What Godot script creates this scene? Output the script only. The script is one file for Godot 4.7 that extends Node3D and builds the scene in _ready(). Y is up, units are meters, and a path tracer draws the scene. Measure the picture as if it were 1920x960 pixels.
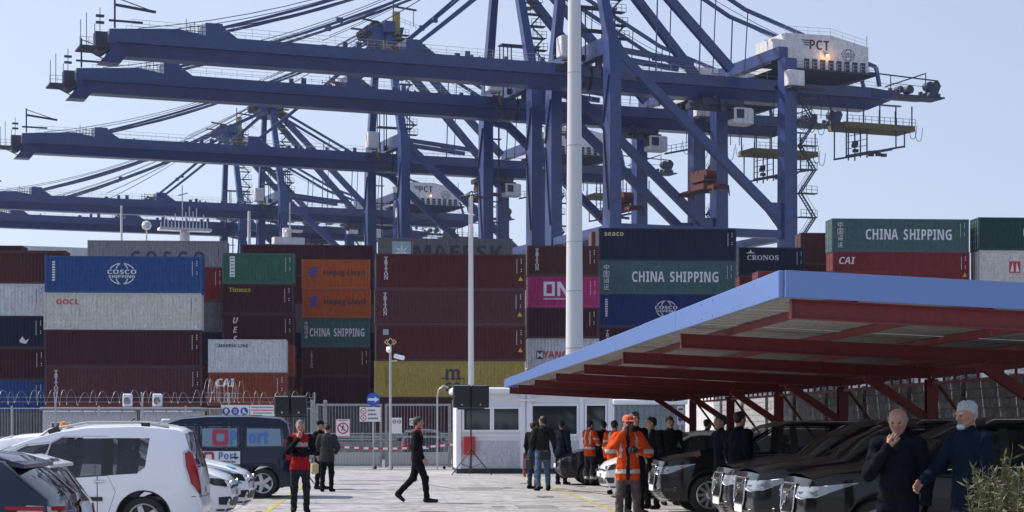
extends Node3D
# A container terminal gate: five ship-to-shore cranes over the quay, container stacks, a car park with a canopy, people and cars.
# World axes follow the yard (stacks, canopy and wall run along x and z); the camera is turned a little to the right of -z.
const F := 3500.0          # focal length in photograph pixels
const EYE := 1.6
const TURN := -0.0676      # camera yaw
var M := {}                # materials
var taken := {}
var fonts := {}
var texts := {}

# ---------- mesh building ----------
class MB:
	var v := PackedVector3Array()
	var n := PackedVector3Array()
	func tri(a: Vector3, b: Vector3, c: Vector3) -> void:   # counter-clockwise seen from outside
		var k := (b - a).cross(c - a)
		if k.length_squared() < 1e-16: return
		k = k.normalized()
		v.append(a); v.append(c); v.append(b)
		n.append(k); n.append(k); n.append(k)
	func tri_n(a: Vector3, b: Vector3, c: Vector3, na: Vector3, nb: Vector3, nc: Vector3) -> void:
		v.append(a); v.append(c); v.append(b)
		n.append(na); n.append(nc); n.append(nb)
	func quad(a: Vector3, b: Vector3, c: Vector3, d: Vector3) -> void:
		tri(a, b, c); tri(a, c, d)
	func hexa(p: Array) -> void:   # p[0..3] bottom counter-clockwise seen from above, p[4..7] top above them
		quad(p[3], p[2], p[1], p[0]); quad(p[4], p[5], p[6], p[7])
		for i in 4:
			var j := (i + 1) % 4
			quad(p[i], p[j], p[4 + j], p[4 + i])
	func box(c: Vector3, s: Vector3, b := Basis()) -> void:
		var h := s * 0.5
		var p := []
		for y in [-h.y, h.y]:
			for q in [Vector2(-h.x, h.z), Vector2(h.x, h.z), Vector2(h.x, -h.z), Vector2(-h.x, -h.z)]:
				p.append(c + b * Vector3(q.x, y, q.y))
		hexa(p)
	func cbox(c: Vector3, s: Vector3, r: float, b := Basis()) -> void:   # chamfered box
		var h := s * 0.5
		r = minf(r, minf(h.x, minf(h.y, h.z)) * 0.95)
		var rings := []
		for k in [[-h.y, r], [-h.y + r, 0.0], [h.y - r, 0.0], [h.y, r]]:
			var i: float = k[1]
			var x := h.x - i
			var z := h.z - i
			var ring := []
			for q in [Vector2(-x, z - r), Vector2(-x + r, z), Vector2(x - r, z), Vector2(x, z - r), Vector2(x, -z + r), Vector2(x - r, -z), Vector2(-x + r, -z), Vector2(-x, -z + r)]:
				ring.append(c + b * Vector3(q.x, k[0], q.y))
			rings.append(ring)
		for i in 3:
			for j in 8:
				var m := (j + 1) % 8
				quad(rings[i][j], rings[i][m], rings[i + 1][m], rings[i + 1][j])
		for j in range(1, 7):
			tri(rings[0][0], rings[0][j + 1], rings[0][j])
			tri(rings[3][0], rings[3][j], rings[3][j + 1])
	func bar(a: Vector3, b: Vector3, w: float, h: float, up := Vector3.UP) -> void:
		var z := (b - a)
		var l := z.length()
		if l < 1e-6: return
		z /= l
		var x := up.cross(z)
		if x.length() < 1e-3: x = Vector3.RIGHT.cross(z)
		if x.length() < 1e-3: x = Vector3.FORWARD.cross(z)
		x = x.normalized()
		box((a + b) * 0.5, Vector3(w, h, l), Basis(x, z.cross(x), z))
	func taper(a: Vector3, b: Vector3, sa: Vector2, sb: Vector2) -> void:   # upright post, x and z sizes at each end
		var p := []
		for e in [[a, sa], [b, sb]]:
			var hx: float = e[1].x * 0.5
			var hz: float = e[1].y * 0.5
			for q in [Vector2(-hx, hz), Vector2(hx, hz), Vector2(hx, -hz), Vector2(-hx, -hz)]:
				p.append(e[0] + Vector3(q.x, 0, q.y))
		hexa(p)
	func tube(pts: Array, r: float, sides := 6, r2 := -1.0) -> void:
		var last := []
		var cnt := pts.size()
		var x := Vector3.ZERO
		for i in cnt:
			var d: Vector3 = (pts[mini(i + 1, cnt - 1)] - pts[maxi(i - 1, 0)]).normalized()
			if x == Vector3.ZERO:
				x = Vector3.UP.cross(d)
				if x.length() < 0.05: x = Vector3.RIGHT.cross(d)
			x = (x - d * x.dot(d)).normalized()
			var y := d.cross(x)
			var rr := r if r2 < 0.0 else lerpf(r, r2, float(i) / maxf(1.0, cnt - 1))
			var ring := []
			for k in sides:
				var a := TAU * k / sides
				ring.append([pts[i] + (x * cos(a) + y * sin(a)) * rr, x * cos(a) + y * sin(a)])
			if i > 0:
				for k in sides:
					var m := (k + 1) % sides
					tri_n(last[k][0], last[m][0], ring[m][0], last[k][1], last[m][1], ring[m][1])
					tri_n(last[k][0], ring[m][0], ring[k][0], last[k][1], ring[m][1], ring[k][1])
			for e in ([true] if i == 0 else [false] if i == cnt - 1 else []):
				for k in range(1, sides - 1):
					if e: tri(ring[0][0], ring[k + 1][0], ring[k][0])
					else: tri(ring[0][0], ring[k][0], ring[k + 1][0])
			last = ring
	func lathe(profile: Array, sides: int, at := Vector3.ZERO, b := Basis()) -> void:   # profile of (radius, height), axis y
		for i in profile.size() - 1:
			var p: Vector2 = profile[i]
			var q: Vector2 = profile[i + 1]
			var dn := Vector2(q.y - p.y, p.x - q.x).normalized()
			for k in sides:
				var a0 := TAU * k / sides
				var a1 := TAU * (k + 1) / sides
				var u0 := Vector3(cos(a0), 0, -sin(a0))
				var u1 := Vector3(cos(a1), 0, -sin(a1))
				var P := [u0 * p.x + Vector3.UP * p.y, u1 * p.x + Vector3.UP * p.y, u1 * q.x + Vector3.UP * q.y, u0 * q.x + Vector3.UP * q.y]
				var n0 := b * (u0 * dn.x + Vector3.UP * dn.y)
				var n1 := b * (u1 * dn.x + Vector3.UP * dn.y)
				for j in 4: P[j] = at + b * P[j]
				if p.x > 1e-5: tri_n(P[0], P[1], P[2], n0, n1, n1)
				if q.x > 1e-5: tri_n(P[0], P[2], P[3], n0, n1, n0)
	func prism(poly: PackedVector2Array, z0: float, z1: float, t := Transform3D()) -> void:   # polygon in xy pushed along z
		if Geometry2D.is_polygon_clockwise(poly): poly.reverse()
		var idx := Geometry2D.triangulate_polygon(poly)
		for i in range(0, idx.size(), 3):
			var a := poly[idx[i]]; var b := poly[idx[i + 1]]; var c := poly[idx[i + 2]]
			if (b - a).cross(c - a) < 0:
				var s := b; b = c; c = s
			tri(t * Vector3(a.x, a.y, z1), t * Vector3(b.x, b.y, z1), t * Vector3(c.x, c.y, z1))
			tri(t * Vector3(a.x, a.y, z0), t * Vector3(c.x, c.y, z0), t * Vector3(b.x, b.y, z0))
		for i in poly.size():
			var p := poly[i]; var q := poly[(i + 1) % poly.size()]
			quad(t * Vector3(p.x, p.y, z0), t * Vector3(q.x, q.y, z0), t * Vector3(q.x, q.y, z1), t * Vector3(p.x, p.y, z1))
	func add(o: MB, t: Transform3D) -> void:
		var nb := t.basis.inverse().transposed()
		for i in o.v.size():
			v.append(t * o.v[i]); n.append((nb * o.n[i]).normalized())
	func mesh() -> ArrayMesh:
		var m := ArrayMesh.new()
		if v.is_empty(): return m
		var arr := []
		arr.resize(Mesh.ARRAY_MAX)
		arr[Mesh.ARRAY_VERTEX] = v
		arr[Mesh.ARRAY_NORMAL] = n
		m.add_surface_from_arrays(Mesh.PRIMITIVE_TRIANGLES, arr)
		return m

func put(parent: Node, called: String, what, mat: Material) -> MeshInstance3D:
	var o := MeshInstance3D.new()
	o.name = numbered(called) if parent == self else called
	o.mesh = what.mesh() if what is MB else what
	o.material_override = mat
	parent.add_child(o, true)
	return o
func numbered(called: String) -> String:
	var k: int = taken.get(called, 0)
	taken[called] = k + 1
	return called if k == 0 else "%s_%03d" % [called, k]
func thing(called: String, label: String, category: String, at := Vector3.ZERO, turn := 0.0, group := "") -> Node3D:
	var o := Node3D.new()
	o.name = numbered(called)
	add_child(o)
	o.position = at
	o.rotation.y = turn
	return tag(o, label, category, group)
func tag(o: Node3D, label: String, category: String, group := "", kind := "") -> Node3D:
	if label: o.set_meta("label", label)
	if category: o.set_meta("category", category)
	if group: o.set_meta("group", group)
	if kind: o.set_meta("kind", kind)
	return o
func copy_of(o: Node3D, called: String, label: String, at: Vector3, turn := 0.0) -> Node3D:
	var c: Node3D = o.duplicate()
	c.name = numbered(called)
	add_child(c)
	c.position = at
	c.rotation.y = turn
	c.set_meta("label", label)
	return c
# a point of the yard that stands DEPTH metres in front of the camera, ACROSS metres to the right of its axis
func spot(across: float, depth: float, y := 0.0) -> Vector3:
	return Vector3(cos(TURN) * across - sin(TURN) * depth, y, -sin(TURN) * across - cos(TURN) * depth)
func px(x: float, depth: float, y := 0.0) -> Vector3:   # by the photograph's column
	return spot((x - 960.0) / F * depth, depth, y)
func up_at(row: float, depth: float) -> float:           # height of a photograph's row at that depth
	return EYE + (800.0 - row) / F * depth

func text_mesh(s: String, size: float, style := "bold", depth := 0.006) -> TextMesh:   # size: height of a capital in metres
	var key := "%s|%f|%s|%f" % [s, size, style, depth]
	if texts.has(key): return texts[key]
	if not fonts.has(style):
		var f := SystemFont.new()
		f.font_names = PackedStringArray(["Droid Serif" if style.begins_with("serif") else "Droid Sans"])
		f.font_weight = 400 if style.ends_with("thin") else 700
		fonts[style] = f
	var t := TextMesh.new()
	t.font = fonts[style]
	t.text = s
	t.font_size = 32
	t.pixel_size = size / (32.0 * 0.72)
	t.depth = depth
	t.curve_step = 3.0
	texts[key] = t
	return t
func write(parent: Node, s: String, size: float, at: Vector3, mat: Material, style := "bold", turn := Basis(), called := "lettering", stretch := 1.0) -> MeshInstance3D:
	var o := MeshInstance3D.new()
	o.name = called
	o.mesh = text_mesh(s, size, style)
	o.material_override = mat
	o.transform = Transform3D(turn * Basis.from_scale(Vector3(stretch, 1, 1)), at)
	parent.add_child(o, true)
	return o

# ---------- materials ----------
func srgb(c: Color) -> Color:
	return c.linear_to_srgb()
func std(called: String, c: Color, rough := 0.6, metal := 0.0) -> StandardMaterial3D:   # c: linear base colour
	var m := StandardMaterial3D.new()
	m.resource_name = called
	m.albedo_color = srgb(c)
	m.roughness = rough
	m.metallic = metal
	M[called] = m
	return m
func worn(m: StandardMaterial3D, tex: Texture2D, scale: float, bump: Texture2D = null, height := 0.0) -> StandardMaterial3D:
	m.albedo_texture = tex
	m.uv1_triplanar = true
	m.uv1_world_triplanar = true
	m.uv1_scale = Vector3.ONE * scale
	if bump:
		m.heightmap_enabled = true
		m.heightmap_texture = bump
		m.heightmap_scale = height
	return m
func noise_img(sd: int, w: int, h: int, fx: float, fy: float, oct := 4) -> PackedFloat32Array:   # seamless-enough tiling value noise in 0..1
	var f := FastNoiseLite.new()
	f.seed = sd
	f.noise_type = FastNoiseLite.TYPE_SIMPLEX_SMOOTH
	f.fractal_octaves = oct
	f.frequency = 1.0
	var out := PackedFloat32Array()
	out.resize(w * h)
	for y in h:
		var ay := TAU * y / h
		for x in w:
			var ax := TAU * x / w
			# a torus in 4-D squeezed to 3-D: good enough to hide the seam
			var q := f.get_noise_3d(cos(ax) * fx + 3.7 * sin(ay) * fy * 0.31, sin(ax) * fx + cos(ay) * fy * 0.7, sin(ay) * fy)
			out[y * w + x] = clampf(q * 0.9 + 0.5, 0, 1)
	return out
func image_tex(w: int, h: int, fn: Callable) -> ImageTexture:
	var im := Image.create(w, h, false, Image.FORMAT_RGB8)
	for y in h:
		for x in w:
			im.set_pixel(x, y, fn.call(x, y))
	return ImageTexture.create_from_image(im)
func make_materials() -> void:
	var n1 := noise_img(3, 256, 256, 2.2, 2.2, 5)
	var n2 := noise_img(9, 256, 256, 14.0, 1.2, 3)      # upright streaks
	var n3 := noise_img(21, 256, 256, 9.0, 9.0, 4)
	var grime := image_tex(256, 256, func(x, y):
		var i: int = y * 256 + x
		var g := 0.86 + 0.12 * n1[i]
		var s := smoothstep(0.60, 0.78, n2[i]) * smoothstep(0.35, 0.65, n1[i])
		var r := smoothstep(0.70, 0.80, n3[i])
		var c := Color(g, g, g).lerp(Color(0.62, 0.57, 0.53), s * 0.5)
		return c.lerp(Color(0.62, 0.48, 0.38), r * 0.28))
	var mottle := image_tex(256, 256, func(x, y):
		var i: int = y * 256 + x
		var g := 0.74 + 0.2 * n1[i] + 0.10 * (n3[i] - 0.5)
		return Color(g, g, g * 0.995))
	var c1 := noise_img(33, 512, 512, 2.0, 2.0, 5)
	var c2 := noise_img(41, 512, 512, 30.0, 30.0, 3)
	var c3 := noise_img(47, 512, 512, 5.0, 5.0, 4)
	var paving := image_tex(512, 512, func(x, y):
		var i: int = y * 512 + x
		var g := 0.70 + 0.22 * c1[i] + 0.12 * (c2[i] - 0.5)
		var o := smoothstep(0.66, 0.82, c3[i])
		return Color(g, g * 0.99, g * 0.975).lerp(Color(0.42, 0.41, 0.40), o * 0.45))
	M.grime = grime; M.mottle = mottle; M.paving = paving
	worn(std("ground", Color(0.515, 0.51, 0.53), 0.9), paving, 0.09)
	worn(std("yard_ground", Color(0.27, 0.27, 0.275), 0.92), paving, 0.07)
	worn(std("yellow_line", Color(0.62, 0.55, 0.16), 0.85), paving, 0.35)
	worn(std("white_line", Color(0.66, 0.66, 0.66), 0.85), paving, 0.35)
	worn(std("crane_blue", Color(0.033, 0.058, 0.225), 0.30), mottle, 0.03)
	M.crane_blue.metallic_specular = 0.55
	std("crane_dark", Color(0.03, 0.035, 0.07), 0.6)
	std("crane_yellow", Color(0.32, 0.26, 0.05), 0.6)
	worn(std("rust_deck", Color(0.20, 0.15, 0.07), 0.8), mottle, 0.3)
	worn(std("house_white", Color(0.84, 0.83, 0.84), 0.45), grime, 0.05)
	std("galvanised", Color(0.42, 0.43, 0.44), 0.45, 0.6)
	std("rail_grey", Color(0.40, 0.41, 0.40), 0.5, 0.2)
	std("print_dark", Color(0.03, 0.03, 0.05), 0.6)
	std("print_white", Color(0.70, 0.70, 0.70), 0.6)
	std("print_red", Color(0.50, 0.025, 0.03), 0.6)
	std("print_blue", Color(0.02, 0.06, 0.30), 0.6)
	std("print_yellow", Color(0.60, 0.42, 0.03), 0.6)
	std("print_cream", Color(0.55, 0.47, 0.25), 0.6)
	std("black_rubber", Color(0.02, 0.02, 0.02), 0.8)
	std("black_plastic", Color(0.018, 0.018, 0.02), 0.5)
	std("dark_steel", Color(0.05, 0.05, 0.055), 0.5, 0.5)
	std("chrome", Color(0.75, 0.75, 0.77), 0.12, 1.0)
	worn(std("concrete", Color(0.36, 0.355, 0.35), 0.9), paving, 0.3)
	worn(std("block_grey", Color(0.30, 0.30, 0.31), 0.92), paving, 0.6)
	worn(std("mortar", Color(0.52, 0.52, 0.51), 0.95), paving, 0.8)
	worn(std("grey_paint", Color(0.30, 0.30, 0.31), 0.55), mottle, 0.5)
	worn(std("spreader_red", Color(0.115, 0.022, 0.016), 0.7), grime, 0.4)
	std("lamp_glow", Color(1, 0.75, 0.4), 0.5)
	M.lamp_glow.emission_enabled = true
	M.lamp_glow.emission = Color(1.0, 0.72, 0.40)
	M.lamp_glow.emission_energy_multiplier = 12.0
const SUN := Vector3(-1.38, 1.62, -0.62)   # towards the sun: high on the left, a little beyond the scene
func make_sky() -> Sky:
	var w := 512
	var h := 256
	var im := Image.create(w, h, false, Image.FORMAT_RGBF)
	var s := SUN.normalized()
	for y in h:
		var el := PI * (0.5 - (y + 0.5) / h)
		for x in w:
			var az := TAU * (x + 0.5) / w
			var d := Vector3(sin(az) * cos(el), sin(el), -cos(az) * cos(el))
			var c := Color(0.605, 0.71, 0.875)
			if el > 0.0:
				c = Color(0.605, 0.71, 0.875).lerp(Color(0.13, 0.225, 0.48), 1.0 - exp(-el * 3.0))
			else:
				c = Color(0.605, 0.71, 0.875).lerp(Color(0.36, 0.36, 0.36), clampf(-el * 8.0, 0, 1))
			var g := maxf(0.0, d.dot(s))
			var glow := 0.46 * pow(g, 1.2) + 0.5 * pow(g, 10.0)
			im.set_pixel(x, y, Color(c.r + glow, c.g + glow * 0.97, c.b + glow * 0.90))
	var m := PanoramaSkyMaterial.new()
	m.panorama = ImageTexture.create_from_image(im)
	m.energy_multiplier = 1.0
	var k := Sky.new()
	k.sky_material = m
	return k

func _ready() -> void:
	var cam := Camera3D.new()
	cam.name = "camera"
	cam.projection = Camera3D.PROJECTION_FRUSTUM
	cam.near = 0.5
	cam.far = 3000.0
	cam.size = 0.5 * 960.0 / F
	cam.frustum_offset = Vector2(0, 0.5 * 320.0 / F)
	cam.position = Vector3(0, EYE, 0)
	cam.rotation.y = TURN
	add_child(cam)
	cam.current = true
	var we := WorldEnvironment.new()
	we.name = "environment"
	var e := Environment.new()
	e.background_mode = Environment.BG_SKY
	e.sky = make_sky()
	e.background_energy_multiplier = 1.0
	e.tonemap_mode = Environment.TONE_MAPPER_LINEAR
	e.tonemap_exposure = 1.12
	e.fog_enabled = true
	e.fog_density = 0.00010
	e.fog_light_color = Color(0.80, 0.86, 0.96)
	e.sdfgi_enabled = true
	e.ssao_enabled = true
	e.ssil_enabled = true
	we.environment = e
	add_child(we)
	var sun := DirectionalLight3D.new()
	sun.name = "sun"
	sun.light_energy = 1.6
	sun.light_color = Color(1.0, 0.965, 0.925)
	sun.light_angular_distance = 0.55
	sun.shadow_enabled = true
	add_child(sun)
	sun.look_at_from_position(SUN * 100.0, Vector3.ZERO)
	make_materials()
	build_all()
# ---------- the setting ----------
func build_ground() -> void:
	var g := MB.new()
	g.quad(Vector3(-700, -0.02, 60), Vector3(700, -0.02, 60), Vector3(700, -0.02, -1500), Vector3(-700, -0.02, -1500))
	tag(put(self, "ground", g, M.yard_ground), "", "", "", "structure")
	var c := MB.new()
	c.quad(Vector3(-40, 0, 40), Vector3(40, 0, 40), Vector3(40, 0, -72), Vector3(-40, 0, -72))
	tag(put(self, "pavement", c, M.ground), "", "", "", "structure")
	# painted lines of the parking bays and slab joints cut in the paving
	var lines := MB.new()
	for l in [[4.3, -24.0, 4.42, -62.0], [-2.3, -24.0, -2.18, -52.0], [-2.3, -36.5, -8.0, -36.62], [-2.3, -40.2, -8.0, -40.32], [4.42, -38.2, 9.5, -38.3], [4.42, -44.7, 9.5, -44.8], [4.42, -31.2, 9.5, -31.3]]:
		var x0 := minf(l[0], l[2]); var x1 := maxf(l[0], l[2])
		lines.quad(Vector3(x0, 0.004, l[1]), Vector3(x1, 0.004, l[1]), Vector3(x1, 0.004, l[3]), Vector3(x0, 0.004, l[3]))
	put(get_node("pavement"), "yellow_marking", lines, M.yellow_line)
	var joints := MB.new()
	for z in [-29.5, -34.5, -39.5, -44.5, -49.5, -54.5, -59.5]:
		joints.quad(Vector3(-14, 0.003, z), Vector3(4.2, 0.003, z), Vector3(4.2, 0.003, z - 0.02), Vector3(-14, 0.003, z - 0.02))
	for x in [-7.1, -2.9, 1.3]:
		joints.quad(Vector3(x, 0.0035, -20), Vector3(x + 0.02, 0.0035, -20), Vector3(x + 0.02, 0.0035, -63), Vector3(x, 0.0035, -63))
	put(get_node("pavement"), "joint_seal", joints, M.asphalt_seal)

func build_stains() -> void:
	worn(std("oil_stain", Color(0.20, 0.195, 0.195), 0.75), M.paving, 0.5)
	worn(std("patch_repair", Color(0.33, 0.325, 0.33), 0.9), M.paving, 0.4)
	var g := get_node("pavement")
	var rng := RandomNumberGenerator.new()
	rng.seed = 31
	for i in 46:   # dried oil and tyre scuffs with ragged outlines
		var c := Vector3(rng.randf_range(-7, 6.5), 0.0045 + i * 0.0001, rng.randf_range(-60, -28))
		var n := 14
		var long := rng.randf_range(0.08, 0.5)
		var wide := long * rng.randf_range(0.15, 0.8)
		if i % 5 == 0: long = rng.randf_range(1.0, 3.2); wide = 0.05
		var an := rng.randf_range(-0.3, 0.3) + (PI / 2 if i % 3 else 0.0)
		var poly := PackedVector2Array()
		for k in n:
			var a := TAU * k / n
			poly.append(Vector2(cos(a) * long, sin(a) * wide).rotated(an) * rng.randf_range(0.7, 1.15))
		var idx := Geometry2D.triangulate_polygon(poly)
		var m := MB.new()
		for k in range(0, idx.size(), 3):
			var q := []
			for j in 3: q.append(c + Vector3(poly[idx[k + j]].x, 0, poly[idx[k + j]].y))
			if (q[1] - q[0]).cross(q[2] - q[0]).y > 0: m.tri(q[0], q[1], q[2])
			else: m.tri(q[0], q[2], q[1])
		put(g, "oil_stain", m, M.oil_stain)
	for r in [[-0.6, -33.0, 1.6, 1.0], [1.9, -47.0, 1.1, 2.2], [-1.4, -55.0, 2.4, 1.2], [2.6, -36.4, 0.8, 1.4]]:
		var m := MB.new()
		m.quad(Vector3(r[0], 0.0042, r[1]), Vector3(r[0] + r[2], 0.0042, r[1]), Vector3(r[0] + r[2], 0.0042, r[1] - r[3]), Vector3(r[0], 0.0042, r[1] - r[3]))
		put(g, "repair_patch", m, M.patch_repair)
	for k in 9:
		var m := MB.new()
		var p := Vector3(rng.randf_range(-3, 3.6), 0.0095, rng.randf_range(-56, -29))
		var d := Vector3(rng.randf_range(-0.5, 0.5), 0, -1).normalized()
		for i in 16:
			var q := p + d * 0.35 + Vector3(rng.randf_range(-0.14, 0.14), 0, 0)
			var w := Vector3(0.007, 0, 0)
			m.quad(p - w, p + w, q + w, q - w)
			p = q
		put(g, "crack", m, M.asphalt_seal)

# ---------- ship-to-shore cranes ----------
# local x runs along the boom towards the land (0 at the waterside rail), z along the quay towards the camera, y up
const WS := 68.5
func seg_sag(a: Vector3, b: Vector3, sag: float, k := 8) -> Array:
	var p := []
	for i in k + 1:
		var u := float(i) / k
		p.append(a.lerp(b, u) - Vector3(0, sag * 4.0 * u * (1.0 - u), 0))
	return p
func bars_along(m: MB, pts: Array, w: float, h: float) -> void:
	for i in pts.size() - 1: m.bar(pts[i], pts[i + 1], w, h)
func railing(m: MB, a: Vector3, b: Vector3, step := 2.0, r := 0.045) -> void:
	var cnt := maxi(1, int(round(a.distance_to(b) / step)))
	for i in cnt + 1:
		var p := a.lerp(b, float(i) / cnt)
		m.bar(p, p + Vector3(0, 1.1, 0), r, r, Vector3.RIGHT)
	for y in [0.55, 1.1]:
		m.bar(a + Vector3(0, y, 0), b + Vector3(0, y, 0), r, r)
func girder(m: MB, x0: float, x1: float, y0 := 52.3, y1 := 55.75, top := 2.2, low := 1.35, split := 0.44) -> void:
	var ym := lerpf(y0, y1, split)
	var prof := [Vector2(-low, y0), Vector2(low, y0), Vector2(top, ym), Vector2(top, y1), Vector2(-top, y1), Vector2(-top, ym)]
	var poly := PackedVector2Array()
	for p in prof: poly.append(p)
	# polygon in (z, y) pushed along x
	m.prism(poly, x0, x1, Transform3D(Basis(Vector3(0, 0, -1), Vector3(0, 1, 0), Vector3(1, 0, 0)), Vector3.ZERO))
func build_crane(label: String, at: Vector3, turn: float) -> Node3D:
	var c := thing("quay_crane", label, "crane", at, turn, "ship-to-shore cranes along the quay")
	var B: Material = M.crane_blue
	var rng := RandomNumberGenerator.new()
	rng.seed = 77
	var LS := 29.1
	for z in [-11.0, 11.0]:
		var m := MB.new()
		m.taper(Vector3(0, 1.5, z), Vector3(0, 53.0, z), Vector2(2.0, 2.6), Vector2(1.75, 2.5))
		put(c, "waterside_leg", m, B)
		m = MB.new()
		m.taper(Vector3(LS, 1.5, z), Vector3(LS, 57.2, z), Vector2(2.4, 2.4), Vector2(2.0, 2.2))
		put(c, "landside_leg", m, B)
		m = MB.new()   # head of the leg: leans in and narrows to the mast leg
		var zi: float = signf(z) * 10.4
		m.hexa([Vector3(-0.87, 53, z + 1.25), Vector3(0.95, 53, z + 1.25), Vector3(0.95, 53, z - 1.25), Vector3(-0.87, 53, z - 1.25), Vector3(-0.8, 58.6, zi + 1.0), Vector3(0.75, 58.6, zi + 1.0), Vector3(0.75, 58.6, zi - 1.0), Vector3(-0.8, 58.6, zi - 1.0)])
		put(c, "leg_head", m, B)
		m = MB.new()
		m.taper(Vector3(-0.1, 58.6, zi), Vector3(-0.9, 80.5, signf(z) * 3.2), Vector2(1.45, 1.6), Vector2(1.1, 1.2))
		put(c, "mast_leg", m, B)
		m = MB.new()   # gusset and diagonal down to the landside leg
		m.bar(Vector3(0.6, 56.4, z), Vector3(LS - 0.6, 32.4, z), 1.15, 1.25)
		m.prism(PackedVector2Array([Vector2(0.8, 58.0), Vector2(0.8, 53.4), Vector2(4.6, 52.6)]), z - 0.5, z + 0.5)
		m.prism(PackedVector2Array([Vector2(LS - 0.9, 35.4), Vector2(LS - 0.9, 31.0), Vector2(LS - 4.6, 35.3)]), z - 0.5, z + 0.5)
		put(c, "diagonal_brace", m, B)
		m = MB.new()
		m.bar(Vector3(0.95, 30.6, z), Vector3(LS - 1.1, 30.6, z), 1.4, 1.2)
		put(c, "portal_beam", m, B)
		m = MB.new()
		m.box(Vector3(0, 0.85, z), Vector3(2.4, 1.3, 7.6))
		m.box(Vector3(LS, 0.85, z), Vector3(2.4, 1.3, 7.6))
		put(c, "bogie", m, M.crane_dark)
		# thick back leg of the A-frame and thin backstay
		m = MB.new()
		var za: float = signf(z) * 2.9
		m.bar(Vector3(-0.4, 79.6, za), Vector3(22.6, 56.2, signf(z) * 5.2), 1.0, 1.35)
		put(c, "back_leg", m, B)
		m = MB.new()
		bars_along(m, [Vector3(0.2, 79.8, signf(z) * 2.2), Vector3(26.5, 66.2, signf(z) * 2.6), Vector3(50.2, 59.0, signf(z) * 2.4), Vector3(51.0, 56.0, signf(z) * 2.2)], 0.42, 0.55)
		put(c, "backstay", m, B)
		m = MB.new()
		for hx in [[14.0, 72.6], [21.5, 68.8], [27.0, 66.0]]:
			m.bar(Vector3(hx[0], hx[1], signf(z) * 2.5), Vector3(hx[0] - 0.5, 56.1, signf(z) * 2.3), 0.16, 0.16)
		put(c, "stay_strut", m, B)
		# forestays: two pairs of eye bars each side
		m = MB.new()
		bars_along(m, seg_sag(Vector3(-56.0, 56.9, signf(z) * 2.0), Vector3(-2.6, 78.6, signf(z) * 4.6), 1.6), 0.30, 0.40)
		m.box(Vector3(-30.2, 66.0, signf(z) * 3.3), Vector3(1.0, 0.75, 0.6))
		put(c, "outer_forestay", m, B)
		m = MB.new()
		bars_along(m, seg_sag(Vector3(-26.8, 56.9, signf(z) * 2.0), Vector3(-2.2, 78.2, signf(z) * 4.6), 0.4), 0.30, 0.40)
		m.box(Vector3(-14.2, 67.3, signf(z) * 3.3), Vector3(0.8, 0.8, 0.6))
		put(c, "inner_forestay", m, B)
		# knee plates on the lit face and the access ladder trunking
		m = MB.new()
		m.bar(Vector3(-0.96, 46.0, z - 1.1), Vector3(-0.96, 52.6, z + 1.1), 0.07, 0.35, Vector3.RIGHT)
		m.bar(Vector3(-1.0, 33.0, z + 1.0), Vector3(-0.96, 45.4, z - 1.0), 0.07, 0.25, Vector3.RIGHT)
		put(c, "stiffener", m, M.crane_dark)
	for x in [0.0, LS]:
		var m := MB.new()
		m.bar(Vector3(x, 57.3, -9.9), Vector3(x, 57.3, 9.9), 1.5, 2.5) if x == 0.0 else m.bar(Vector3(x, 58.4, -9.8), Vector3(x, 58.4, 9.8), 1.6, 1.8)
		put(c, "top_cross_beam", m, B)
		m = MB.new()
		m.bar(Vector3(x, 30.4, -9.6), Vector3(x, 30.4, 9.6), 1.4, 1.2)
		put(c, "cross_beam", m, B)
		m = MB.new()
		m.bar(Vector3(x, 3.1, -9.6), Vector3(x, 3.1, 9.6), 1.8, 2.4)
		put(c, "sill_beam", m, B)
	# boom, girder and their noses
	var m := MB.new()
	girder(m, -71.0, 0.4)
	m.hexa([Vector3(-71.0, 55.75, 2.2), Vector3(-57.5, 55.75, 2.2), Vector3(-57.5, 55.75, -2.2), Vector3(-71.0, 55.75, -2.2), Vector3(-68.5, 55.95, 2.1), Vector3(-61.5, 56.45, 2.1), Vector3(-61.5, 56.45, -2.1), Vector3(-68.5, 55.95, -2.1)])
	put(c, "boom", m, B)
	m = MB.new()
	m.hexa([Vector3(-72.2, 51.3, 1.5), Vector3(-69.4, 51.3, 1.5), Vector3(-69.4, 51.3, -1.5), Vector3(-72.2, 51.3, -1.5), Vector3(-70.2, 53.6, 2.1), Vector3(-67.8, 53.4, 2.1), Vector3(-67.8, 53.4, -2.1), Vector3(-70.2, 53.6, -2.1)])
	put(c, "boom_buffer", m, B)
	m = MB.new()
	girder(m, 0.9, 49.4)
	m.hexa([Vector3(49.4, 52.3, 1.3), Vector3(55.0, 54.6, 1.3), Vector3(55.0, 54.6, -1.3), Vector3(49.4, 52.3, -1.3), Vector3(49.4, 55.75, 2.2), Vector3(54.8, 55.3, 2.2), Vector3(54.8, 55.3, -2.2), Vector3(49.4, 55.75, -2.2)])
	m.box(Vector3(56.4, 55.1, 0), Vector3(4.0, 0.22, 3.4))
	put(c, "girder", m, B)
	m = MB.new()
	for z in [-2.55, 2.55]:
		m.box(Vector3(-6.0, 54.0, z), Vector3(128.0, 0.18, 0.7))
	put(c, "trolley_runway", m, B)
	m = MB.new()   # boom tip platform with its mast lights
	m.box(Vector3(-73.2, 53.2, 0), Vector3(3.6, 0.2, 4.6))
	m.box(Vector3(-72.0, 54.4, 0.6), Vector3(1.6, 2.0, 2.2))
	m.bar(Vector3(-74.9, 53.2, 1.5), Vector3(-71.4, 51.6, 1.3), 0.15, 0.15)
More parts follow.
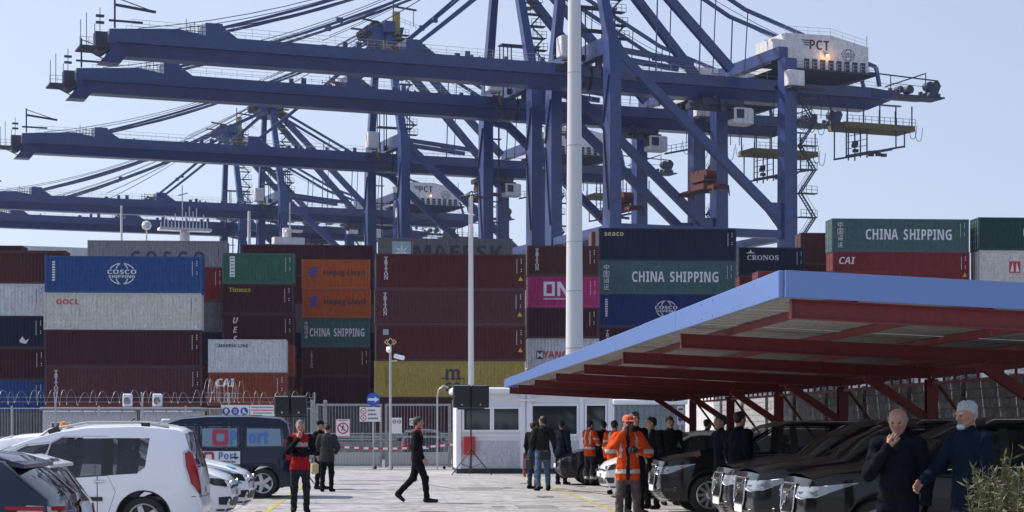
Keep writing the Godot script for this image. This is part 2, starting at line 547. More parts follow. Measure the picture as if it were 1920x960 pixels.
	for p in [[-74.8, 3.6], [-74.0, 4.6], [-72.2, 5.4], [-72.9, 3.2]]:
		m.bar(Vector3(p[0], 53.2, 1.6), Vector3(p[0], 53.2 + p[1], 1.6), 0.09, 0.09, Vector3.RIGHT)
	for y in [56.6, 57.5]:
		m.box(Vector3(-72.2, y, 1.6), Vector3(1.1, 0.3, 0.5))
	m.tube([Vector3(-71.9, 53.4, -1.2), Vector3(-71.9, 53.4, 1.8)], 0.95, 12)
	railing(m, Vector3(-75.0, 53.3, 2.2), Vector3(-71.4, 53.3, 2.2), 1.2)
	put(c, "tip_platform", m, M.crane_dark)
	m = MB.new()   # davit on the boom tip
	m.bar(Vector3(-70.2, 56.0, 1.6), Vector3(-70.2, 60.4, 1.6), 0.24, 0.24, Vector3.RIGHT)
	m.bar(Vector3(-70.2, 59.2, 1.6), Vector3(-64.6, 58.6, 1.6), 0.30, 0.34)
	m.bar(Vector3(-70.2, 60.2, 1.6), Vector3(-65.4, 58.8, 1.6), 0.12, 0.12)
	m.bar(Vector3(-71.0, 57.0, 1.6), Vector3(-66.4, 57.0, 1.6), 0.25, 0.28)
	put(c, "davit", m, M.crane_dark)
	m = MB.new()
	for z in [-2.15, 2.15]:
		railing(m, Vector3(-68.0, 56.5, z), Vector3(-0.8, 56.1, z), 2.4)
		railing(m, Vector3(2.0, 56.1, z), Vector3(33.0, 56.1, z), 2.4)
		railing(m, Vector3(46.0, 56.1, z), Vector3(54.8, 55.6, z), 2.0)
	put(c, "railing", m, M.rail_grey).position.y = -0.35
	m = MB.new()   # brackets where the stays meet the boom, with their caged platforms
	for x in [-56.6, -27.4]:
		m = MB.new()
		m.box(Vector3(x, 57.0, 0), Vector3(2.4, 1.9, 4.4))
		m.prism(PackedVector2Array([Vector2(x + 1.2, 56.1), Vector2(x + 3.4, 56.1), Vector2(x + 1.2, 57.6)]), -2.0, 2.0)
		put(c, "stay_bracket", m, B).position.y = -0.35
	for i in 14:
		m = MB.new()
		m.box(Vector3(rng.randf_range(-50, -6), 56.45, rng.randf_range(-1.8, 1.8)), Vector3(rng.randf_range(0.25, 0.8), rng.randf_range(0.6, 1.3), 0.5))
		put(c, "junction_box", m, B).position.y = -0.35
	m = MB.new()
	for k in [[-60.5, -56.0, 57.4], [-31.5, -25.6, 57.3]]:
		for i in 9:
			var x: float = lerpf(k[0], k[1], i / 8.0)
			for z in [-2.1, 2.1]:
				m.bar(Vector3(x, 56.1, z), Vector3(x, k[2] + rng.randf_range(-0.3, 0.9), z), 0.09, 0.09, Vector3.RIGHT)
		for y in [56.7, 57.3]:
			m.bar(Vector3(k[0], y, 2.1), Vector3(k[1], y, 2.1), 0.08, 0.08)
			m.bar(Vector3(k[0], y, -2.1), Vector3(k[1], y, -2.1), 0.08, 0.08)
	for i in 12:
		m.box(Vector3(rng.randf_range(-31.0, -25.4), 56.1 + rng.randf_range(0.3, 1.3), rng.randf_range(-1.8, 2.0)), Vector3(0.5, 0.5, 0.5))
	put(c, "stay_platform", m, M.rust_deck).position.y = -0.35
	# thin hoist ropes from the apex to boom and house
	for z in [-1.2, 1.2]:
		m = MB.new()
		m.tube(seg_sag(Vector3(-4.6, 79.4, z), Vector3(-55.0, 57.2, z), 2.6, 10), 0.08, 4)
		m.tube(seg_sag(Vector3(-5.0, 79.9, z * 1.8), Vector3(-67.0, 56.2, z * 1.4), 3.6, 12), 0.06, 4)
		m.tube(seg_sag(Vector3(-4.6, 78.9, z * 2.2), Vector3(-40.0, 57.2, z * 1.6), 1.2, 8), 0.045, 4)
		put(c, "boom_hoist_rope", m, M.crane_dark)
		m = MB.new()
		m.tube(seg_sag(Vector3(-2.6, 81.0, z), Vector3(34.0, 62.8, z), 1.4, 8), 0.05, 4)
		put(c, "house_rope", m, M.crane_dark)
	# apex with sheaves, platforms and ladder tower
	m = MB.new()
	m.box(Vector3(-0.8, 80.4, 0), Vector3(2.2, 2.2, 9.6))
	m.hexa([Vector3(-2.4, 77.6, 4.2), Vector3(1.6, 77.6, 4.2), Vector3(1.6, 77.6, -4.2), Vector3(-2.4, 77.6, -4.2), Vector3(-5.4, 80.3, 3.4), Vector3(2.6, 80.7, 3.4), Vector3(2.6, 80.7, -3.4), Vector3(-5.4, 80.3, -3.4)])
	put(c, "apex_head", m, B)
	m = MB.new()
	for z in [-2.6, -1.4, 1.4, 2.6]:
		m.tube([Vector3(-3.0, 80.6, z - 0.15), Vector3(-3.0, 80.6, z + 0.15)], 1.25, 14)
		m.tube([Vector3(-4.6, 79.4, z - 0.15), Vector3(-4.6, 79.4, z + 0.15)], 0.8, 12)
	m.bar(Vector3(-2.4, 81.4, 2.8), Vector3(-6.4, 82.0, 2.8), 0.3, 0.35)
	m.bar(Vector3(-2.4, 80.9, -2.6), Vector3(-6.6, 81.0, -2.6), 0.3, 0.35)
	put(c, "sheave_block", m, M.crane_dark)
	m = MB.new()
	m.box(Vector3(1.0, 81.4, 3.0), Vector3(1.2, 4.6, 1.6))
	put(c, "ladder_cage", m, M.crane_yellow)
	for y in [70.0, 74.0, 78.0]:
		m = MB.new()
		m.box(Vector3(1.2, y, 5.2), Vector3(1.6, 0.12, 2.4))
		put(c, "rest_platform", m, M.crane_yellow)
	m = MB.new()
	m.bar(Vector3(0.2, 78.0, 3.8), Vector3(0.2, 86.0, 3.8), 0.2, 0.2, Vector3.RIGHT)
	m.bar(Vector3(0.2, 84.6, 3.8), Vector3(5.0, 84.2, 3.8), 0.3, 0.35)
	m.bar(Vector3(4.4, 84.2, 3.8), Vector3(4.4, 81.0, 3.8), 0.12, 0.12, Vector3.RIGHT)
	railing(m, Vector3(1.6, 81.4, 3.6), Vector3(6.0, 80.0, 3.6), 1.1)
	put(c, "apex_davit", m, M.crane_dark)
	# ladder tower beside the mast: platforms and flights
	m = MB.new()
	for i in 11:
		var y := 58.5 + i * 2.05
		m.box(Vector3(1.9 + 0.12 * sin(i * 2.0), y, 9.4 - i * 0.55), Vector3(2.6, 0.14, 1.4))
		railing(m, Vector3(0.8, y, 10.1 - i * 0.55), Vector3(3.2, y, 10.1 - i * 0.55), 0.8, 0.06)
		if i < 10:
			var dx := 1.0 if i % 2 == 0 else -1.0
			for k in 9:
				var u := k / 8.0
				m.box(Vector3(1.9 - dx + 2.0 * dx * u, y + 2.05 * u, 9.3 - (i + u) * 0.55), Vector3(0.26, 0.05, 0.7))
			m.bar(Vector3(1.9 - dx, y, 9.6 - i * 0.55), Vector3(1.9 + dx, y + 2.05, 9.6 - (i + 1) * 0.55), 0.06, 0.2)
	put(c, "mast_stair", m, M.crane_dark)
	# clutter at the boom hinge: drives, hoses and a cable frame
	m = MB.new()
	for i in 30:
		m.box(Vector3(rng.randf_range(-5.0, 5.0), rng.randf_range(52.4, 57.2), rng.randf_range(1.2, 2.9)), Vector3(rng.randf_range(0.3, 1.2), rng.randf_range(0.3, 1.1), rng.randf_range(0.3, 0.9)))
	for x in [-3.0, -1.6, 1.8, 3.2]:
		for z in [3.4, 5.0]:
			m.bar(Vector3(x, 56.0, z), Vector3(x, 64.0, z), 0.16, 0.16, Vector3.RIGHT)
	for y in [60.5, 63.9]:
		m.box(Vector3(0.1, y, 4.2), Vector3(6.8, 0.2, 2.0))
	put(c, "hinge_machinery", m, M.crane_dark)
	m = MB.new()
	for i in 14:
		m.box(Vector3(rng.randf_range(-4.0, 4.2), rng.randf_range(55.0, 58.0), rng.randf_range(2.6, 3.4)), Vector3(0.22, rng.randf_range(0.5, 2.2), 0.2))
	put(c, "hinge_guard", m, M.rust_deck)
	m = MB.new()
	m.cbox(Vector3(-3.9, 58.0, 3.2), Vector3(2.4, 3.2, 2.2), 0.15)
	put(c, "electric_cabinet", m, M.house_white)
	# inclined tie beam behind the mast on top of the girder
	m = MB.new()
	m.bar(Vector3(1.0, 58.8, 2.6), Vector3(17.5, 57.3, 2.6), 0.6, 0.8)
	m.bar(Vector3(1.0, 58.8, -2.6), Vector3(17.5, 57.3, -2.6), 0.6, 0.8)
	m.box(Vector3(13.4, 57.5, 2.6), Vector3(5.4, 0.5, 1.0))
	put(c, "tie_beam", m, B)
	# machinery house
	var house := MB.new()
	var hp := PackedVector2Array([Vector2(32.3, 57.3), Vector2(47.4, 57.3), Vector2(47.4, 61.5), Vector2(40.6, 62.9), Vector2(32.3, 62.7)])
	house.prism(hp, -4.6, 4.6)
	var hn := put(c, "machinery_house", house, M.house_white)
	m = MB.new()
	m.hexa([Vector3(33.5, 55.4, 2.0), Vector3(42.0, 55.4, 2.0), Vector3(42.0, 55.4, -2.0), Vector3(33.5, 55.4, -2.0), Vector3(31.2, 56.9, 5.4), Vector3(48.4, 56.9, 5.4), Vector3(48.4, 56.9, -5.4), Vector3(31.2, 56.9, -5.4)])
	m.box(Vector3(39.8, 57.1, 0), Vector3(17.4, 0.3, 11.2))
	put(c, "house_deck", m, M.crane_dark)
	m = MB.new()
	for i in 8:
		m.box(Vector3(36.2 + i * 1.45, 58.2, 4.62), Vector3(0.85, 1.5, 0.25))
	put(hn, "louvre", m, M.crane_dark)
	m = MB.new()
	railing(m, Vector3(31.2, 57.2, 5.5), Vector3(48.4, 57.2, 5.5), 1.45, 0.07)
	railing(m, Vector3(32.5, 62.7, 4.4), Vector3(40.6, 62.9, 4.4), 2.0)
	railing(m, Vector3(40.6, 62.9, 4.4), Vector3(47.2, 61.5, 4.4), 2.0)
	m.bar(Vector3(47.2, 61.4, 4.4), Vector3(47.2, 63.3, 4.4), 0.14, 0.14, Vector3.RIGHT)
	put(hn, "house_railing", m, M.rail_grey)
	write(hn, "PCT", 1.5, Vector3(38.4, 61.2, 4.62), M.print_dark)
	m = MB.new()   # the mark before the letters: three swept bars
	for i in 3:
		m.prism(PackedVector2Array([Vector2(35.1 + i * 0.25, 61.9 - i * 0.35), Vector2(36.7, 61.9 - i * 0.35), Vector2(36.6, 61.72 - i * 0.35), Vector2(35.5 + i * 0.25, 61.72 - i * 0.35)]), 4.6, 4.625)
	put(hn, "emblem", m, M.print_dark)
	globe(hn, Vector3(43.7, 60.0, 4.62), 1.15, M.print_dark)
	m = MB.new()
	m.lathe([Vector2(0, -0.15), Vector2(0.13, -0.1), Vector2(0.18, 0), Vector2(0.13, 0.1), Vector2(0, 0.15)], 10, Vector3(39.6, 59.6, 5.2))
	put(hn, "floodlight_lamp", m, M.lamp_glow)
	m = MB.new()
	m.bar(Vector3(39.6, 59.7, 4.6), Vector3(39.6, 59.75, 5.1), 0.08, 0.08)
	m.box(Vector3(39.6, 59.82, 5.1), Vector3(0.4, 0.16, 0.3))
	put(hn, "lamp_bracket", m, M.crane_dark)
	m = MB.new()   # stair tower and small cabins beside the house
	m.cbox(Vector3(30.4, 59.4, 5.0), Vector3(2.2, 3.8, 2.6), 0.1)
	put(c, "control_cabin", m, M.house_white)
	m = MB.new()
	m.cbox(Vector3(29.4, 54.0, 12.6), Vector3(2.8, 2.4, 1.4), 0.1)
	put(c, "switch_cabin", m, M.house_white)
	m = MB.new()
	m.box(Vector3(29.9, 57.35, 5.2), Vector3(3.0, 0.3, 4.2))
	m.box(Vector3(31.2, 52.6, 12.6), Vector3(6.0, 0.3, 2.4))
	for i in 10:
		m.box(Vector3(rng.randf_range(31.5, 37.0), rng.randf_range(52.6, 57.0), rng.randf_range(2.4, 3.4)), Vector3(0.5, 0.6, 0.5))
	put(c, "side_platform", m, M.crane_dark)
	# frame, hoist sheaves and hoop at the land end
	m = MB.new()
	m.bar(Vector3(50.0, 58.2, 2.3), Vector3(66.0, 57.6, 2.3), 0.16, 0.2)
	m.bar(Vector3(56.0, 56.0, 2.3), Vector3(63.4, 58.6, 2.3), 0.16, 0.2)
	m.bar(Vector3(57.0, 55.6, 2.3), Vector3(57.0, 57.9, 2.3), 0.12, 0.12, Vector3.RIGHT)
	m.bar(Vector3(63.6, 55.2, 2.3), Vector3(63.6, 58.8, 2.3), 0.12, 0.12, Vector3.RIGHT)
	m.bar(Vector3(57.0, 56.7, 2.3), Vector3(63.6, 56.5, 2.3), 0.08, 0.08)
	for q in [[64.8, 56.8, 0.75], [66.0, 57.0, 0.7], [61.0, 56.0, 0.7], [59.2, 55.9, 0.6]]:
		m.tube([Vector3(q[0], q[1], 0.6), Vector3(q[0], q[1], 1.9)], q[2], 12)
	m.hexa([Vector3(64.2, 55.1, 2.0), Vector3(66.0, 55.1, 2.0), Vector3(66.0, 55.1, 0.4), Vector3(64.2, 55.1, 0.4), Vector3(65.4, 57.0, 2.0), Vector3(66.8, 57.0, 2.0), Vector3(66.8, 57.0, 0.4), Vector3(65.4, 57.0, 0.4)])
	m.box(Vector3(62.5, 55.0, 0), Vector3(10.0, 0.25, 4.0))
	for i in 10: m.box(Vector3(rng.randf_range(57.5, 67), rng.randf_range(55.1, 56.0), rng.randf_range(0.8, 2.0)), Vector3(0.5, 0.5, 0.5))
	put(c, "end_frame", m, M.crane_dark).position.x = -4.0
	# maintenance platform hanging under the land end
	m = MB.new()
	m.box(Vector3(52.6, 49.4, 0.8), Vector3(13.0, 0.9, 5.2))
	put(c, "service_deck", m, M.rust_deck).position.x = -2.2
	m = MB.new()
	for x in [46.6, 49.6, 52.6, 55.6, 58.6]:
		for z in [-1.6, 3.2]:
			m.bar(Vector3(x, 49.0, z), Vector3(x, 53.0, z), 0.16, 0.16, Vector3.RIGHT)
	for x in [46.8, 49.4, 50.6]:
		for z in [-1.0, 2.6]:
			m.bar(Vector3(x, 44.4, z), Vector3(x, 49.0, z), 0.17, 0.17, Vector3.RIGHT)
	for x in [56.0, 57.6]: m.bar(Vector3(x, 46.4, 2.6), Vector3(x, 49.0, 2.6), 0.16, 0.16, Vector3.RIGHT)
	m.bar(Vector3(46.7, 44.4, 2.6), Vector3(57.6, 46.6, 2.6), 0.25, 0.3)
	m.bar(Vector3(46.7, 44.4, -1.0), Vector3(57.6, 46.6, -1.0), 0.25, 0.3)
	for i in 4: m.bar(Vector3(46.8, 44.6 + i, 2.6), Vector3(50.6, 45.4 + i, 2.6), 0.1, 0.1)
	railing(m, Vector3(46.4, 49.8, 3.3), Vector3(59.2, 49.8, 3.3), 1.2, 0.06)
	for i in 9: m.box(Vector3(rng.randf_range(48, 56), rng.randf_range(45.0, 46.8), 2.0), Vector3(0.8, 0.5, 0.6))
	put(c, "service_frame", m, M.crane_dark).position.x = -2.2
	# festoon cables in loops
	m = MB.new()
	for i in 9:
		m = MB.new()
		var x0 := 31.5 + i * 1.7 if i < 7 else 57.0 + (i - 7) * 1.1
		var pts := []
		for k in 9:
			var u := k / 8.0 * 2.0 - 1.0
			pts.append(Vector3(x0 + u * 0.75, 49.4 - 2.2 * (1.0 - u * u * u * u) + 1.0 - 0.3 * (i % 3), 2.6))
		m.tube(pts, 0.055, 4)
		put(c, "festoon_cable", m, M.crane_dark)
	m = MB.new()
	for i in 7: m.bar(Vector3(31.5 + i * 1.7, 50.2, 2.6), Vector3(31.5 + i * 1.7, 54.0, 2.6), 0.1, 0.1, Vector3.RIGHT)
	put(c, "festoon_hanger", m, M.crane_dark)
	# trolley and operator cab
	m = MB.new()
	m.box(Vector3(22.5, 51.6, 0), Vector3(7.0, 0.9, 6.0))
	for i in 16: m.box(Vector3(rng.randf_range(18.5, 26.5), rng.randf_range(50.4, 52.2), rng.randf_range(1.5, 3.2)), Vector3(rng.randf_range(0.4, 1.2), rng.randf_range(0.4, 1.0), 0.6))
	m.bar(Vector3(27.4, 48.0, 2.6), Vector3(33.4, 49.3, 2.6), 0.3, 0.3)
	railing(m, Vector3(27.6, 48.2, 2.8), Vector3(33.2, 49.4, 2.8), 0.9, 0.07)
	put(c, "trolley", m, M.crane_dark)
	m = MB.new()
	m.cbox(Vector3(25.9, 49.6, 2.2), Vector3(3.4, 2.6, 2.5), 0.2)
	var cab := put(c, "operator_cab", m, M.house_white)
	m = MB.new()
	m.box(Vector3(24.15, 49.9, 2.2), Vector3(0.12, 1.5, 2.0))
	m.box(Vector3(25.2, 49.9, 3.46), Vector3(1.3, 1.4, 0.08))
	put(cab, "cab_window", m, M.crane_dark)
	# stair flights up the landside leg
	m = MB.new()
	for i in 13:
		var y := 8.0 + i * 3.6
		m.box(Vector3(LS + 2.6, y, 12.4), Vector3(3.0, 0.14, 1.2))
		railing(m, Vector3(LS + 1.2, y, 13.0), Vector3(LS + 4.0, y, 13.0), 0.9, 0.06)
		if i < 12:
			var d := 1.0 if i % 2 == 0 else -1.0
			for k in 11:
				var u := k / 10.0
				m.box(Vector3(LS + 2.6 - d * 1.3 + 2.6 * d * u, y + 3.6 * u, 12.4), Vector3(0.26, 0.05, 0.8))
			for z in [12.0, 12.8]:
				m.bar(Vector3(LS + 2.6 - d * 1.3, y, z), Vector3(LS + 2.6 + d * 1.3, y + 3.6, z), 0.06, 0.22)
				m.bar(Vector3(LS + 2.6 - d * 1.3, y + 1.0, z), Vector3(LS + 2.6 + d * 1.3, y + 4.6, z), 0.05, 0.05)
	put(c, "leg_stair", m, M.crane_dark)
	m = MB.new()
	for i in 13:
		var y := 8.0 + i * 3.6
		m.box(Vector3(2.2, y, -12.3), Vector3(2.2, 0.12, 1.0))
		m.bar(Vector3(1.4, y, -12.3), Vector3(1.4, y + 3.6, -12.3), 0.08, 0.3, Vector3.RIGHT)
		m.bar(Vector3(2.9, y, -12.3), Vector3(2.9, y + 3.6, -12.3), 0.08, 0.3, Vector3.RIGHT)
	put(c, "leg_ladder", m, M.crane_dark)
	return c
func globe(parent: Node, at: Vector3, r: float, mat: Material, turn := Basis()) -> void:
	# ring arcs above and below two lines of lettering
	var m := MB.new()
	for e in [[1.0, 0.80], [0.50, 0.80]]:
		for s in [1.0, -1.0]:
			for i in 12:
				var a0 := lerpf(0.50, PI - 0.50, i / 12.0)
				var a1 := lerpf(0.50, PI - 0.50, (i + 1) / 12.0)
				var p := Vector3(cos(a0) * r * e[0], sin(a0) * s * r * e[1], 0)
				var q := Vector3(cos(a1) * r * e[0], sin(a1) * s * r * e[1], 0)
				m.bar(at + turn * p, at + turn * q, r * 0.075, 0.012, turn * Vector3(0, 0, 1))
	put(parent, "globe_emblem", m, mat)
	for k in [["COSCO", 0.33, 0.14, 2.2], ["SHIPPING", 0.22, -0.22, 2.0]]:
		var o := write(parent, k[0], r * k[1], at + turn * Vector3(0, r * k[2], 0), mat, "bold", turn)
		var wide: float = o.mesh.get_aabb().size.x
		if wide > 0.01: o.transform.basis = turn * Basis.from_scale(Vector3(k[3] * r / wide, 1, 1))

func build_spreader(label: String, at: Vector3, turn: float, rope: float) -> void:
	var c := thing("spreader", label, "spreader", at, turn, "spreaders hanging under the cranes")
	var m := MB.new()
	m.box(Vector3(0, 0.3, 0), Vector3(1.6, 0.5, 11.8))
	for z in [-5.8, 5.8]: m.box(Vector3(0, 0.1, z), Vector3(2.6, 0.6, 0.5))
	m.box(Vector3(0, 0.6, 0), Vector3(2.5, 0.9, 5.2))
	put(c, "frame", m, M.spreader_red)
	m = MB.new()
	m.box(Vector3(0, 1.9, 0), Vector3(2.2, 0.9, 5.0))
	for z in [-2.1, -0.6, 0.9, 2.2]:
		m.tube([Vector3(-0.9, 2.5, z), Vector3(0.9, 2.5, z)], 0.75, 12)
		m.box(Vector3(0.9, 1.4, z), Vector3(0.3, 0.8, 0.5))
	put(c, "head_block", m, M.spreader_red)
	m = MB.new()
	for z in [-5.9, 5.9]:
		for x in [-1.2, 1.2]:
			m.prism(PackedVector2Array([Vector2(x - 0.15, 0.3), Vector2(x + 0.15, 0.3), Vector2(x * 1.25, -1.2)]), z - 0.15, z + 0.15)
	put(c, "flipper", m, M.spreader_red)
	m = MB.new()
	for z in [-2.1, 2.2]:
		for x in [-0.7, 0.7]:
			m.bar(Vector3(x, 2.5, z), Vector3(x * 1.2, rope, z * 0.9), 0.05, 0.05, Vector3.RIGHT)
	put(c, "hoist_rope", m, M.dark_steel)

func build_cranes() -> void:
	var a := deg_to_rad(21.5)
	var ry := a + TURN
	var along := Vector2(cos(a), sin(a))
	var quay := Vector2(-sin(a), cos(a))
	var names := ["blue quay crane whose lowest rear house carries a lit lamp, with its land end in open sky", "blue quay crane whose boom runs directly beneath the highest boom", "blue quay crane in the middle of the row, apex showing above the high booms", "hazy blue quay crane with its white house beside the apex ladder of a neighbour", "faintest blue quay crane at the far end of the row over the ship's mast"]
	names[0] = "blue quay crane with the highest boom, its white house standing clear against the sky"
	names[3] = "hazy blue quay crane whose lettered white house shows above the grey star-marked container"
	var proto: Node3D = null
	var ss := [0.0, 30.0, 97.0, 190.0, 232.0]
	for i in 5:
		var p: Vector2 = Vector2(-53.2, 256.8) + along * WS + quay * ss[i]
		if proto == null: proto = build_crane(names[0], spot(p.x, p.y), ry)
		else: copy_of(proto, "quay_crane", names[i], spot(p.x, p.y), ry)
		if i < 3:
			var q: Vector2 = p + along * 20.5
			var hy: float = [38.0, 38.0, 48.0][i]
			build_spreader(["large rusty red spreader hanging in front of the rear crane leg", "rusty red spreader hanging above the navy container stack", "rusty red spreader hoisted high behind the lamp mast head"][i], spot(q.x, q.y, hy), ry, 51.2 - hy)
	var lamp := OmniLight3D.new()
	lamp.name = "floodlight"
	lamp.light_color = Color(1.0, 0.75, 0.45)
	lamp.light_energy = 2.0
	lamp.light_size = 0.15
	lamp.shadow_enabled = true
	lamp.omni_range = 12.0
	var hp := Vector2(-53.2, 256.8) + along * (WS + 39.6) - quay * 5.5
	add_child(lamp)
	lamp.position = spot(hp.x, hp.y, 59.6)
	# the ship alongside
	var sp := Vector2(-53.2, 256.8)
	var ship := thing("container_ship", "white superstructure and masts of a ship moored under the cranes", "ship", Vector3.ZERO)
	var at := func(t: float, s: float, y: float) -> Vector3:
		var q := sp + along * t + quay * s
		return spot(q.x, q.y, y)
	var bs := Basis(Vector3.UP, ry)
	var m := MB.new()
	m.box(at.call(32, 170, 6.0), Vector3(48, 12, 250), bs)
	put(ship, "hull", m, M.crane_dark)
	m = MB.new()
	m.box(at.call(32, 138, 24.0), Vector3(30, 24.4, 12), bs)
	m.box(at.call(26, 134, 37.0), Vector3(50, 2.6, 8), bs)
	put(ship, "deckhouse", m, M.house_white)
	m = MB.new()
	for k in [[22.0, 9.5, 0.28], [27.2, 5.5, 0.2], [49.0, 9.5, 0.42]]:
		m = MB.new()
		m.tube([at.call(k[0], 132, 38), at.call(k[0], 132, 38 + k[1])], k[2], 8, k[2] * 0.7)
		put(ship, "mast", m, M.house_white)
	m = MB.new()
	m.lathe([Vector2(0, -1.0), Vector2(0.8, -0.7), Vector2(1.05, 0), Vector2(0.8, 0.7), Vector2(0, 1.0)], 12, at.call(27.2, 132, 43.6))
	put(ship, "radome", m, M.house_white)
	m = MB.new()
	m.tube([at.call(35.2, 132, 38), at.call(35.2, 132, 42.6)], 1.3, 10, 1.0)
	m.box(at.call(35.2, 132, 43.0), Vector3(11.0, 0.5, 3), bs)
	for i in 14: m.bar(at.call(30.0 + i * 0.75, 131, 43.2), at.call(30.0 + i * 0.75, 131, 43.2 + [1.2, 2.6, 1.8, 1.4, 3.0, 1.5, 9.0, 3.4, 4.6, 3.6, 4.4, 2.0, 3.0, 1.6][i]), 0.2, 0.2, Vector3.RIGHT)
	m.bar(at.call(33.6, 131, 50.0), at.call(35.6, 131, 50.6), 0.25, 0.25)
	put(ship, "radar_mast", m, M.house_white)
	m = MB.new()
	m.tube([at.call(40, 66, 14), at.call(40, 66, 37)], 1.0, 8, 0.8)
	m.box(at.call(40, 65, 34.6), Vector3(5.5, 1.2, 2.0), bs)
	m.box(at.call(41, 65, 36.4), Vector3(3.0, 0.4, 1.6), bs)
	m.bar(at.call(40.3, 65, 37), at.call(40.3, 65, 41.5), 0.25, 0.25, Vector3.RIGHT)
	put(ship, "crane_post", m, M.house_white)
	# containers on the ship's deck, ends towards the gate
	var cols := [Color(0.02, 0.18, 0.09), Color(0.10, 0.03, 0.03), Color(0.02, 0.17, 0.07), Color(0.11, 0.035, 0.04), Color(0.03, 0.07, 0.2), Color(0.24, 0.23, 0.22), Color(0.30, 0.31, 0.30), Color(0.03, 0.10, 0.30), Color(0.09, 0.03, 0.035), Color(0.40, 0.40, 0.42), Color(0.20, 0.21, 0.20), Color(0.06, 0.02, 0.02)]
	var cnames := ["bright green", "maroon", "green", "dark red", "navy", "beige grey", "pale grey", "blue", "brown red", "off white", "grey", "deep maroon"]
	for k in 24:
		var i := k % 12
		var up := k / 12
		var ci := i if up == 1 else (i * 5 + 2) % 12
		var cm := "ship_paint_%d" % ci
		if not M.has(cm): worn(std(cm, cols[ci], 0.6), M.grime, 0.12)
		m = MB.new()
		m.cbox(Vector3(0, 1.3, 0), Vector3(2.44, 2.55, 12.19), 0.06)
		for q in 6: m.box(Vector3(-0.95 + q * 0.38, 1.3, 6.1), Vector3(0.12, 2.2, 0.05))
		var o := put(self, "cargo_container", m, M[cm])
		tag(o, "%s container on the ship, %s tier, seen end-on beyond the stacks" % [cnames[ci], "upper" if up else "lower"], "container", "containers stowed on the ship")
		o.position = at.call(26.0 + i * 2.62, 58.0, 25.4 + up * 2.65)
		o.rotation.y = ry
	m = MB.new()
	m.box(at.call(40.5, 58.0, 18.7), Vector3(32.0, 13.3, 12.0), bs)
	put(ship, "cargo_block", m, M.crane_dark)
# ---------- container stacks ----------
var box_cache := {}
func corrugated(m: MB, a: Vector3, along: Vector3, l: float, h: float, out: Vector3, pitch := 0.278, deep := 0.036) -> void:
	# upright trapezoid ribs from A, running ALONG for L metres, H high; OUT is the outside
	var cnt := int(l / pitch)
	var p := l / cnt
	var prof := [[0.0, 0.0], [0.26, 0.0], [0.5, -deep], [0.76, -deep]]
	var pts := []
	for i in cnt:
		for q in prof: pts.append(a + along * (p * (i + q[0])) + out * q[1])
	pts.append(a + along * l)
	var up := Vector3(0, h, 0)
	for i in pts.size() - 1:
		m.quad(pts[i], pts[i + 1], pts[i + 1] + up, pts[i] + up)
func box_meshes(l: float, h: float) -> Dictionary:
	var key := "%f|%f" % [l, h]
	if box_cache.has(key): return box_cache[key]
	var w := 2.438
	var d := {}
	var m := MB.new()
	corrugated(m, Vector3(0.1, 0.16, 1.195), Vector3.RIGHT, l - 0.2, h - 0.27, Vector3(0, 0, 1))
	d.front = m.mesh()
	m = MB.new()
	corrugated(m, Vector3(l - 0.1, 0.16, -1.195), Vector3.LEFT, l - 0.2, h - 0.27, Vector3(0, 0, -1))
	d.back = m.mesh()
	m = MB.new()
	corrugated(m, Vector3(l - 0.03, 0.16, 1.12), Vector3(0, 0, -1), w - 0.2, h - 0.27, Vector3(1, 0, 0), 0.25, 0.045)
	d.bulkhead = m.mesh()
	m = MB.new()
	for z in [-0.56, 0.56]: m.cbox(Vector3(0.07, h * 0.5 + 0.02, z), Vector3(0.07, h - 0.3, 1.08), 0.015)
	d.door = m.mesh()
	m = MB.new()
	for z in [-0.92, -0.30, 0.30, 0.92]:
		m.tube([Vector3(0.012, 0.12, z), Vector3(0.012, h - 0.06, z)], 0.022, 5)
		for y in [0.3, 0.9, 1.5, h - 0.35]: m.box(Vector3(0.015, y, z), Vector3(0.05, 0.09, 0.14))
	d.rods = m.mesh()
	m = MB.new()
	for i in 10:   # roof sheet in shallow ribs across the length
		var x0 := 0.1 + (l - 0.2) * i / 10.0
		m.cbox(Vector3(x0 + (l - 0.2) / 20.0, h - 0.05, 0), Vector3((l - 0.2) / 10.0 - 0.05, 0.05, w - 0.16), 0.02)
	m.box(Vector3(l * 0.5, h - 0.075, 0), Vector3(l - 0.2, 0.03, w - 0.14))
	d.roof = m.mesh()
	m = MB.new()
	for z in [-1.0, 1.0]:
		m.box(Vector3(l * 0.5, 0.09, z * 1.175), Vector3(l - 0.3, 0.15, 0.07))
		m.box(Vector3(l * 0.5, h - 0.06, z * 1.18), Vector3(l - 0.3, 0.10, 0.07))
		for x in [0.08, l - 0.08]:
			m.box(Vector3(x, h * 0.5, z * 1.145), Vector3(0.15, h - 0.24, 0.14))
			for y in [0.06, h - 0.06]: m.cbox(Vector3(x + (0.01 if x < 1 else -0.01), y, z * 1.14), Vector3(0.18, 0.12, 0.165), 0.015)
	for x in [0.08, l - 0.08]:
		m.box(Vector3(x, 0.09, 0), Vector3(0.12, 0.15, w - 0.3))
		m.box(Vector3(x, h - 0.06, 0), Vector3(0.12, 0.1, w - 0.3))
	d.frame = m.mesh()
	m = MB.new()
	m.box(Vector3(l * 0.5, 0.14, 0), Vector3(l - 0.25, 0.04, w - 0.2))
	d.floor = m.mesh()
	box_cache[key] = d
	return d
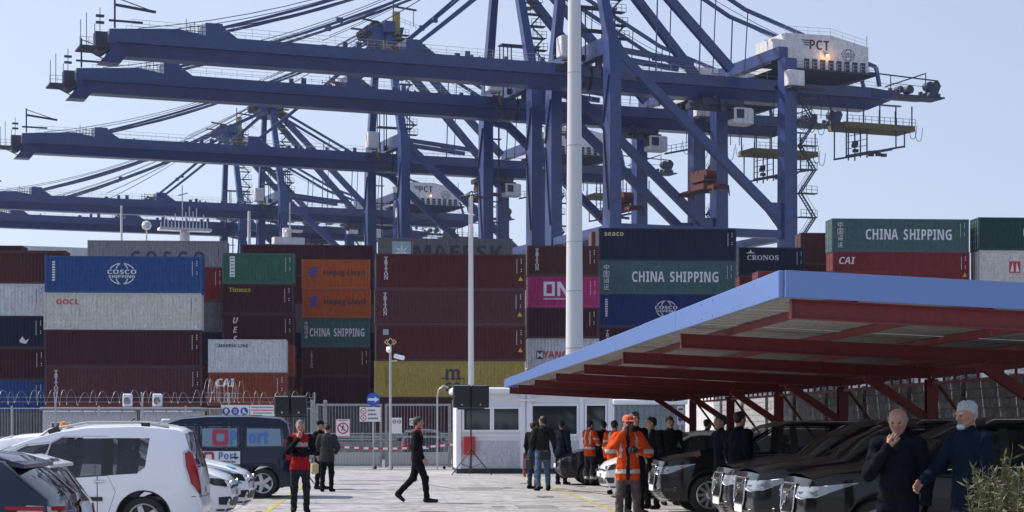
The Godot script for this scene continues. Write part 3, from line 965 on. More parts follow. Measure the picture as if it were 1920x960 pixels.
func paint_for(name_: String) -> StandardMaterial3D:
	var table := {
		"maroon": Color(0.105, 0.022, 0.022), "deep_maroon": Color(0.072, 0.016, 0.024), "brown": Color(0.095, 0.028, 0.024), "plum": Color(0.115, 0.036, 0.044),
		"rust": Color(0.27, 0.062, 0.028), "red": Color(0.24, 0.026, 0.028), "orange": Color(0.55, 0.120, 0.030), "blue": Color(0.034, 0.095, 0.30), "deep_blue": Color(0.014, 0.036, 0.165),
		"navy": Color(0.012, 0.018, 0.050), "cream": Color(0.74, 0.71, 0.66), "white": Color(0.72, 0.74, 0.78), "grey": Color(0.32, 0.32, 0.34), "teal": Color(0.080, 0.160, 0.160),
		"green": Color(0.048, 0.165, 0.108), "bottle": Color(0.020, 0.066, 0.056), "yellow": Color(0.46, 0.35, 0.085), "magenta": Color(0.52, 0.042, 0.19), "slate": Color(0.18, 0.18, 0.185)}
	var key := "paint_" + name_
	if not M.has(key):
		worn(std(key, table[name_], 0.62), M.grime, 0.085)
		M[key].metallic_specular = 0.3
		M[key].uv1_offset = Vector3(hash(name_) % 97 * 0.13, hash(name_) % 31 * 0.17, 0.3)
		var f := worn(std(key + "_frame", table[name_] * 0.92, 0.5), M.grime, 0.2)
		f.uv1_offset = Vector3(0.4, 0.1, 0.7)
	return M[key]
func container(at: Vector3, l: float, h: float, color: String, label: String, decor := "") -> Node3D:
	var c := thing("shipping_container", label, "container", at, 0.0, "containers stacked in the yard")
	var d := box_meshes(l, h)
	var p := paint_for(color)
	var pf: Material = M["paint_" + color + "_frame"]
	put(c, "side_wall", d.front, p)
	put(c, "rear_wall", d.back, p)
	put(c, "end_wall", d.bulkhead, p)
	put(c, "door", d.door, p)
	put(c, "lock_rod", d.rods, M.galvanised)
	put(c, "roof", d.roof, p)
	put(c, "frame", d.frame, pf)
	put(c, "floor", d.floor, pf)
	if decor: decorate(c, decor, l, h)
	return c
func id_lines(c: Node3D, l: float, h: float, mat: Material, x := 0.75) -> void:   # rows of small stencil print near the corner, read as thin upright lines
	var m := MB.new()
	for i in 9: m.box(Vector3(l - x, h - 0.45 - i * 0.13, 1.202), Vector3(0.05, 0.09, 0.006))
	for i in 5: m.box(Vector3(l - x + 0.36, h - 0.4 - i * 0.16 - (0.35 if i > 2 else 0.0), 1.202), Vector3(0.07, 0.08, 0.006))
	put(c, "stencil", m, mat)
func strokes(c: Node3D, list: Array, at: Vector3, s: float, mat: Material) -> void:
	var m := MB.new()
	for q in list: m.bar(at + Vector3(q[0], q[1], 0) * s, at + Vector3(q[2], q[3], 0) * s, 0.10 * s, 0.006, Vector3(0, 0, 1))
	put(c, "character", m, mat)
func decorate(c: Node3D, decor: String, l: float, h: float) -> void:
	var Z := 1.203
	var W: Material = M.print_white
	for word in decor.split(","):
		match word:
			"id": id_lines(c, l, h, W)
			"id_dark": id_lines(c, l, h, M.print_dark)
			"id_cream": id_lines(c, l, h, M.print_cream)
			"stacked":
				for i in 6: write(c, "TRITON"[i], 0.27, Vector3(0.85, h - 0.42 - i * 0.31, Z), W, "serif", Basis(), "letter", 1.2)
			"stacked_small":
				for i in 6: write(c, "TRITON"[i], 0.2, Vector3(0.85, h - 0.5 - i * 0.25, Z), M.print_cream, "serif", Basis(), "letter", 1.2)
			"globe_logo": globe(c, Vector3(l * 0.49, h * 0.52, Z), 1.02, W)
			"globe_small": globe(c, Vector3(l * 0.49, h * 0.55, Z), 0.9, W)
			"red_circles": write(c, "OOCL", 0.42, Vector3(1.85, h - 0.72, Z), M.print_red, "bold", Basis(), "lettering", 1.15)
			"shipping": write(c, "CHINA  SHIPPING", 0.92, Vector3(l * 0.56, h * 0.52, Z), W, "bold", Basis(), "lettering", 0.72); hanzi(c, h, 0.50)
			"shipping_short": write(c, "CHINA  SHIPPING", 0.72, Vector3(l * 0.52, h * 0.5, Z), W, "bold", Basis(), "lettering", 0.58); hanzi(c, h, 0.34, 0.42)
			"hapag":
				write(c, "Hapag-Lloyd", 0.46, Vector3(l * 0.62, h * 0.56, Z), M.print_dark, "bold", Basis(), "lettering", 0.98)
				var m := MB.new()   # mark: a ring of swept blades
				m.prism(PackedVector2Array([Vector2(0.55, 1.55), Vector2(0.95, 1.95), Vector2(1.45, 1.95), Vector2(1.25, 1.72), Vector2(0.95, 1.70)]), Z - 0.003, Z + 0.004)
				m.prism(PackedVector2Array([Vector2(0.50, 1.42), Vector2(0.95, 1.62), Vector2(1.50, 1.62), Vector2(1.25, 1.40), Vector2(0.95, 1.36)]), Z - 0.003, Z + 0.004)
				m.prism(PackedVector2Array([Vector2(0.60, 1.22), Vector2(0.95, 1.30), Vector2(1.40, 1.32), Vector2(1.05, 1.02), Vector2(0.75, 1.04)]), Z - 0.003, Z + 0.004)
				put(c, "emblem", m, M.print_blue)
			"star":
				var m := MB.new()
				m.box(Vector3(2.15, h - 1.15, Z - 0.004), Vector3(1.7, 1.7, 0.006))
				put(c, "emblem_panel", m, M.print_pale)
				m = MB.new()
				for i in 7:
					var a := PI / 2 + TAU * i / 7.0
					var b1 := a + 0.32; var b0 := a - 0.32
					m.prism(PackedVector2Array([Vector2(2.15, h - 1.25), Vector2(2.15 + cos(b0) * 0.32, h - 1.25 + sin(b0) * 0.32), Vector2(2.15 + cos(a) * 0.78, h - 1.25 + sin(a) * 0.78), Vector2(2.15 + cos(b1) * 0.32, h - 1.25 + sin(b1) * 0.32)]), Z, Z + 0.006)
				put(c, "star_emblem", m, W)
				write(c, "MAERSK", 1.25, Vector3(7.15, h - 1.28, Z), M.print_dark, "bold", Basis(), "lettering", 1.22)
			"spaced": write(c, "C O S C O", 1.3, Vector3(l * 0.575, h - 1.62, Z), M.print_navy, "bold", Basis(), "lettering", 0.85)
			"line":
				write(c, "MAERSK LINE", 0.26, Vector3(1.95, h - 0.5, Z), M.print_dark)
				var m := MB.new()
				m.box(Vector3(0.72, h - 0.48, Z), Vector3(0.34, 0.34, 0.006))
				put(c, "emblem_panel", m, M.print_pale)
			"cai": write(c, "CAI", 0.62, Vector3(1.25, h - 0.80, Z), W, "bold", Basis(Vector3(1, 0, 0), Vector3(0.18, 1, 0), Vector3(0, 0, 1)))
			"tex": write(c, "Tinmax", 0.34, Vector3(1.55, h - 0.52, Z), M.print_yellow, "serif")
			"ues":
				for i in 3: write(c, "UES"[i], 0.5, Vector3(1.1, h - 0.5 - i * 0.78, Z), W, "bold", Basis(Vector3(1, 0, 0), Vector3(0.25, 1, 0), Vector3(0, 0, 1)), "letter", 0.9)
			"msc":
				write(c, "m", 1.15, Vector3(6.3, h * 0.66, Z), M.print_dark, "bold", Basis(), "lettering", 0.92)
				write(c, "sc", 0.95, Vector3(6.3, h * 0.31, Z), M.print_dark, "bold", Basis(), "lettering", 1.0)
				var m := MB.new()
				m.box(Vector3(6.3, h * 0.515, Z), Vector3(1.9, 0.07, 0.006))
				for i in 16: m.box(Vector3(0.95, h - 0.6 - i * 0.11, Z), Vector3(0.08, 0.07, 0.006))
				for i in 14: m.box(Vector3(1.2, h - 0.7 - i * 0.11, Z), Vector3(0.05, 0.07, 0.006))
				put(c, "stencil", m, M.print_dark)
			"one":
				var m := MB.new()
				var x := 1.35
				var y0 := 0.95; var y1 := 2.15
				for q in [[x + 0.47, y1 - 0.11, 0.94, 0.22], [x + 0.47, y0 + 0.11, 0.94, 0.22], [x + 0.12, (y0 + y1) * 0.5, 0.24, 0.76], [x + 0.82, (y0 + y1) * 0.5, 0.24, 0.76]]:
					m.box(Vector3(q[0], q[1], Z), Vector3(q[2], q[3], 0.006))
				x = 2.5
				m.prism(PackedVector2Array([Vector2(x, y0), Vector2(x + 0.25, y0), Vector2(x + 0.25, y1 - 0.45), Vector2(x + 0.72, y0), Vector2(x + 1.0, y0), Vector2(x + 1.0, y1), Vector2(x + 0.75, y1), Vector2(x + 0.75, y0 + 0.45), Vector2(x + 0.28, y1), Vector2(x, y1)]), Z - 0.003, Z + 0.003)
				x = 3.7
				for y in [y0 + 0.11, (y0 + y1) * 0.5, y1 - 0.11]: m.box(Vector3(x + 0.45, y, Z), Vector3(0.9, 0.22, 0.006))
				put(c, "lettering", m, W)
				m = MB.new()
				for i in 20: m.box(Vector3(1.4 + i * 0.165, 0.72, Z), Vector3(0.11, 0.11, 0.006))
				put(c, "stencil", m, W)
			"yang":
				var m := MB.new()
				m.box(Vector3(1.05, 1.2, Z), Vector3(0.6, 0.7, 0.006))
				put(c, "emblem_panel", m, M.print_dark)
				m = MB.new()
				m.prism(PackedVector2Array([Vector2(0.82, 1.5), Vector2(1.05, 1.25), Vector2(1.28, 1.5), Vector2(1.28, 0.9), Vector2(1.05, 1.12), Vector2(0.82, 0.9)]), Z + 0.003, Z + 0.008)
				put(c, "emblem", m, W)
				write(c, "YANG MING", 0.56, Vector3(3.55, 1.22, Z), M.print_red, "bold", Basis(), "lettering", 0.98)
			"seaco": write(c, "seaco", 0.42, Vector3(1.35, h - 0.5, Z), M.print_cream, "bold", Basis(), "lettering", 1.1)
			"cronos":
				write(c, "CRONOS", 0.42, Vector3(2.2, h - 0.95, Z), W, "serif", Basis(), "lettering", 1.15)
				var m := MB.new()   # crown-like mark
				m.prism(PackedVector2Array([Vector2(0.65, h - 0.55), Vector2(1.0, h - 0.42), Vector2(1.1, h - 0.2), Vector2(1.2, h - 0.42), Vector2(1.55, h - 0.55)]), Z - 0.003, Z + 0.003)
				put(c, "emblem", m, W)
			"asia": write(c, "U A S C", 0.78, Vector3(5.7, h * 0.52, Z), W, "bold", Basis(), "lettering", 1.0)
			"square":
				var m := MB.new()
				m.box(Vector3(3.15, h - 1.45, Z), Vector3(1.0, 1.0, 0.006))
				put(c, "emblem_panel", m, M.print_red)
				m = MB.new()
				m.prism(PackedVector2Array([Vector2(2.75, h - 1.85), Vector2(2.95, h - 1.1), Vector2(3.0, h - 1.1), Vector2(3.05, h - 1.85)]), Z + 0.003, Z + 0.008)
				m.prism(PackedVector2Array([Vector2(3.55, h - 1.85), Vector2(3.35, h - 1.1), Vector2(3.3, h - 1.1), Vector2(3.25, h - 1.85)]), Z + 0.003, Z + 0.008)
				put(c, "emblem", m, W)
				m = MB.new()
				m.prism(PackedVector2Array([Vector2(4.3, h - 1.3), Vector2(4.9, h - 1.0), Vector2(4.9, h - 1.6)]), Z - 0.003, Z + 0.004)
				put(c, "mark", m, M.print_dark)
			"badge":
				var m := MB.new()
				m.box(Vector3(0.85, h - 0.55, Z), Vector3(0.45, 0.45, 0.006))
				put(c, "emblem_panel", m, M.print_pale)
			"placard":
				var m := MB.new()
				m.box(Vector3(0.85, h - 1.15, Z), Vector3(0.42, 1.75, 0.006))
				put(c, "emblem_panel", m, W)
				m = MB.new()
				for i in 6: m.box(Vector3(0.85, h - 0.45 - i * 0.28, Z + 0.004), Vector3(0.28, 0.07, 0.006))
				put(c, "stencil", m, M.paint_green_frame)
			"mark":
				var m := MB.new()
				m.prism(PackedVector2Array([Vector2(l - 2.1, 0.55), Vector2(l - 1.85, 0.95), Vector2(l - 1.6, 0.6), Vector2(l - 1.3, 0.75), Vector2(l - 1.55, 0.35), Vector2(l - 1.9, 0.4)]), Z - 0.003, Z + 0.003)
				put(c, "emblem", m, W)
			"upright":
				var m := MB.new()
				for i in 8: m.box(Vector3(0.7, h - 0.5 - i * 0.2, Z), Vector3(0.22, 0.13, 0.006))
				put(c, "stencil", m, W)
			"yellow_tag":
				var m := MB.new()
				m.prism(PackedVector2Array([Vector2(l - 0.65, 0.75), Vector2(l - 0.25, 0.75), Vector2(l - 0.45, 1.1)]), Z - 0.003, Z + 0.003)
				put(c, "warning_tag", m, M.print_yellow)
func hanzi(c: Node3D, h: float, s: float, x := 0.75) -> void:
	var W: Material = M.print_white
	var y := h - 0.62 * s - 0.25
	strokes(c, [[-0.4, 0.3, 0.4, 0.3], [-0.4, -0.15, 0.4, -0.15], [-0.4, 0.3, -0.4, -0.15], [0.4, 0.3, 0.4, -0.15], [0, 0.5, 0, -0.5]], Vector3(x, y, 1.203), s, W)
	y -= 1.15 * s
	strokes(c, [[-0.45, 0.45, 0.45, 0.45], [-0.45, -0.45, 0.45, -0.45], [-0.45, 0.45, -0.45, -0.45], [0.45, 0.45, 0.45, -0.45], [-0.25, 0.25, 0.25, 0.25], [-0.2, 0, 0.2, 0], [-0.25, -0.25, 0.25, -0.25], [0, 0.25, 0, -0.25]], Vector3(x, y, 1.203), s, W)
	y -= 1.15 * s
	strokes(c, [[-0.45, 0.4, -0.3, 0.3], [-0.45, 0.1, -0.3, 0], [-0.45, -0.45, -0.25, -0.1], [-0.1, 0.45, 0.45, 0.35], [-0.15, 0.15, 0.4, 0.15], [-0.2, -0.1, 0.48, -0.1], [-0.1, -0.35, 0.35, -0.35], [-0.05, 0.15, -0.15, -0.35], [0.38, 0.15, 0.3, -0.5]], Vector3(x, y, 1.203), s, W)
	y -= 1.15 * s
	strokes(c, [[-0.1, 0.35, 0.35, 0.35], [-0.15, 0.1, 0.45, 0.1], [0.05, 0.1, -0.05, -0.2], [-0.05, -0.2, 0.35, -0.15], [-0.42, 0.35, -0.3, 0.25], [-0.42, 0.05, -0.28, 0.05], [-0.28, 0.05, -0.32, -0.3], [-0.45, -0.4, 0.48, -0.45]], Vector3(x, y, 1.203), s, W)
const HC := 2.896
const ST := 2.591
const ORD := ["", "first", "second", "third", "fourth", "fifth", "sixth", "seventh"]
func stack(x: float, s: float, top: float, l: float, boxes: Array, near := "") -> void:
	# x: photograph column of the near left edge; s: its scale in pixels per metre; top: row of the roof edge
	var depth := F / s
	var at := px(x, depth)
	at.z -= 1.219
	var y := EYE + (800.0 - top) / s
	var k := 0
	while y > ST + 0.05 or k < boxes.size():
		var b: Array = boxes[k] if k < boxes.size() else []
		if b.is_empty():
			var col: String = ["maroon", "slate", "rust", "navy", "brown"][absi(k * 7 + int(x)) % 5]
			b = [ST, col, "plain %s container, %s below %s" % [col, ORD[k - boxes.size() + 1], near], ""]
		if y < b[0]: break
		y -= b[0]
		container(Vector3(at.x + (absi(k * 31 + int(x) * 7) % 9 - 4) * 0.014, y, at.z + (absi(k * 17 + int(x) * 5) % 7 - 3) * 0.018), l, b[0], b[1], b[2], b[3])
		k += 1
	if y > 0.02:
		var m := MB.new()
		m.cbox(Vector3(l * 0.5, y * 0.5 - 0.01, 0), Vector3(l + 0.1, y, 2.5), 0.05)
		var o := put(self, "stack_plinth", m, M.concrete)
		tag(o, "concrete plinth under the stack of %s" % near, "plinth", "concrete plinths under the container stacks")
		o.position = Vector3(at.x, 0, at.z)
func build_containers() -> void:
	std("print_pale", Color(0.30, 0.42, 0.48), 0.6)
	std("print_navy", Color(0.03, 0.045, 0.12), 0.6)
	paint_for("green")
	var L := 12.192
	var S := 6.058
	stack(-203, 23.4, 470, L, [[ST, "brown", "brown red container on top of the stack beside the blue globe-marked one", ""], [ST, "white", "pale grey container with dark stencils above a navy one", "id_dark"], [ST, "navy", "navy container with a small white emblem low on its side", "id,mark"], [ST, "deep_maroon", "dark maroon container between a navy one above and a blue one below", "id"], [ST, "blue", "blue globe-marked container low down behind coiled razor wire", "globe_logo,id"], [ST, "slate", "slate grey container at the foot of its stack", ""]], "the brown container beside the blue one")
	stack(-140, 21.2, 468, L, [[HC, "brown", "brown red container set back behind the blue globe-marked one", ""]], "the set-back brown container")
	stack(-330, 20.6, 458, L + 5.6, [[HC, "deep_maroon", "deep maroon container topmost and set farther back in the yard", ""]], "the farthest deep maroon container")
	stack(83, 24.0, 479, L, [[HC, "blue", "bright blue container with white globe emblem on top of its stack", "globe_logo,id,upright"], [HC, "cream", "cream container with red lettering and rain streaks", "red_circles,id_dark"], [HC, "deep_maroon", "plain dark maroon container under the cream one", "id"], [HC, "plum", "plum container with upright white letters above the site cabins", "stacked,id"], [HC, "rust", "rust orange container at the foot of its stack behind the site cabins", ""]], "the bright blue globe-marked container")
	stack(163, 21.3, 450, L, [[HC, "grey", "grey container with spaced dark letters half hidden by the blue one", "spaced,id_dark"]], "the grey container with spaced letters")
	stack(284, 22.2, 500, S, [[HC, "red", "dull red container squeezed between blue and green stacks", "id"], [ST, "slate", "grey container in the gap beside the cream one", ""]], "the dull red container in the gap")
	stack(416, 22.3, 474, S, [[ST, "green", "green container with white upright placard on top of its stack", "placard,id"], [ST, "deep_maroon", "dark maroon container with small yellow lettering", "tex,id"], [ST, "deep_maroon", "dark maroon container with three slanted upright letters", "ues,id"]], "the green placard container and two maroon ones")
	stack(391, 24.1, 636, S, [[ST, "white", "scuffed white container with streaks and small dark lettering", "line"], [ST, "rust", "rust brown container with white three-letter mark", "cai,id"]], "the scuffed white container")
	stack(452, 20.4, 458, L, [[HC, "deep_maroon", "maroon container rising behind the green one", ""]], "the maroon container behind the green one")
	stack(566, 21.2, 486, S, [[ST, "orange", "orange container with blue mark, upper of two alike", "hapag"], [ST, "orange", "orange container with blue mark, lower of two alike", "hapag"], [ST, "teal", "short teal container with white condensed lettering under two orange ones", "shipping_short"], [ST, "brown", "brown container with faint upright letters below the teal one", "stacked_small,id"], [ST, "deep_maroon", "nearly black maroon container behind the gate post", ""]], "the two orange containers")
	stack(703, 23.24, 475, L, [[HC, "maroon", "long maroon container with upright white letters, topmost of three alike", "stacked,id,yellow_tag"], [HC, "plum", "long maroon container with upright white letters, middle of three alike", "stacked,id,yellow_tag"], [HC, "maroon", "long maroon container with a small pale badge above the yellow one", "badge,id,yellow_tag"], [HC, "yellow", "olive yellow container with large dark letters", "msc"], [HC, "deep_maroon", "dark maroon container behind the bars of the gate", ""]], "the three long maroon containers")
	stack(707, 20.8, 446, L, [[HC, "slate", "grey container with white star on a pale square and dark letters", "star"]], "the grey star-marked container")
	stack(988, 22.4, 460, S, [[ST, "brown", "short brown container with upright letters beside the tall lamp mast", "stacked,id"], [ST, "magenta", "magenta container with big white block letters", "one,id"], [ST, "deep_maroon", "plain dark container between the magenta and the white one", "id"], [ST, "white", "ribbed white container with red lettering and a dark square emblem", "yang,id_dark"]], "the magenta container")
	stack(1122, 21.4, 427, L, [[HC, "navy", "very dark navy container with small cream lettering, top of its stack", "seaco,id"], [HC, "teal", "teal container with large white lettering between navy and blue ones", "shipping,id"], [HC, "deep_blue", "deep blue globe-marked container partly behind the canopy roof", "globe_small,upright"], [HC, "deep_maroon", "maroon container just above the canopy fascia", "stacked"]], "the navy and teal pair")
	stack(1108, 20.7, 434, S, [[ST, "rust", "rust container end peeping out behind the navy one", ""], [ST, "white", "white container end behind the teal one", ""]], "the rust end behind the navy one")
	stack(1386, 21.0, 463, S, [[ST, "navy", "short navy container with white serif lettering and a crown mark", "cronos,id"], [ST, "red", "red container under the short navy one", ""]], "the short navy container")
	stack(1422, 22.4, 508, L, [[HC, "red", "red container whose roof shows just above the canopy fascia", ""]], "the red roof above the canopy")
	stack(1501, 20.3, 436, S, [[HC, "maroon", "maroon container with sunlit door end beside the crane leg", ""], [HC, "maroon", "maroon container under the one with the sunlit door end", ""]], "the maroon one with sunlit doors")
	stack(1561, 21.5, 409, L, [[HC, "teal", "teal container with large white lettering standing above a red one", "shipping,id"], [HC, "red", "red container with white three-letter mark and yellow tag", "cai,id,yellow_tag"]], "the teal container above a red one")
	stack(1836, 21.5, 407, L, [[HC, "bottle", "bottle green container with spaced white letters", "asia"], [HC, "cream", "off white container with red square emblem", "square"]], "the bottle green container")
# ---------- canopy, cabins, fence, masts ----------
const CX0 := 3.66
const CX1 := 11.96
const VX := 8.8
const CZ0 := -17.1
const CZ1 := -57.2
func roof_y(x: float) -> float:
	return 2.80 - 0.047 * (minf(x, VX) - CX0) + 0.12 * maxf(0.0, x - VX)   # two wings; the rising one beyond the columns is added to shade the wall
func build_canopy() -> void:
	std("fascia_blue", Color(0.105, 0.19, 0.45), 0.30)
	M.fascia_blue.metallic_specular = 0.75
	worn(std("beam_red", Color(0.21, 0.016, 0.017), 0.5), M.grime, 0.5)
	worn(std("roof_sheet", Color(0.35, 0.35, 0.325), 0.65), M.grime, 0.3)
	var c := thing("car_park_canopy", "open canopy with blue fascia and red steel beams over parked cars", "canopy", Vector3.ZERO)
	var m := MB.new()
	# long fascia towards the lane, end fascias across
	var fl := (CZ0 - CZ1) / 13.0
	for i in 13:   # folded sheets butted end to end, with fixings
		m = MB.new()
		m.cbox(Vector3(CX0 + 0.003 * (i % 2), 2.925 + 0.002 * (i % 3), CZ0 - (i + 0.5) * fl), Vector3(0.05, 0.25, fl - 0.014), 0.006)
		var f := put(c, "fascia", m, M.fascia_blue)
		m = MB.new()
		for k in 4:
			for y in [2.84, 3.01]: m.cbox(Vector3(CX0 - 0.028, y, CZ0 - (i + 0.14 + k * 0.24) * fl), Vector3(0.010, 0.022, 0.022), 0.004)
		put(f, "fixing", m, M.galvanised)
	for z in [CZ0 + 0.03, CZ1 - 0.03]:
		for wing in [[CX0 + 0.03, 6.2], [6.21, VX], [VX + 0.01, CX1]]:
			m = MB.new()
			var a := Vector3(wing[0], roof_y(wing[0]), z)
			var b := Vector3(wing[1], roof_y(wing[1]), z)
			m.hexa([a + Vector3(0, 0, 0.025), b + Vector3(0, 0, 0.025), b - Vector3(0, 0, 0.025), a - Vector3(0, 0, 0.025), a + Vector3(0, 0.25, 0.025), b + Vector3(0, 0.25, 0.025), b + Vector3(0, 0.25, -0.025), a + Vector3(0, 0.25, -0.025)])
			put(c, "fascia", m, M.fascia_blue)
	var bz := []
	for k in 7: bz.append(-17.9 - 5.87 * k)
	bz.append(-56.9)
	bz[0] = CZ0 - 0.16
	for k in bz.size():
		var z: float = bz[k]
		var a := Vector3(CX0 + 0.12, roof_y(CX0 + 0.12), z)
		var b := Vector3(VX, roof_y(VX), z)
		var b2 := Vector3(CX1 - 0.1, roof_y(CX1 - 0.1), z)
		m = MB.new()   # I-section: flanges and web
		var dn := Vector3(0, -1, 0)
		m.bar(b + dn * 0.095, b2 + dn * 0.095, 0.012, 0.17)
		m.bar(b + dn * 0.006, b2 + dn * 0.006, 0.10, 0.014)
		m.bar(b + dn * 0.180, b2 + dn * 0.180, 0.10, 0.014)
		m.bar(a + dn * 0.095, b + dn * 0.095, 0.012, 0.17)
		m.bar(a + dn * 0.008, b + dn * 0.008, 0.10, 0.014)
		m.bar(a + dn * 0.178, b + dn * 0.178, 0.10, 0.014)
		m.bar(a + dn * 0.093, a + dn * 0.093 + Vector3(0.012, 0, 0), 0.10, 0.18)
		put(c, "beam", m, M.beam_red)
		if k == bz.size() - 1: continue
		var top := roof_y(8.8) - 0.19
		m = MB.new()
		for e in [-0.085, 0.085]: m.box(Vector3(8.8, top * 0.5, z + e), Vector3(0.18, top, 0.014))
		m.box(Vector3(8.8, top * 0.5, z), Vector3(0.012, top, 0.16))
		m.box(Vector3(8.8, 0.01, z), Vector3(0.34, 0.024, 0.34))
		put(c, "column", m, M.beam_red)
		m = MB.new()
		m.bar(Vector3(8.74, 1.72, z), Vector3(7.72, roof_y(7.72) - 0.2, z), 0.11, 0.14)
		put(c, "brace", m, M.beam_red)
		m = MB.new()
		m.tube([Vector3(8.9, 2.30, z), Vector3(10.6, 0.05, z)], 0.032, 6)
		put(c, "tie_rod", m, M.beam_red)
	for x in [4.4, 5.7, 7.0, 8.3, 9.6, 10.9]:
		m = MB.new()
		m.box(Vector3(x, roof_y(x) + 0.045, (CZ0 + CZ1) * 0.5), Vector3(0.05, 0.08, CZ0 - CZ1 - 0.3))
		put(c, "purlin", m, M.beam_red)
	var sheets := 40
	var wz := (CZ0 - CZ1 - 0.12) / sheets
	var prof := [[0.0, 0.0], [0.14, 0.0], [0.18, 0.03], [0.30, 0.03], [0.34, 0.0], [0.64, 0.0], [0.68, 0.03], [0.80, 0.03], [0.84, 0.0], [0.98, 0.0]]
	for wing in [[CX0 + 0.04, VX - 0.01], [VX + 0.01, CX1 - 0.02]]:
		var sh := MB.new()
		var y0 := roof_y(wing[0]) + 0.09
		var d := Vector3(wing[1] - wing[0], roof_y(wing[1]) - roof_y(wing[0]), 0)
		for i in prof.size() - 1:
			for t in [0.0, 0.004]:
				var p0 := Vector3(wing[0], y0 + prof[i][1] + t, -prof[i][0] * wz)
				var p1 := Vector3(wing[0], y0 + prof[i + 1][1] + t, -prof[i + 1][0] * wz)
				if t == 0.0: sh.quad(p0, p1, p1 + d, p0 + d)
				else: sh.quad(p0, p0 + d, p1 + d, p1)
		var shm := sh.mesh()
		for i in sheets:
			var o := put(c, "roof_panel", shm, M.roof_sheet)
			o.position = Vector3(0, 0.003 * (i % 3), CZ0 - 0.06 - i * wz)
	# lattice rail behind the columns
	for k in 6:
		m = MB.new()
		var z0: float = bz[k] - 0.12
		var z1: float = bz[k + 1] + 0.12
		for y in [2.30, 2.52]: m.bar(Vector3(8.8, y, z0), Vector3(8.8, y, z1), 0.05, 0.05)
		for i in 11:
			var z := lerpf(z0, z1, i / 10.0)
			m.bar(Vector3(8.8, 2.30, z), Vector3(8.8, 2.52, z), 0.035, 0.035, Vector3.RIGHT)
		put(c, "lattice_rail", m, M.beam_red)
	# block wall behind the parking row, blocks proud of the mortar
	var w := thing("block_wall", "grey concrete block wall behind the canopy columns", "wall", Vector3.ZERO)
	var wx := 12.0
	m = MB.new()
	m.box(Vector3(wx + 0.12, 1.28, -50.0), Vector3(0.17, 2.56, 36.0))
	put(w, "mortar_core", m, M.mortar)
	var bmesh := []
	for v in 3:
		m = MB.new()
		m.cbox(Vector3.ZERO, Vector3(0.06, 0.182, 0.383 - v * 0.004), 0.012)
		bmesh.append(m.mesh())
	for v in 3:
		worn(std("block_%d" % v, Color(0.50, 0.50, 0.52) * (0.86 + v * 0.13), 0.92), M.paving, 0.6)
	var rest := MB.new()
	var cnt := 0
	for row in range(12, -1, -1):
		var n := 90
		for i in n:
			var z := -32.2 - i * 0.397 - (0.2 if row % 2 else 0.0)
			if z < -67.6: continue
			var posn := Vector3(wx + 0.01, 0.1 + row * 0.197, z)
			if row >= 6 and i < 48 and cnt < 300:
				var o := put(w, "block", bmesh[(i * 7 + row * 3) % 3], M["block_%d" % ((i * 5 + row * 11 + i * i) % 3)])
				o.position = posn
				cnt += 1
			else:
				rest.box(posn, Vector3(0.06, 0.182, 0.38))
	var ro := put(w, "block_courses", rest, M.block_1)
	ro.set_meta("kind", "stuff")
	m = MB.new()
	for i in 9:
		m.box(Vector3(wx - 0.06, 1.3, -34.0 - i * 4.0), Vector3(0.10, 2.62, 0.12))
	put(w, "pier", m, M.concrete)
	# razor wire on the wall: slanting arms and a coil
	wire_coil("razor wire coiled along the top of the block wall", Vector3(wx, 2.6, -33), Vector3(wx, 2.6, -67), 0.24, 3.0)
	var pale := MB.new()
	pale.cbox(Vector3(0, 3.2, 0), Vector3(26, 6.4, 12), 0.1)
	var pw := thing("warehouse", "low white warehouse beyond the block wall", "building", px(1690, 118), 0.0)
	put(pw, "wall", pale, M.house_white)
	m = MB.new()
	m.prism(PackedVector2Array([Vector2(-13.3, 6.4), Vector2(13.3, 6.4), Vector2(0, 7.4)]), -6.2, 6.2)
	put(pw, "roof", m, M.grey_paint)
	for i in 6:
		m = MB.new()
		m.box(Vector3(-10 + i * 4, 4.2, 6.02), Vector3(2.2, 1.2, 0.08))
		put(pw, "window", m, M.window_dark)

func wire_coil(label: String, a: Vector3, b: Vector3, r: float, per_m: float, arms := true) -> void:
	var w := thing("razor_wire", label, "wire", Vector3.ZERO)
	var l := a.distance_to(b)
	var d := (b - a) / l
	var side := d.cross(Vector3.UP).normalized()
	var pts := []
	var cnt := int(l * per_m * 8)
	var rng := RandomNumberGenerator.new()
	rng.seed = int(l * 100)
	var wob := 0.0
	for i in cnt + 1:
		var u := float(i) / cnt
		var an := u * l * per_m * TAU
		if i % 8 == 0: wob = rng.randf_range(-0.06, 0.06)
		pts.append(a + d * (u * l + sin(an * 0.37) * 0.08) + (side * cos(an) + Vector3.UP * sin(an)) * (r + wob) + Vector3(0, r + 0.05, 0))
	var m := MB.new()
	m.tube(pts, 0.006, 3)
	put(w, "coil", m, M.galvanised)
	m = MB.new()
	for k in [0.04, 0.22]: m.bar(a + Vector3(0, k + r * 0.4, 0), b + Vector3(0, k + r * 0.4, 0), 0.012, 0.012)
	put(w, "strand", m, M.galvanised)
	if arms:
		var n := int(l / 3.0)
		for i in n + 1:
			m = MB.new()
			var p := a + d * (l * i / n)
			m.bar(p + Vector3(0, -0.1, 0), p + side * 0.3 + Vector3(0, 0.5, 0), 0.04, 0.04, Vector3.RIGHT)
			m.bar(p + Vector3(0, -0.1, 0), p - side * 0.3 + Vector3(0, 0.5, 0), 0.04, 0.04, Vector3.RIGHT)
			put(w, "arm", m, M.galvanised)

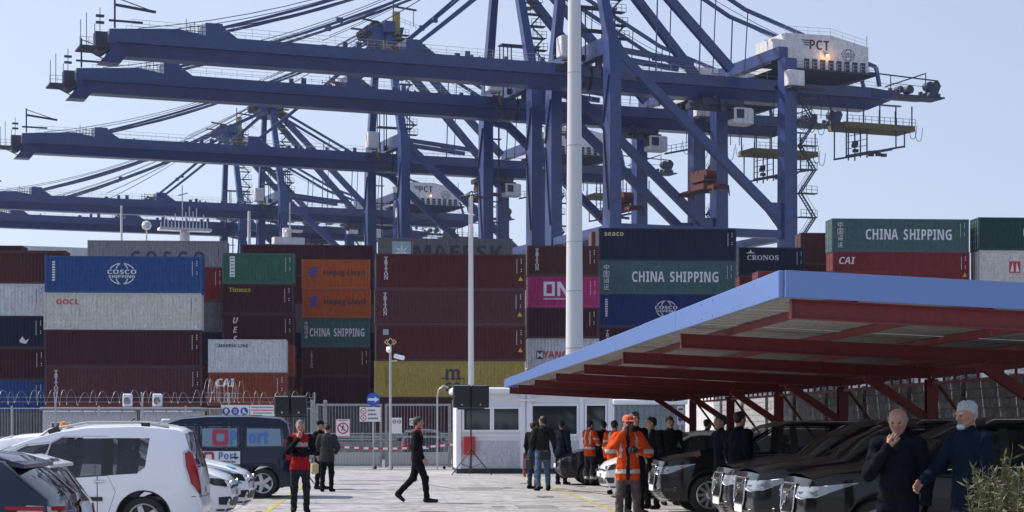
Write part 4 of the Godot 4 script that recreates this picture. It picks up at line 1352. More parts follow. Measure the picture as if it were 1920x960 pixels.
func pane(parent: Node, called: String, c: Vector3, s: Vector3, glass: Material, frame: Material, fw := 0.05) -> void:
	# a window: pane set back in a proud frame (faces +z)
	var m := MB.new()
	m.box(c, Vector3(s.x - fw, s.y - fw, 0.012))
	var f := MB.new()
	for e in [-1, 1]:
		f.box(c + Vector3(e * (s.x - fw) * 0.5, 0, 0.02), Vector3(fw, s.y, 0.07))
		f.box(c + Vector3(0, e * (s.y - fw) * 0.5, 0.02), Vector3(s.x - fw * 2.0, fw, 0.07))
	var o := put(parent, called, f, frame)
	put(o, "pane", m, glass)
func build_cabins() -> void:
	std("cabin_white", Color(0.78, 0.78, 0.80), 0.45)
	std("trim_white", Color(0.84, 0.84, 0.86), 0.4)
	worn(std("cabin_grey", Color(0.70, 0.71, 0.74), 0.45), M.grime, 0.3)
	var g := std("glass_dark", Color(0.02, 0.026, 0.03), 0.06)
	g.metallic_specular = 0.8
	var Z := 63.6
	var s := F / Z
	var o := px(855, Z)
	var c := thing("guard_cabin", "white prefabricated guard cabin with dark windows at the gate", "cabin", o)
	var w := 5.38
	var m := MB.new()
	m.box(Vector3(w * 0.5, 1.45, -1.35), Vector3(w, 2.55, 2.5))
	put(c, "shell", m, M.cabin_white)
	m = MB.new()
	m.cbox(Vector3(w * 0.5, 2.83, -1.3), Vector3(w + 0.3, 0.22, 2.95), 0.05)
	put(c, "roof", m, M.trim_white)
	m = MB.new()
	m.box(Vector3(w * 0.5, 0.08, -1.3), Vector3(w - 0.05, 0.16, 2.5))
	put(c, "skid", m, M.dark_steel)
	for x in [0.10, 2.28, 2.5, 4.3, 5.28]:
		m = MB.new()
		m.box(Vector3(x, 1.44, -0.06), Vector3(0.15, 2.55, 0.09))
		put(c, "post", m, M.trim_white)
	for i in 14:
		m = MB.new()
		m.cbox(Vector3(0.27 + i * 0.38, 0.66, -0.092), Vector3(0.36, 0.92, 0.02), 0.006)
		if i != 11 and i != 12: put(c, "panel", m, M.cabin_grey)
	for q in [[0.72, 1.85, 1.02, 0.86], [1.72, 1.85, 0.98, 0.86], [3.38, 1.83, 1.66, 1.10], [4.80, 1.50, 0.78, 1.78]]:
		pane(c, "window", Vector3(q[0], q[1], -0.085), Vector3(q[2], q[3], 0.1), M.glass_dark, M.trim_white, 0.07)
	m = MB.new()
	m.box(Vector3(w * 0.5, 1.30, -0.085), Vector3(w - 0.2, 0.07, 0.05))
	put(c, "sill", m, M.trim_white)
	m = MB.new()
	m.cbox(Vector3(2.4, 2.5, 0.06), Vector3(0.6, 0.06, 0.16), 0.02)
	put(c, "wall_lamp", m, M.trim_white)
	m = MB.new()
	m.cbox(Vector3(0.45, 0.95, 0.02), Vector3(0.40, 0.62, 0.2), 0.02)
	tag(put(self, "fire_box", m, M.print_red), "red fire equipment box fixed to the guard cabin wall", "box")
	get_node("fire_box").position = o
	# second grey-blue cabin beyond
	worn(std("cabin_blue", Color(0.30, 0.36, 0.40), 0.5), M.mottle, 0.6)
	o = px(1152, 68)
	c = thing("store_cabin", "pale blue ribbed store cabin beyond the guard cabin", "cabin", o)
	m = MB.new()
	corrugated(m, Vector3(0, 0.05, 0), Vector3.RIGHT, 2.6, 2.35, Vector3(0, 0, 1), 0.2, 0.03)
	m.box(Vector3(1.3, 1.22, -1.2), Vector3(2.6, 2.35, 2.3))
	put(c, "wall", m, M.cabin_blue)
	m = MB.new()
	m.cbox(Vector3(1.3, 2.5, -1.15), Vector3(2.75, 0.2, 2.6), 0.04)
	put(c, "roof", m, M.trim_white)
	# two site cabins behind the fence
	for k in [[80, 4.3, "long grey site cabin with striped gutter behind the fence"], [262, 2.75, "short grey site cabin behind the fence beside the coiled wire"]]:
		var D := 86.0
		o = px(k[0], D)
		var l: float = k[1]
		c = thing("site_cabin", k[2], "cabin", o)
		m = MB.new()
		m.box(Vector3(l * 0.5, 1.2, -1.2), Vector3(l, 2.3, 2.4))
		put(c, "wall", m, M.cabin_grey)
		m = MB.new()
		m.cbox(Vector3(l * 0.5, 2.42, -1.15), Vector3(l + 0.2, 0.16, 2.7), 0.03)
		put(c, "roof", m, M.grey_paint)
		m = MB.new()
		for i in int(l / 0.6): m.cbox(Vector3(0.35 + i * 0.6, 2.3, 0.22), Vector3(0.56, 0.07, 0.08), 0.02)
		put(c, "gutter", m, M.trim_white)
		for i in int(l / 1.3):
			pane(c, "window", Vector3(0.8 + i * 1.3, 1.45, 0.01), Vector3(0.9, 0.75, 0.1), M.glass_dark, M.trim_white, 0.06)
		m = MB.new()
		m.cbox(Vector3(l - (0.5 if l > 3 else 2.0), 2.82, -0.5), Vector3(0.42, 0.62, 0.36), 0.04)
		var ac := put(c, "air_conditioner", m, M.trim_white)
		m = MB.new()
		m.lathe([Vector2(0.0, 0.0), Vector2(0.15, 0.0), Vector2(0.16, 0.02)], 14, Vector3(l - (0.5 if l > 3 else 2.0), 2.8, -0.31), Basis(Vector3.RIGHT, PI / 2))
		put(ac, "fan_grille", m, M.grey_paint)

func sign_plate(called: String, label: String, c: Vector3, w: float, h: float, mat: Material) -> Node3D:
	var t := thing(called, label, "sign", c)
	var m := MB.new()
	m.cbox(Vector3.ZERO, Vector3(w, h, 0.012), 0.004)
	put(t, "plate", m, mat)
	return t
func disc(m: MB, c: Vector3, r: float, r0 := 0.0, sides := 24) -> void:
	var poly := PackedVector2Array()
	for i in sides: poly.append(Vector2(cos(TAU * i / sides), sin(TAU * i / sides)) * r)
	if r0 <= 0.0:
		m.prism(poly, c.z - 0.002, c.z + 0.004, Transform3D(Basis(), Vector3(c.x, c.y, 0)))
		return
	for i in sides:
		var a := poly[i]; var b := poly[(i + 1) % sides]
		var k := r0 / r
		m.quad(c + Vector3(a.x * k, a.y * k, 0.004), c + Vector3(a.x, a.y, 0.004), c + Vector3(b.x, b.y, 0.004), c + Vector3(b.x * k, b.y * k, 0.004))
func walker(m: MB, c: Vector3, s: float) -> void:
	disc(m, c + Vector3(0.05, 0.62, 0.006) * s + Vector3(0, 0, 0.004), 0.13 * s, 0.0, 12)
	for q in [[0.02, 0.45, -0.05, 0.0, 0.22], [-0.05, 0.0, -0.3, -0.55, 0.13], [-0.05, 0.0, 0.25, -0.5, 0.13], [0.0, 0.4, 0.3, 0.15, 0.1], [0.0, 0.4, -0.3, 0.2, 0.1]]:
		m.bar(c + Vector3(q[0] * s, q[1] * s, 0.008), c + Vector3(q[2] * s, q[3] * s, 0.008), q[4] * s, 0.004, Vector3(0, 0, 1))
func build_fence() -> void:
	var Z := 71.0
	# mesh fence on the left: posts, rails, fine wire as one joined mesh
	var c := thing("mesh_fence", "grey mesh fence with razor wire along the edge of the car park", "fence", Vector3.ZERO)
	var a := px(-60, Z)
	var b := Vector3(px(588, Z).x, 0, a.z)
	var n := 8
	for i in n + 1:
		var p := a.lerp(b, float(i) / n)
		var m := MB.new()
		m.box(p + Vector3(0, 1.2, 0), Vector3(0.07, 2.4, 0.07))
		put(c, "post", m, M.rail_grey)
	for i in n:
		var p := a.lerp(b, float(i) / n)
		var q := a.lerp(b, float(i + 1) / n)
		var m := MB.new()
		for y in [0.08, 1.2, 2.3]: m.bar(p + Vector3(0.04, y, 0), q + Vector3(-0.04, y, 0), 0.035, 0.04)
		put(c, "rail", m, M.rail_grey)
		m = MB.new()
		var l := p.distance_to(q)
		for k in int(l / 0.11):
			m.bar(p + Vector3(0.06 + k * 0.11, 0.1, 0), p + Vector3(0.06 + k * 0.11, 2.28, 0), 0.011, 0.011, Vector3.RIGHT)
		put(c, "wire_panel", m, M.rail_grey)
	wire_coil("razor wire coiled along the top of the mesh fence", a + Vector3(0, 2.4, 0), b + Vector3(0, 2.4, 0), 0.26, 2.6)
	wire_coil("thick tangle of razor wire on a concrete pillar behind the van", px(386, 69.5, 2.5), px(452, 69.5, 2.45), 0.40, 9.0, false)
	var m := MB.new()
	m.cbox(Vector3(0, 1.15, 0), Vector3(0.46, 2.3, 0.4), 0.03)
	tag(put(self, "concrete_pillar", m, M.concrete), "square concrete pillar topped by tangled razor wire", "pillar").position = px(404, 70.2)
	# double gate
	var gz := px(600, 70.0).z
	var gx0 := px(592, 70.0).x
	var gx1 := px(846, 70.0).x
	var mid := (gx0 + gx1) * 0.5
	for leaf in 2:
		var x0 := gx0 if leaf == 0 else mid + 0.05
		var x1 := mid - 0.05 if leaf == 0 else gx1
		var g := thing("gate_leaf", ["grey barred gate leaf carrying the crossed-out walker sign", "grey barred gate leaf beside the guard cabin"][leaf], "gate", Vector3(x0, 0, gz), 0.0, "leaves of the double gate")
		var w := x1 - x0
		m = MB.new()
		for x in [0.05, w - 0.05]: m.box(Vector3(x, 1.27, 0), Vector3(0.10, 2.38, 0.08))
		put(g, "stile", m, M.grey_light)
		m = MB.new()
		for y in [0.16, 1.22, 2.42]: m.box(Vector3(w * 0.5, y, 0), Vector3(w - 0.2, 0.08, 0.06))
		put(g, "rail", m, M.grey_light)
		m = MB.new()
		for i in int((w - 0.2) / 0.115):
			m.box(Vector3(0.16 + i * 0.115, 1.29, 0), Vector3(0.016, 2.2, 0.016))
		put(g, "bars", m, M.grey_light)
		m = MB.new()
		m.box(Vector3(w * 0.5, 0.42, 0), Vector3(w - 0.2, 0.44, 0.012))
		put(g, "kick_mesh", m, M.rail_grey)
		for x in [0.25, w - 0.25]:
			m = MB.new()
			m.tube([Vector3(x, 0.06, -0.03), Vector3(x, 0.06, 0.03)], 0.06, 12)
			put(g, "wheel", m, M.black_rubber)
	for x in [gx0 - 0.12, gx1 + 0.12, gx0 + 0.35]:
		m = MB.new()
		m.cbox(Vector3(x, 1.3, gz - 0.16), Vector3(0.14, 2.6, 0.14), 0.01)
		tag(put(self, "gate_post", m, M.grey_light), "grey steel gate post " + ("hinging the leaf next to the mesh fence" if x < gx0 else "next to the guard cabin" if x > gx1 else "standing just inside the hinge post"), "post", "posts of the double gate")
	# low concrete barrier and road edge behind the gate
	m = MB.new()
	m.prism(PackedVector2Array([Vector2(-0.3, 0), Vector2(0.3, 0), Vector2(0.12, 0.85), Vector2(-0.12, 0.85)]), 0, 16.0, Transform3D(Basis(Vector3.UP, PI / 2), px(540, 92)))
	tag(put(self, "concrete_barrier", m, M.concrete), "long concrete barrier along the road beyond the gate", "barrier")
	m = MB.new()
	for q in [[0.95, 0.06], [1.25, 0.06]]: m.box(Vector3(8.0, q[0], 0), Vector3(16.0, q[1], 0.08))
	for i in 9: m.box(Vector3(i * 2.0, 0.65, -0.06), Vector3(0.08, 1.3, 0.06))
	tag(put(self, "guard_rail", m, M.rail_grey), "steel guard rail behind the concrete barrier", "rail").position = px(530, 94)
	# barrier tape strung before the gate
	var tp := thing("barrier_tape", "red and white barrier tape strung across the gate", "tape", Vector3.ZERO)
	var ta := px(628, 69.2, 0.86)
	var tb := Vector3(px(862, 69.2).x, 0.96, ta.z)
	for i in 26:
		var u0 := i / 26.0
		var u1 := (i + 1) / 26.0
		m = MB.new()
		m.bar(ta.lerp(tb, u0) - Vector3(0, 0.12 * sin(PI * u0), 0), ta.lerp(tb, u1) - Vector3(0, 0.12 * sin(PI * u1), 0), 0.004, 0.075)
		put(tp, "stripe", m, M.print_red if i % 2 else M.print_white)
	# signs
	var t := sign_plate("safety_sign", "white board with three round blue safety symbols above the van roof", px(441, 70.6, up_at(771, 70.6)), 1.06, 0.46, M.print_white)
	m = MB.new()
	for i in 3: disc(m, Vector3(-0.34 + i * 0.34, 0, 0.008), 0.145)
	put(t, "disc", m, M.print_blue)
	m = MB.new()
	disc(m, Vector3(-0.34, 0.03, 0.014), 0.07); m.box(Vector3(-0.34, -0.06, 0.014), Vector3(0.10, 0.05, 0.004))
	for i in 4: m.box(Vector3(-0.05 + i * 0.035, 0, 0.014), Vector3(0.015, 0.16, 0.004))
	m.prism(PackedVector2Array([Vector2(0.28, 0.08), Vector2(0.34, 0.08), Vector2(0.36, -0.02), Vector2(0.43, -0.05), Vector2(0.43, -0.08), Vector2(0.28, -0.08)]), 0.012, 0.016)
	put(t, "symbol", m, M.print_white)
	t = sign_plate("notice_board", "white notice board with red lines of print above the van roof", px(492, 70.6, up_at(770, 70.6)), 0.94, 0.42, M.print_white)
	m = MB.new()
	for q in [[0.13, 0.82], [0.02, 0.86], [-0.09, 0.70]]: m.box(Vector3(0, q[0], 0.008), Vector3(q[1], 0.035, 0.004))
	m.box(Vector3(-0.2, -0.17, 0.008), Vector3(0.4, 0.02, 0.004))
	put(t, "print", m, M.print_red)
	t = thing("direction_sign", "round blue traffic sign with white arrow over the gate", "sign", px(700, 69.6, up_at(749, 69.6)))
	m = MB.new(); disc(m, Vector3.ZERO, 0.25); put(t, "disc", m, M.sign_blue)
	m = MB.new(); m.prism(PackedVector2Array([Vector2(-0.2, 0.045), Vector2(0.05, 0.045), Vector2(0.05, 0.11), Vector2(0.21, 0), Vector2(0.05, -0.11), Vector2(0.05, -0.045), Vector2(-0.2, -0.045)]), 0.004, 0.009); put(t, "arrow", m, M.print_white)
	m = MB.new(); m.tube([Vector3(0.0, -2.62, -0.04), Vector3(0, 0.2, -0.04)], 0.03, 8); put(t, "pole", m, M.galvanised)
	t = sign_plate("gate_notice", "white gate notice with two red rings and lines of print", px(694, 69.6, up_at(777, 69.6)), 0.78, 0.54, M.print_white)
	m = MB.new(); disc(m, Vector3(-0.25, 0.125, 0.008), 0.115, 0.085); disc(m, Vector3(-0.25, -0.125, 0.008), 0.115, 0.085); put(t, "ring", m, M.print_red)
	m = MB.new()
	for q in [[0.15, 0.30], [0.0, 0.36], [-0.15, 0.40]]:
		for i in int(q[1] / 0.055): m.box(Vector3(-0.06 + i * 0.055, q[0], 0.008), Vector3(0.036, 0.07, 0.004))
	m.box(Vector3(-0.25, 0.125, 0.008), Vector3(0.09, 0.03, 0.004)); m.box(Vector3(-0.25, -0.125, 0.008), Vector3(0.03, 0.10, 0.004))
	put(t, "print", m, M.print_dark)
	t = sign_plate("no_entry_sign", "white sign with a crossed-out walking figure in a red ring", px(643, 69.6, up_at(802, 69.6)), 0.50, 0.62, M.print_white)
	m = MB.new(); disc(m, Vector3(0, -0.02, 0.008), 0.215, 0.165); m.bar(Vector3(-0.13, 0.11, 0.012), Vector3(0.13, -0.15, 0.012), 0.04, 0.004, Vector3(0, 0, 1)); m.box(Vector3(0, 0.27, 0.008), Vector3(0.4, 0.03, 0.004)); put(t, "ring", m, M.print_red)
	m = MB.new(); walker(m, Vector3(0, -0.02, 0.004), 0.19); put(t, "walking_figure", m, M.print_dark)
	for k in [[744, 798, 0.38, 0.58, "white sign with two small dark rings beside the walking man"], [773, 791, 0.2, 0.26, "small white sign with one ring behind the walking man's head"]]:
		t = sign_plate("rule_sign", k[4], px(k[0], 69.6, up_at(k[1], 69.6)), k[2], k[3], M.print_white)
		m = MB.new()
		if k[2] > 0.3:
			disc(m, Vector3(-0.09, 0.15, 0.008), 0.075, 0.05); disc(m, Vector3(0.09, 0.15, 0.008), 0.075, 0.05)
			for y in [0.15]: m.box(Vector3(-0.09, y, 0.008), Vector3(0.08, 0.02, 0.004)); m.box(Vector3(0.09, 0.15, 0.008), Vector3(0.08, 0.02, 0.004))
		else: disc(m, Vector3(0, 0, 0.008), 0.08, 0.055)
		put(t, "ring", m, M.print_dark)
	t = sign_plate("parking_sign", "narrow white board with blue disc hanging under the canopy", px(1276, 59, up_at(779, 59)), 0.21, 0.58, M.print_white)
	m = MB.new(); disc(m, Vector3(0, -0.1, 0.008), 0.085); put(t, "disc", m, M.sign_blue)
	m = MB.new(); m.box(Vector3(0, 0.2, 0.008), Vector3(0.14, 0.05, 0.004)); put(t, "print", m, M.print_dark)
	m = MB.new(); m.tube([Vector3(0, -1.9, -0.03), Vector3(0, 0.29, -0.03)], 0.02, 6); put(t, "pole", m, M.galvanised)
	m = MB.new()
	m.lathe([Vector2(0.0, 0.0), Vector2(0.085, 0.0), Vector2(0.06, 0.03), Vector2(0.05, 0.06), Vector2(0.05, 0.74), Vector2(0.035, 0.78), Vector2(0, 0.79)], 12)
	tag(put(self, "bollard", m, M.bollard_red), "slim red bollard in front of the guard cabin", "bollard").position = px(983, 59.5)

func build_masts() -> void:
	std("mast_grey", Color(0.60, 0.60, 0.61), 0.45)
	# tall tapered mast behind the canopy
	var t := thing("tall_mast", "tall pale grey tapered lamp mast rising past the cranes", "mast", px(1077, 95))
	var m := MB.new()
	m.lathe([Vector2(0.48, 0), Vector2(0.44, 6.0), Vector2(0.28, 30.0), Vector2(0, 30.0)], 16)
	put(t, "shaft", m, M.mast_grey)
	for y in [2.0, 5.6, 8.5, 11.0, 15.9, 19.6, 23.5]:
		m = MB.new()
		var r := lerpf(0.485, 0.28, y / 30.0)
		m.lathe([Vector2(r, y - 0.02), Vector2(r + 0.008, y - 0.02), Vector2(r + 0.008, y + 0.02), Vector2(r, y + 0.02)], 16)
		put(t, "joint_ring", m, M.rail_grey)
	m = MB.new()
	m.tube([Vector3(0.62, 0, 0.1), Vector3(0.62, 5.4, 0.1)], 0.05, 6)
	m.tube([Vector3(0.62, 5.4, 0.1), Vector3(0.4, 5.7, 0.1)], 0.05, 6)
	put(t, "cable_conduit", m, M.print_white)
	m = MB.new()
	m.lathe([Vector2(0, 30.0), Vector2(1.1, 30.0), Vector2(1.1, 30.2), Vector2(0, 30.3)], 16)
	for i in 8: m.box(Vector3(cos(TAU * i / 8) * 1.2, 29.8, sin(TAU * i / 8) * 1.2), Vector3(0.5, 0.35, 0.5), Basis(Vector3.UP, -TAU * i / 8))
	put(t, "lamp_ring", m, M.rail_grey)
	# slimmer lamp mast near the cabin
	t = thing("lamp_mast", "slim galvanised lamp mast with a ring of floodlights at its head", "mast", px(884, 72.5))
	m = MB.new()
	m.lathe([Vector2(0.11, 0), Vector2(0.10, 3.0), Vector2(0.055, 10.6), Vector2(0, 10.6)], 12)
	put(t, "shaft", m, M.mast_grey)
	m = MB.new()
	m.tube([Vector3(-0.12, 0.4, 0.02), Vector3(-0.09, 10.5, 0.02)], 0.018, 5)  # white strip on the left edge paints the sun highlight of the shaft
	put(t, "sun_highlight_strip", m, M.print_white)
	m = MB.new()
	var ring := []
	for i in 17: ring.append(Vector3(cos(TAU * i / 16) * 0.36, 10.55, sin(TAU * i / 16) * 0.36))
	m.tube(ring, 0.03, 6)
	for i in 4: m.bar(Vector3(0, 10.75, 0), Vector3(cos(TAU * i / 4 + 0.4) * 0.36, 10.55, sin(TAU * i / 4 + 0.4) * 0.36), 0.03, 0.03)
	put(t, "head_ring", m, M.dark_steel)
	for i in 6:
		m = MB.new()
		m.cbox(Vector3(cos(TAU * i / 6) * 0.38, 10.5, sin(TAU * i / 6) * 0.38), Vector3(0.2, 0.1, 0.2), 0.03, Basis(Vector3.UP, -TAU * i / 6))
		put(t, "floodlight", m, M.dark_steel)
	# camera pole
	t = thing("camera_pole", "slim pole with two white surveillance cameras behind the gate", "pole", px(732, 68.4))
	m = MB.new(); m.tube([Vector3.ZERO, Vector3(0, 4.55, 0)], 0.05, 8, 0.04); put(t, "shaft", m, M.galvanised)
	m = MB.new()
	m.cbox(Vector3(0.32, 4.15, 0.1), Vector3(0.40, 0.16, 0.16), 0.03, Basis(Vector3(0, 0, 1), -0.25))
	put(t, "camera", m, M.trim_white)
	m = MB.new()
	m.cbox(Vector3(-0.06, 4.42, 0.12), Vector3(0.18, 0.17, 0.34), 0.05, Basis(Vector3(1, 0, 0), 0.5))
	put(t, "camera", m, M.trim_white)
	m = MB.new()
	m.bar(Vector3(0, 4.0, 0), Vector3(0.24, 4.02, 0.1), 0.05, 0.05)
	for q in [[-0.12, 4.7, 0.0, 4.85], [0.0, 4.85, 0.12, 4.7], [-0.12, 4.7, 0.0, 4.55], [0.12, 4.7, 0.0, 4.55], [-0.22, 4.7, -0.1, 4.8], [0.1, 4.8, 0.22, 4.7], [-0.22, 4.7, -0.1, 4.6], [0.22, 4.7, 0.1, 4.6]]:
		m.bar(Vector3(q[0], q[1], 0.02), Vector3(q[2], q[3], 0.02), 0.03, 0.03)
	put(t, "bracket", m, M.print_cream)
	m = MB.new()
	m.tube([Vector3.ZERO, Vector3(0, 2.7, 0), Vector3(0.05, 2.95, 0), Vector3(0.22, 3.1, 0), Vector3(0.4, 3.05, 0)], 0.035, 6)
	var o := put(self, "cable_post", m, M.galvanised)
	tag(o, "thin crooked steel post behind the gate near the loudspeakers", "post").position = px(820, 68.6)
	# loudspeakers on stands
	for k in [[883, 61.6, 0.58, 0.76, 2.22, "beside the guard cabin"], [545, 52.5, 0.44, 0.55, 1.92, "behind the dark van"]]:
		var s := thing("speaker_stand", "black tripod stand carrying two loudspeakers " + k[5], "stand", px(k[0], k[1]))
		var y: float = k[4]
		m = MB.new(); m.tube([Vector3(0, 0.12, 0), Vector3(0, y + 0.7, 0)], 0.028, 8); put(s, "pole", m, M.black_plastic)
		m = MB.new(); m.box(Vector3(0, y - 0.03, 0), Vector3(0.9, 0.05, 0.10)); put(s, "crossbar", m, M.black_plastic)
		for i in 3:
			var an := TAU * i / 3 + 0.5
			var d := Vector3(cos(an), 0, sin(an))
			m = MB.new()
			m.tube([Vector3(0, 0.85, 0), d * 0.76 + Vector3(0, 0.02, 0)], 0.018, 6)
			m.tube([Vector3(0, 0.25, 0), d * 0.42 + Vector3(0, 0.39, 0)], 0.013, 6)
			put(s, "leg", m, M.black_plastic)
		m = MB.new(); m.cbox(Vector3(0, 0.86, 0), Vector3(0.09, 0.14, 0.09), 0.02); put(s, "collar", m, M.black_plastic)
		for e in [-1, 1]:
			var sp := thing("loudspeaker", "black box loudspeaker %s" % ["of the pair on the stand beside the guard cabin", "of the pair on the stand behind the dark van"][0 if k[0] > 800 else 1], "loudspeaker", px(k[0], k[1]) + Vector3(e * (k[2] * 0.5 + 0.012), y + k[3] * 0.5, 0), 0.0, "loudspeakers on tripod stands")
			m = MB.new(); m.cbox(Vector3.ZERO, Vector3(k[2], k[3], 0.42), 0.03); put(sp, "cabinet", m, M.black_plastic)
			m = MB.new(); m.cbox(Vector3(0, -0.02, 0.212), Vector3(k[2] - 0.06, k[3] - 0.12, 0.02), 0.008); put(sp, "grille", m, M.black_rubber)
			m = MB.new(); disc(m, Vector3(0, -k[3] * 0.36, 0.224), 0.028); put(sp, "badge", m, M.rail_grey)
			m = MB.new(); m.cbox(Vector3(0, k[3] * 0.5 - 0.025, 0.215), Vector3(k[2] * 0.8, 0.02, 0.02), 0.006); put(sp, "handle", m, M.rail_grey)
# ---------- vehicles ----------
# local x towards the car's nose, y up, z across; surfaces are laid over a half-width function w(x, y)
class Car:
	var L := 4.2
	var hw := 0.85
	var prof: Array = []      # [x, y, tag of the strip that starts here], nose bottom over the roof to tail bottom
	var belt := 0.92
	var top := 1.5
	var nose := 0.6           # length of the rounded plan corners
	var tail := 0.5
	var tuck := 0.22
	var lean := 0.22          # how far the glasshouse leans in
	var crown := 0.05
	var xf := 1.3             # axles
	var xr := -1.3
	var ra := 0.36
	var rt := 0.31
	func w(x: float, y: float) -> float:
		var k := 1.0
		var h := L * 0.5
		if x > h - nose: k -= tuck * pow((x - h + nose) / nose, 2.2)
		if x < -h + tail: k -= tuck * 0.8 * pow((-h + tail - x) / tail, 2.2)
		if y > belt:
			var u := (y - belt) / (top - belt)
			k *= 1.0 - lean * (0.55 * u + 0.45 * u * u * u)
		else:
			var d := (belt - y) / belt
			k *= 1.0 + 0.018 * sin(d * PI) - 0.07 * d * d * d
		return hw * k
	func side(q: Vector2, off := 0.0) -> Vector3:
		return Vector3(q.x, q.y, w(q.x, q.y) + off)
	func front_x(y: float) -> float:   # nose outline at that height
		for i in prof.size() - 1:
			if prof[i + 1][1] >= y and prof[i][0] > 0.0:
				var d: float = prof[i + 1][1] - prof[i][1]
				return lerpf(prof[i][0], prof[i + 1][0], clampf((y - prof[i][1]) / maxf(d, 1e-4), 0, 1))
		return prof[0][0]
	func rear_x(y: float) -> float:
		for i in range(prof.size() - 1, 0, -1):
			if prof[i - 1][1] >= y and prof[i][0] < 0.0:
				var d: float = prof[i - 1][1] - prof[i][1]
				return lerpf(prof[i][0], prof[i - 1][0], clampf((y - prof[i][1]) / maxf(d, 1e-4), 0, 1))
		return prof[-1][0]
	func front(q: Vector2, off := 0.0) -> Vector3:   # q.x: way round from the middle of the nose, q.y: height
		var x := front_x(q.y)
		var e := w(x, q.y)
		var s := absf(q.x)
		var sg := signf(q.x) if q.x != 0.0 else 1.0
		if s <= e: return Vector3(x + crown * (1.0 - (s / e) * (s / e)) + off, q.y, q.x)
		var xx := x - (s - e)
		return Vector3(xx + off * 0.5, q.y, sg * (w(xx, q.y) + off))
	func rear(q: Vector2, off := 0.0) -> Vector3:
		var x := rear_x(q.y)
		var e := w(x, q.y)
		var s := absf(q.x)
		var sg := signf(q.x) if q.x != 0.0 else 1.0
		if s <= e: return Vector3(x - crown * (1.0 - (s / e) * (s / e)) - off, q.y, q.x)
		var xx := x + (s - e)
		return Vector3(xx - off * 0.5, q.y, sg * (w(xx, q.y) + off))
func lay(m: MB, polys: Array, cell: float, map: Callable, mirror := false) -> void:
	# lays flat polygons over a curved surface in small pieces, with smooth normals
	for poly in polys:
		var lo := Vector2(1e9, 1e9); var hi := -lo
		for p in poly: lo = lo.min(p); hi = hi.max(p)
		var nx := maxi(1, int(ceil((hi.x - lo.x) / cell)))
		var ny := maxi(1, int(ceil((hi.y - lo.y) / cell)))
		var dx := (hi.x - lo.x) / nx; var dy := (hi.y - lo.y) / ny
		for i in nx:
			for j in ny:
				var a := lo + Vector2(i * dx, j * dy)
				var c := PackedVector2Array([a, a + Vector2(dx, 0), a + Vector2(dx, dy), a + Vector2(0, dy)])
				for piece in (Geometry2D.intersect_polygons(c, poly) if poly.size() > 4 or nx * ny > 1 else [poly]):
					var idx := Geometry2D.triangulate_polygon(piece)
					var P := []; var N := []
					for q in piece:
						var o: Vector3 = map.call(q)
						var ex: Vector3 = map.call(q + Vector2(0.01, 0)) - o
						var ey: Vector3 = map.call(q + Vector2(0, 0.01)) - o
						P.append(o); N.append(ex.cross(ey).normalized())
					for k in range(0, idx.size(), 3):
						var t := [idx[k], idx[k + 1], idx[k + 2]]
						if (piece[t[1]] - piece[t[0]]).cross(piece[t[2]] - piece[t[0]]) < 0: t = [idx[k], idx[k + 2], idx[k + 1]]
						var good: bool = ((P[t[1]] - P[t[0]]).cross(P[t[2]] - P[t[0]])).dot(N[t[0]]) >= 0
						if good: m.tri_n(P[t[0]], P[t[1]], P[t[2]], N[t[0]], N[t[1]], N[t[2]])
						else: m.tri_n(P[t[0]], P[t[2]], P[t[1]], N[t[0]], N[t[2]], N[t[1]])
						if mirror:
							var f := Vector3(1, 1, -1)
							m.tri_n(P[t[0]] * f, P[t[2]] * f, P[t[1]] * f, N[t[0]] * f, N[t[2]] * f, N[t[1]] * f)
func flipped(a: MB) -> MB:   # mirror image across z = 0
	var m := MB.new()
	var f := Vector3(1, 1, -1)
	for i in range(0, a.v.size(), 3):
		for k in [0, 2, 1]:
			m.v.append(a.v[i + k] * f); m.n.append(a.n[i + k] * f)
	return m
func cut(polys: Array, by: PackedVector2Array) -> Array:
	var out := []
	for p in polys:
		var r := Geometry2D.clip_polygons(p, by)
		var hole := false
		for q in r: hole = hole or Geometry2D.is_polygon_clockwise(q)
		if not hole:
			out.append_array(r)
			continue
		# split at the hole's middle so that no hole stays inside
		var cx := 0.0
		for v in by: cx += v.x
		cx /= by.size()
		for h in [PackedVector2Array([Vector2(-20, -20), Vector2(cx, -20), Vector2(cx, 20), Vector2(-20, 20)]), PackedVector2Array([Vector2(cx, -20), Vector2(20, -20), Vector2(20, 20), Vector2(cx, 20)])]:
			for part in Geometry2D.intersect_polygons(p, h): out.append_array(Geometry2D.clip_polygons(part, by))
	return out
func pv(a: Array) -> PackedVector2Array:
	var o := PackedVector2Array()
	for i in range(0, a.size(), 2): o.append(Vector2(a[i], a[i + 1]))
	return o
func disc_poly(c: Vector2, r: float, n := 24) -> PackedVector2Array:
	var o := PackedVector2Array()
	for i in n: o.append(c + Vector2(cos(TAU * i / n), sin(TAU * i / n)) * r)
	return o
func mirror_poly(p: PackedVector2Array) -> PackedVector2Array:
	var o := PackedVector2Array()
	for i in range(p.size() - 1, -1, -1): o.append(Vector2(-p[i].x, p[i].y))
	return o
func car_paint(called: String, c: Color, metal := 0.0, rough := 0.28) -> StandardMaterial3D:
	var m := std(called, c, rough, metal)
	m.clearcoat_enabled = true
	m.clearcoat = 0.7
	m.clearcoat_roughness = 0.04
	if c.get_luminance() < 0.1: m.metallic_specular = 0.2
	return m
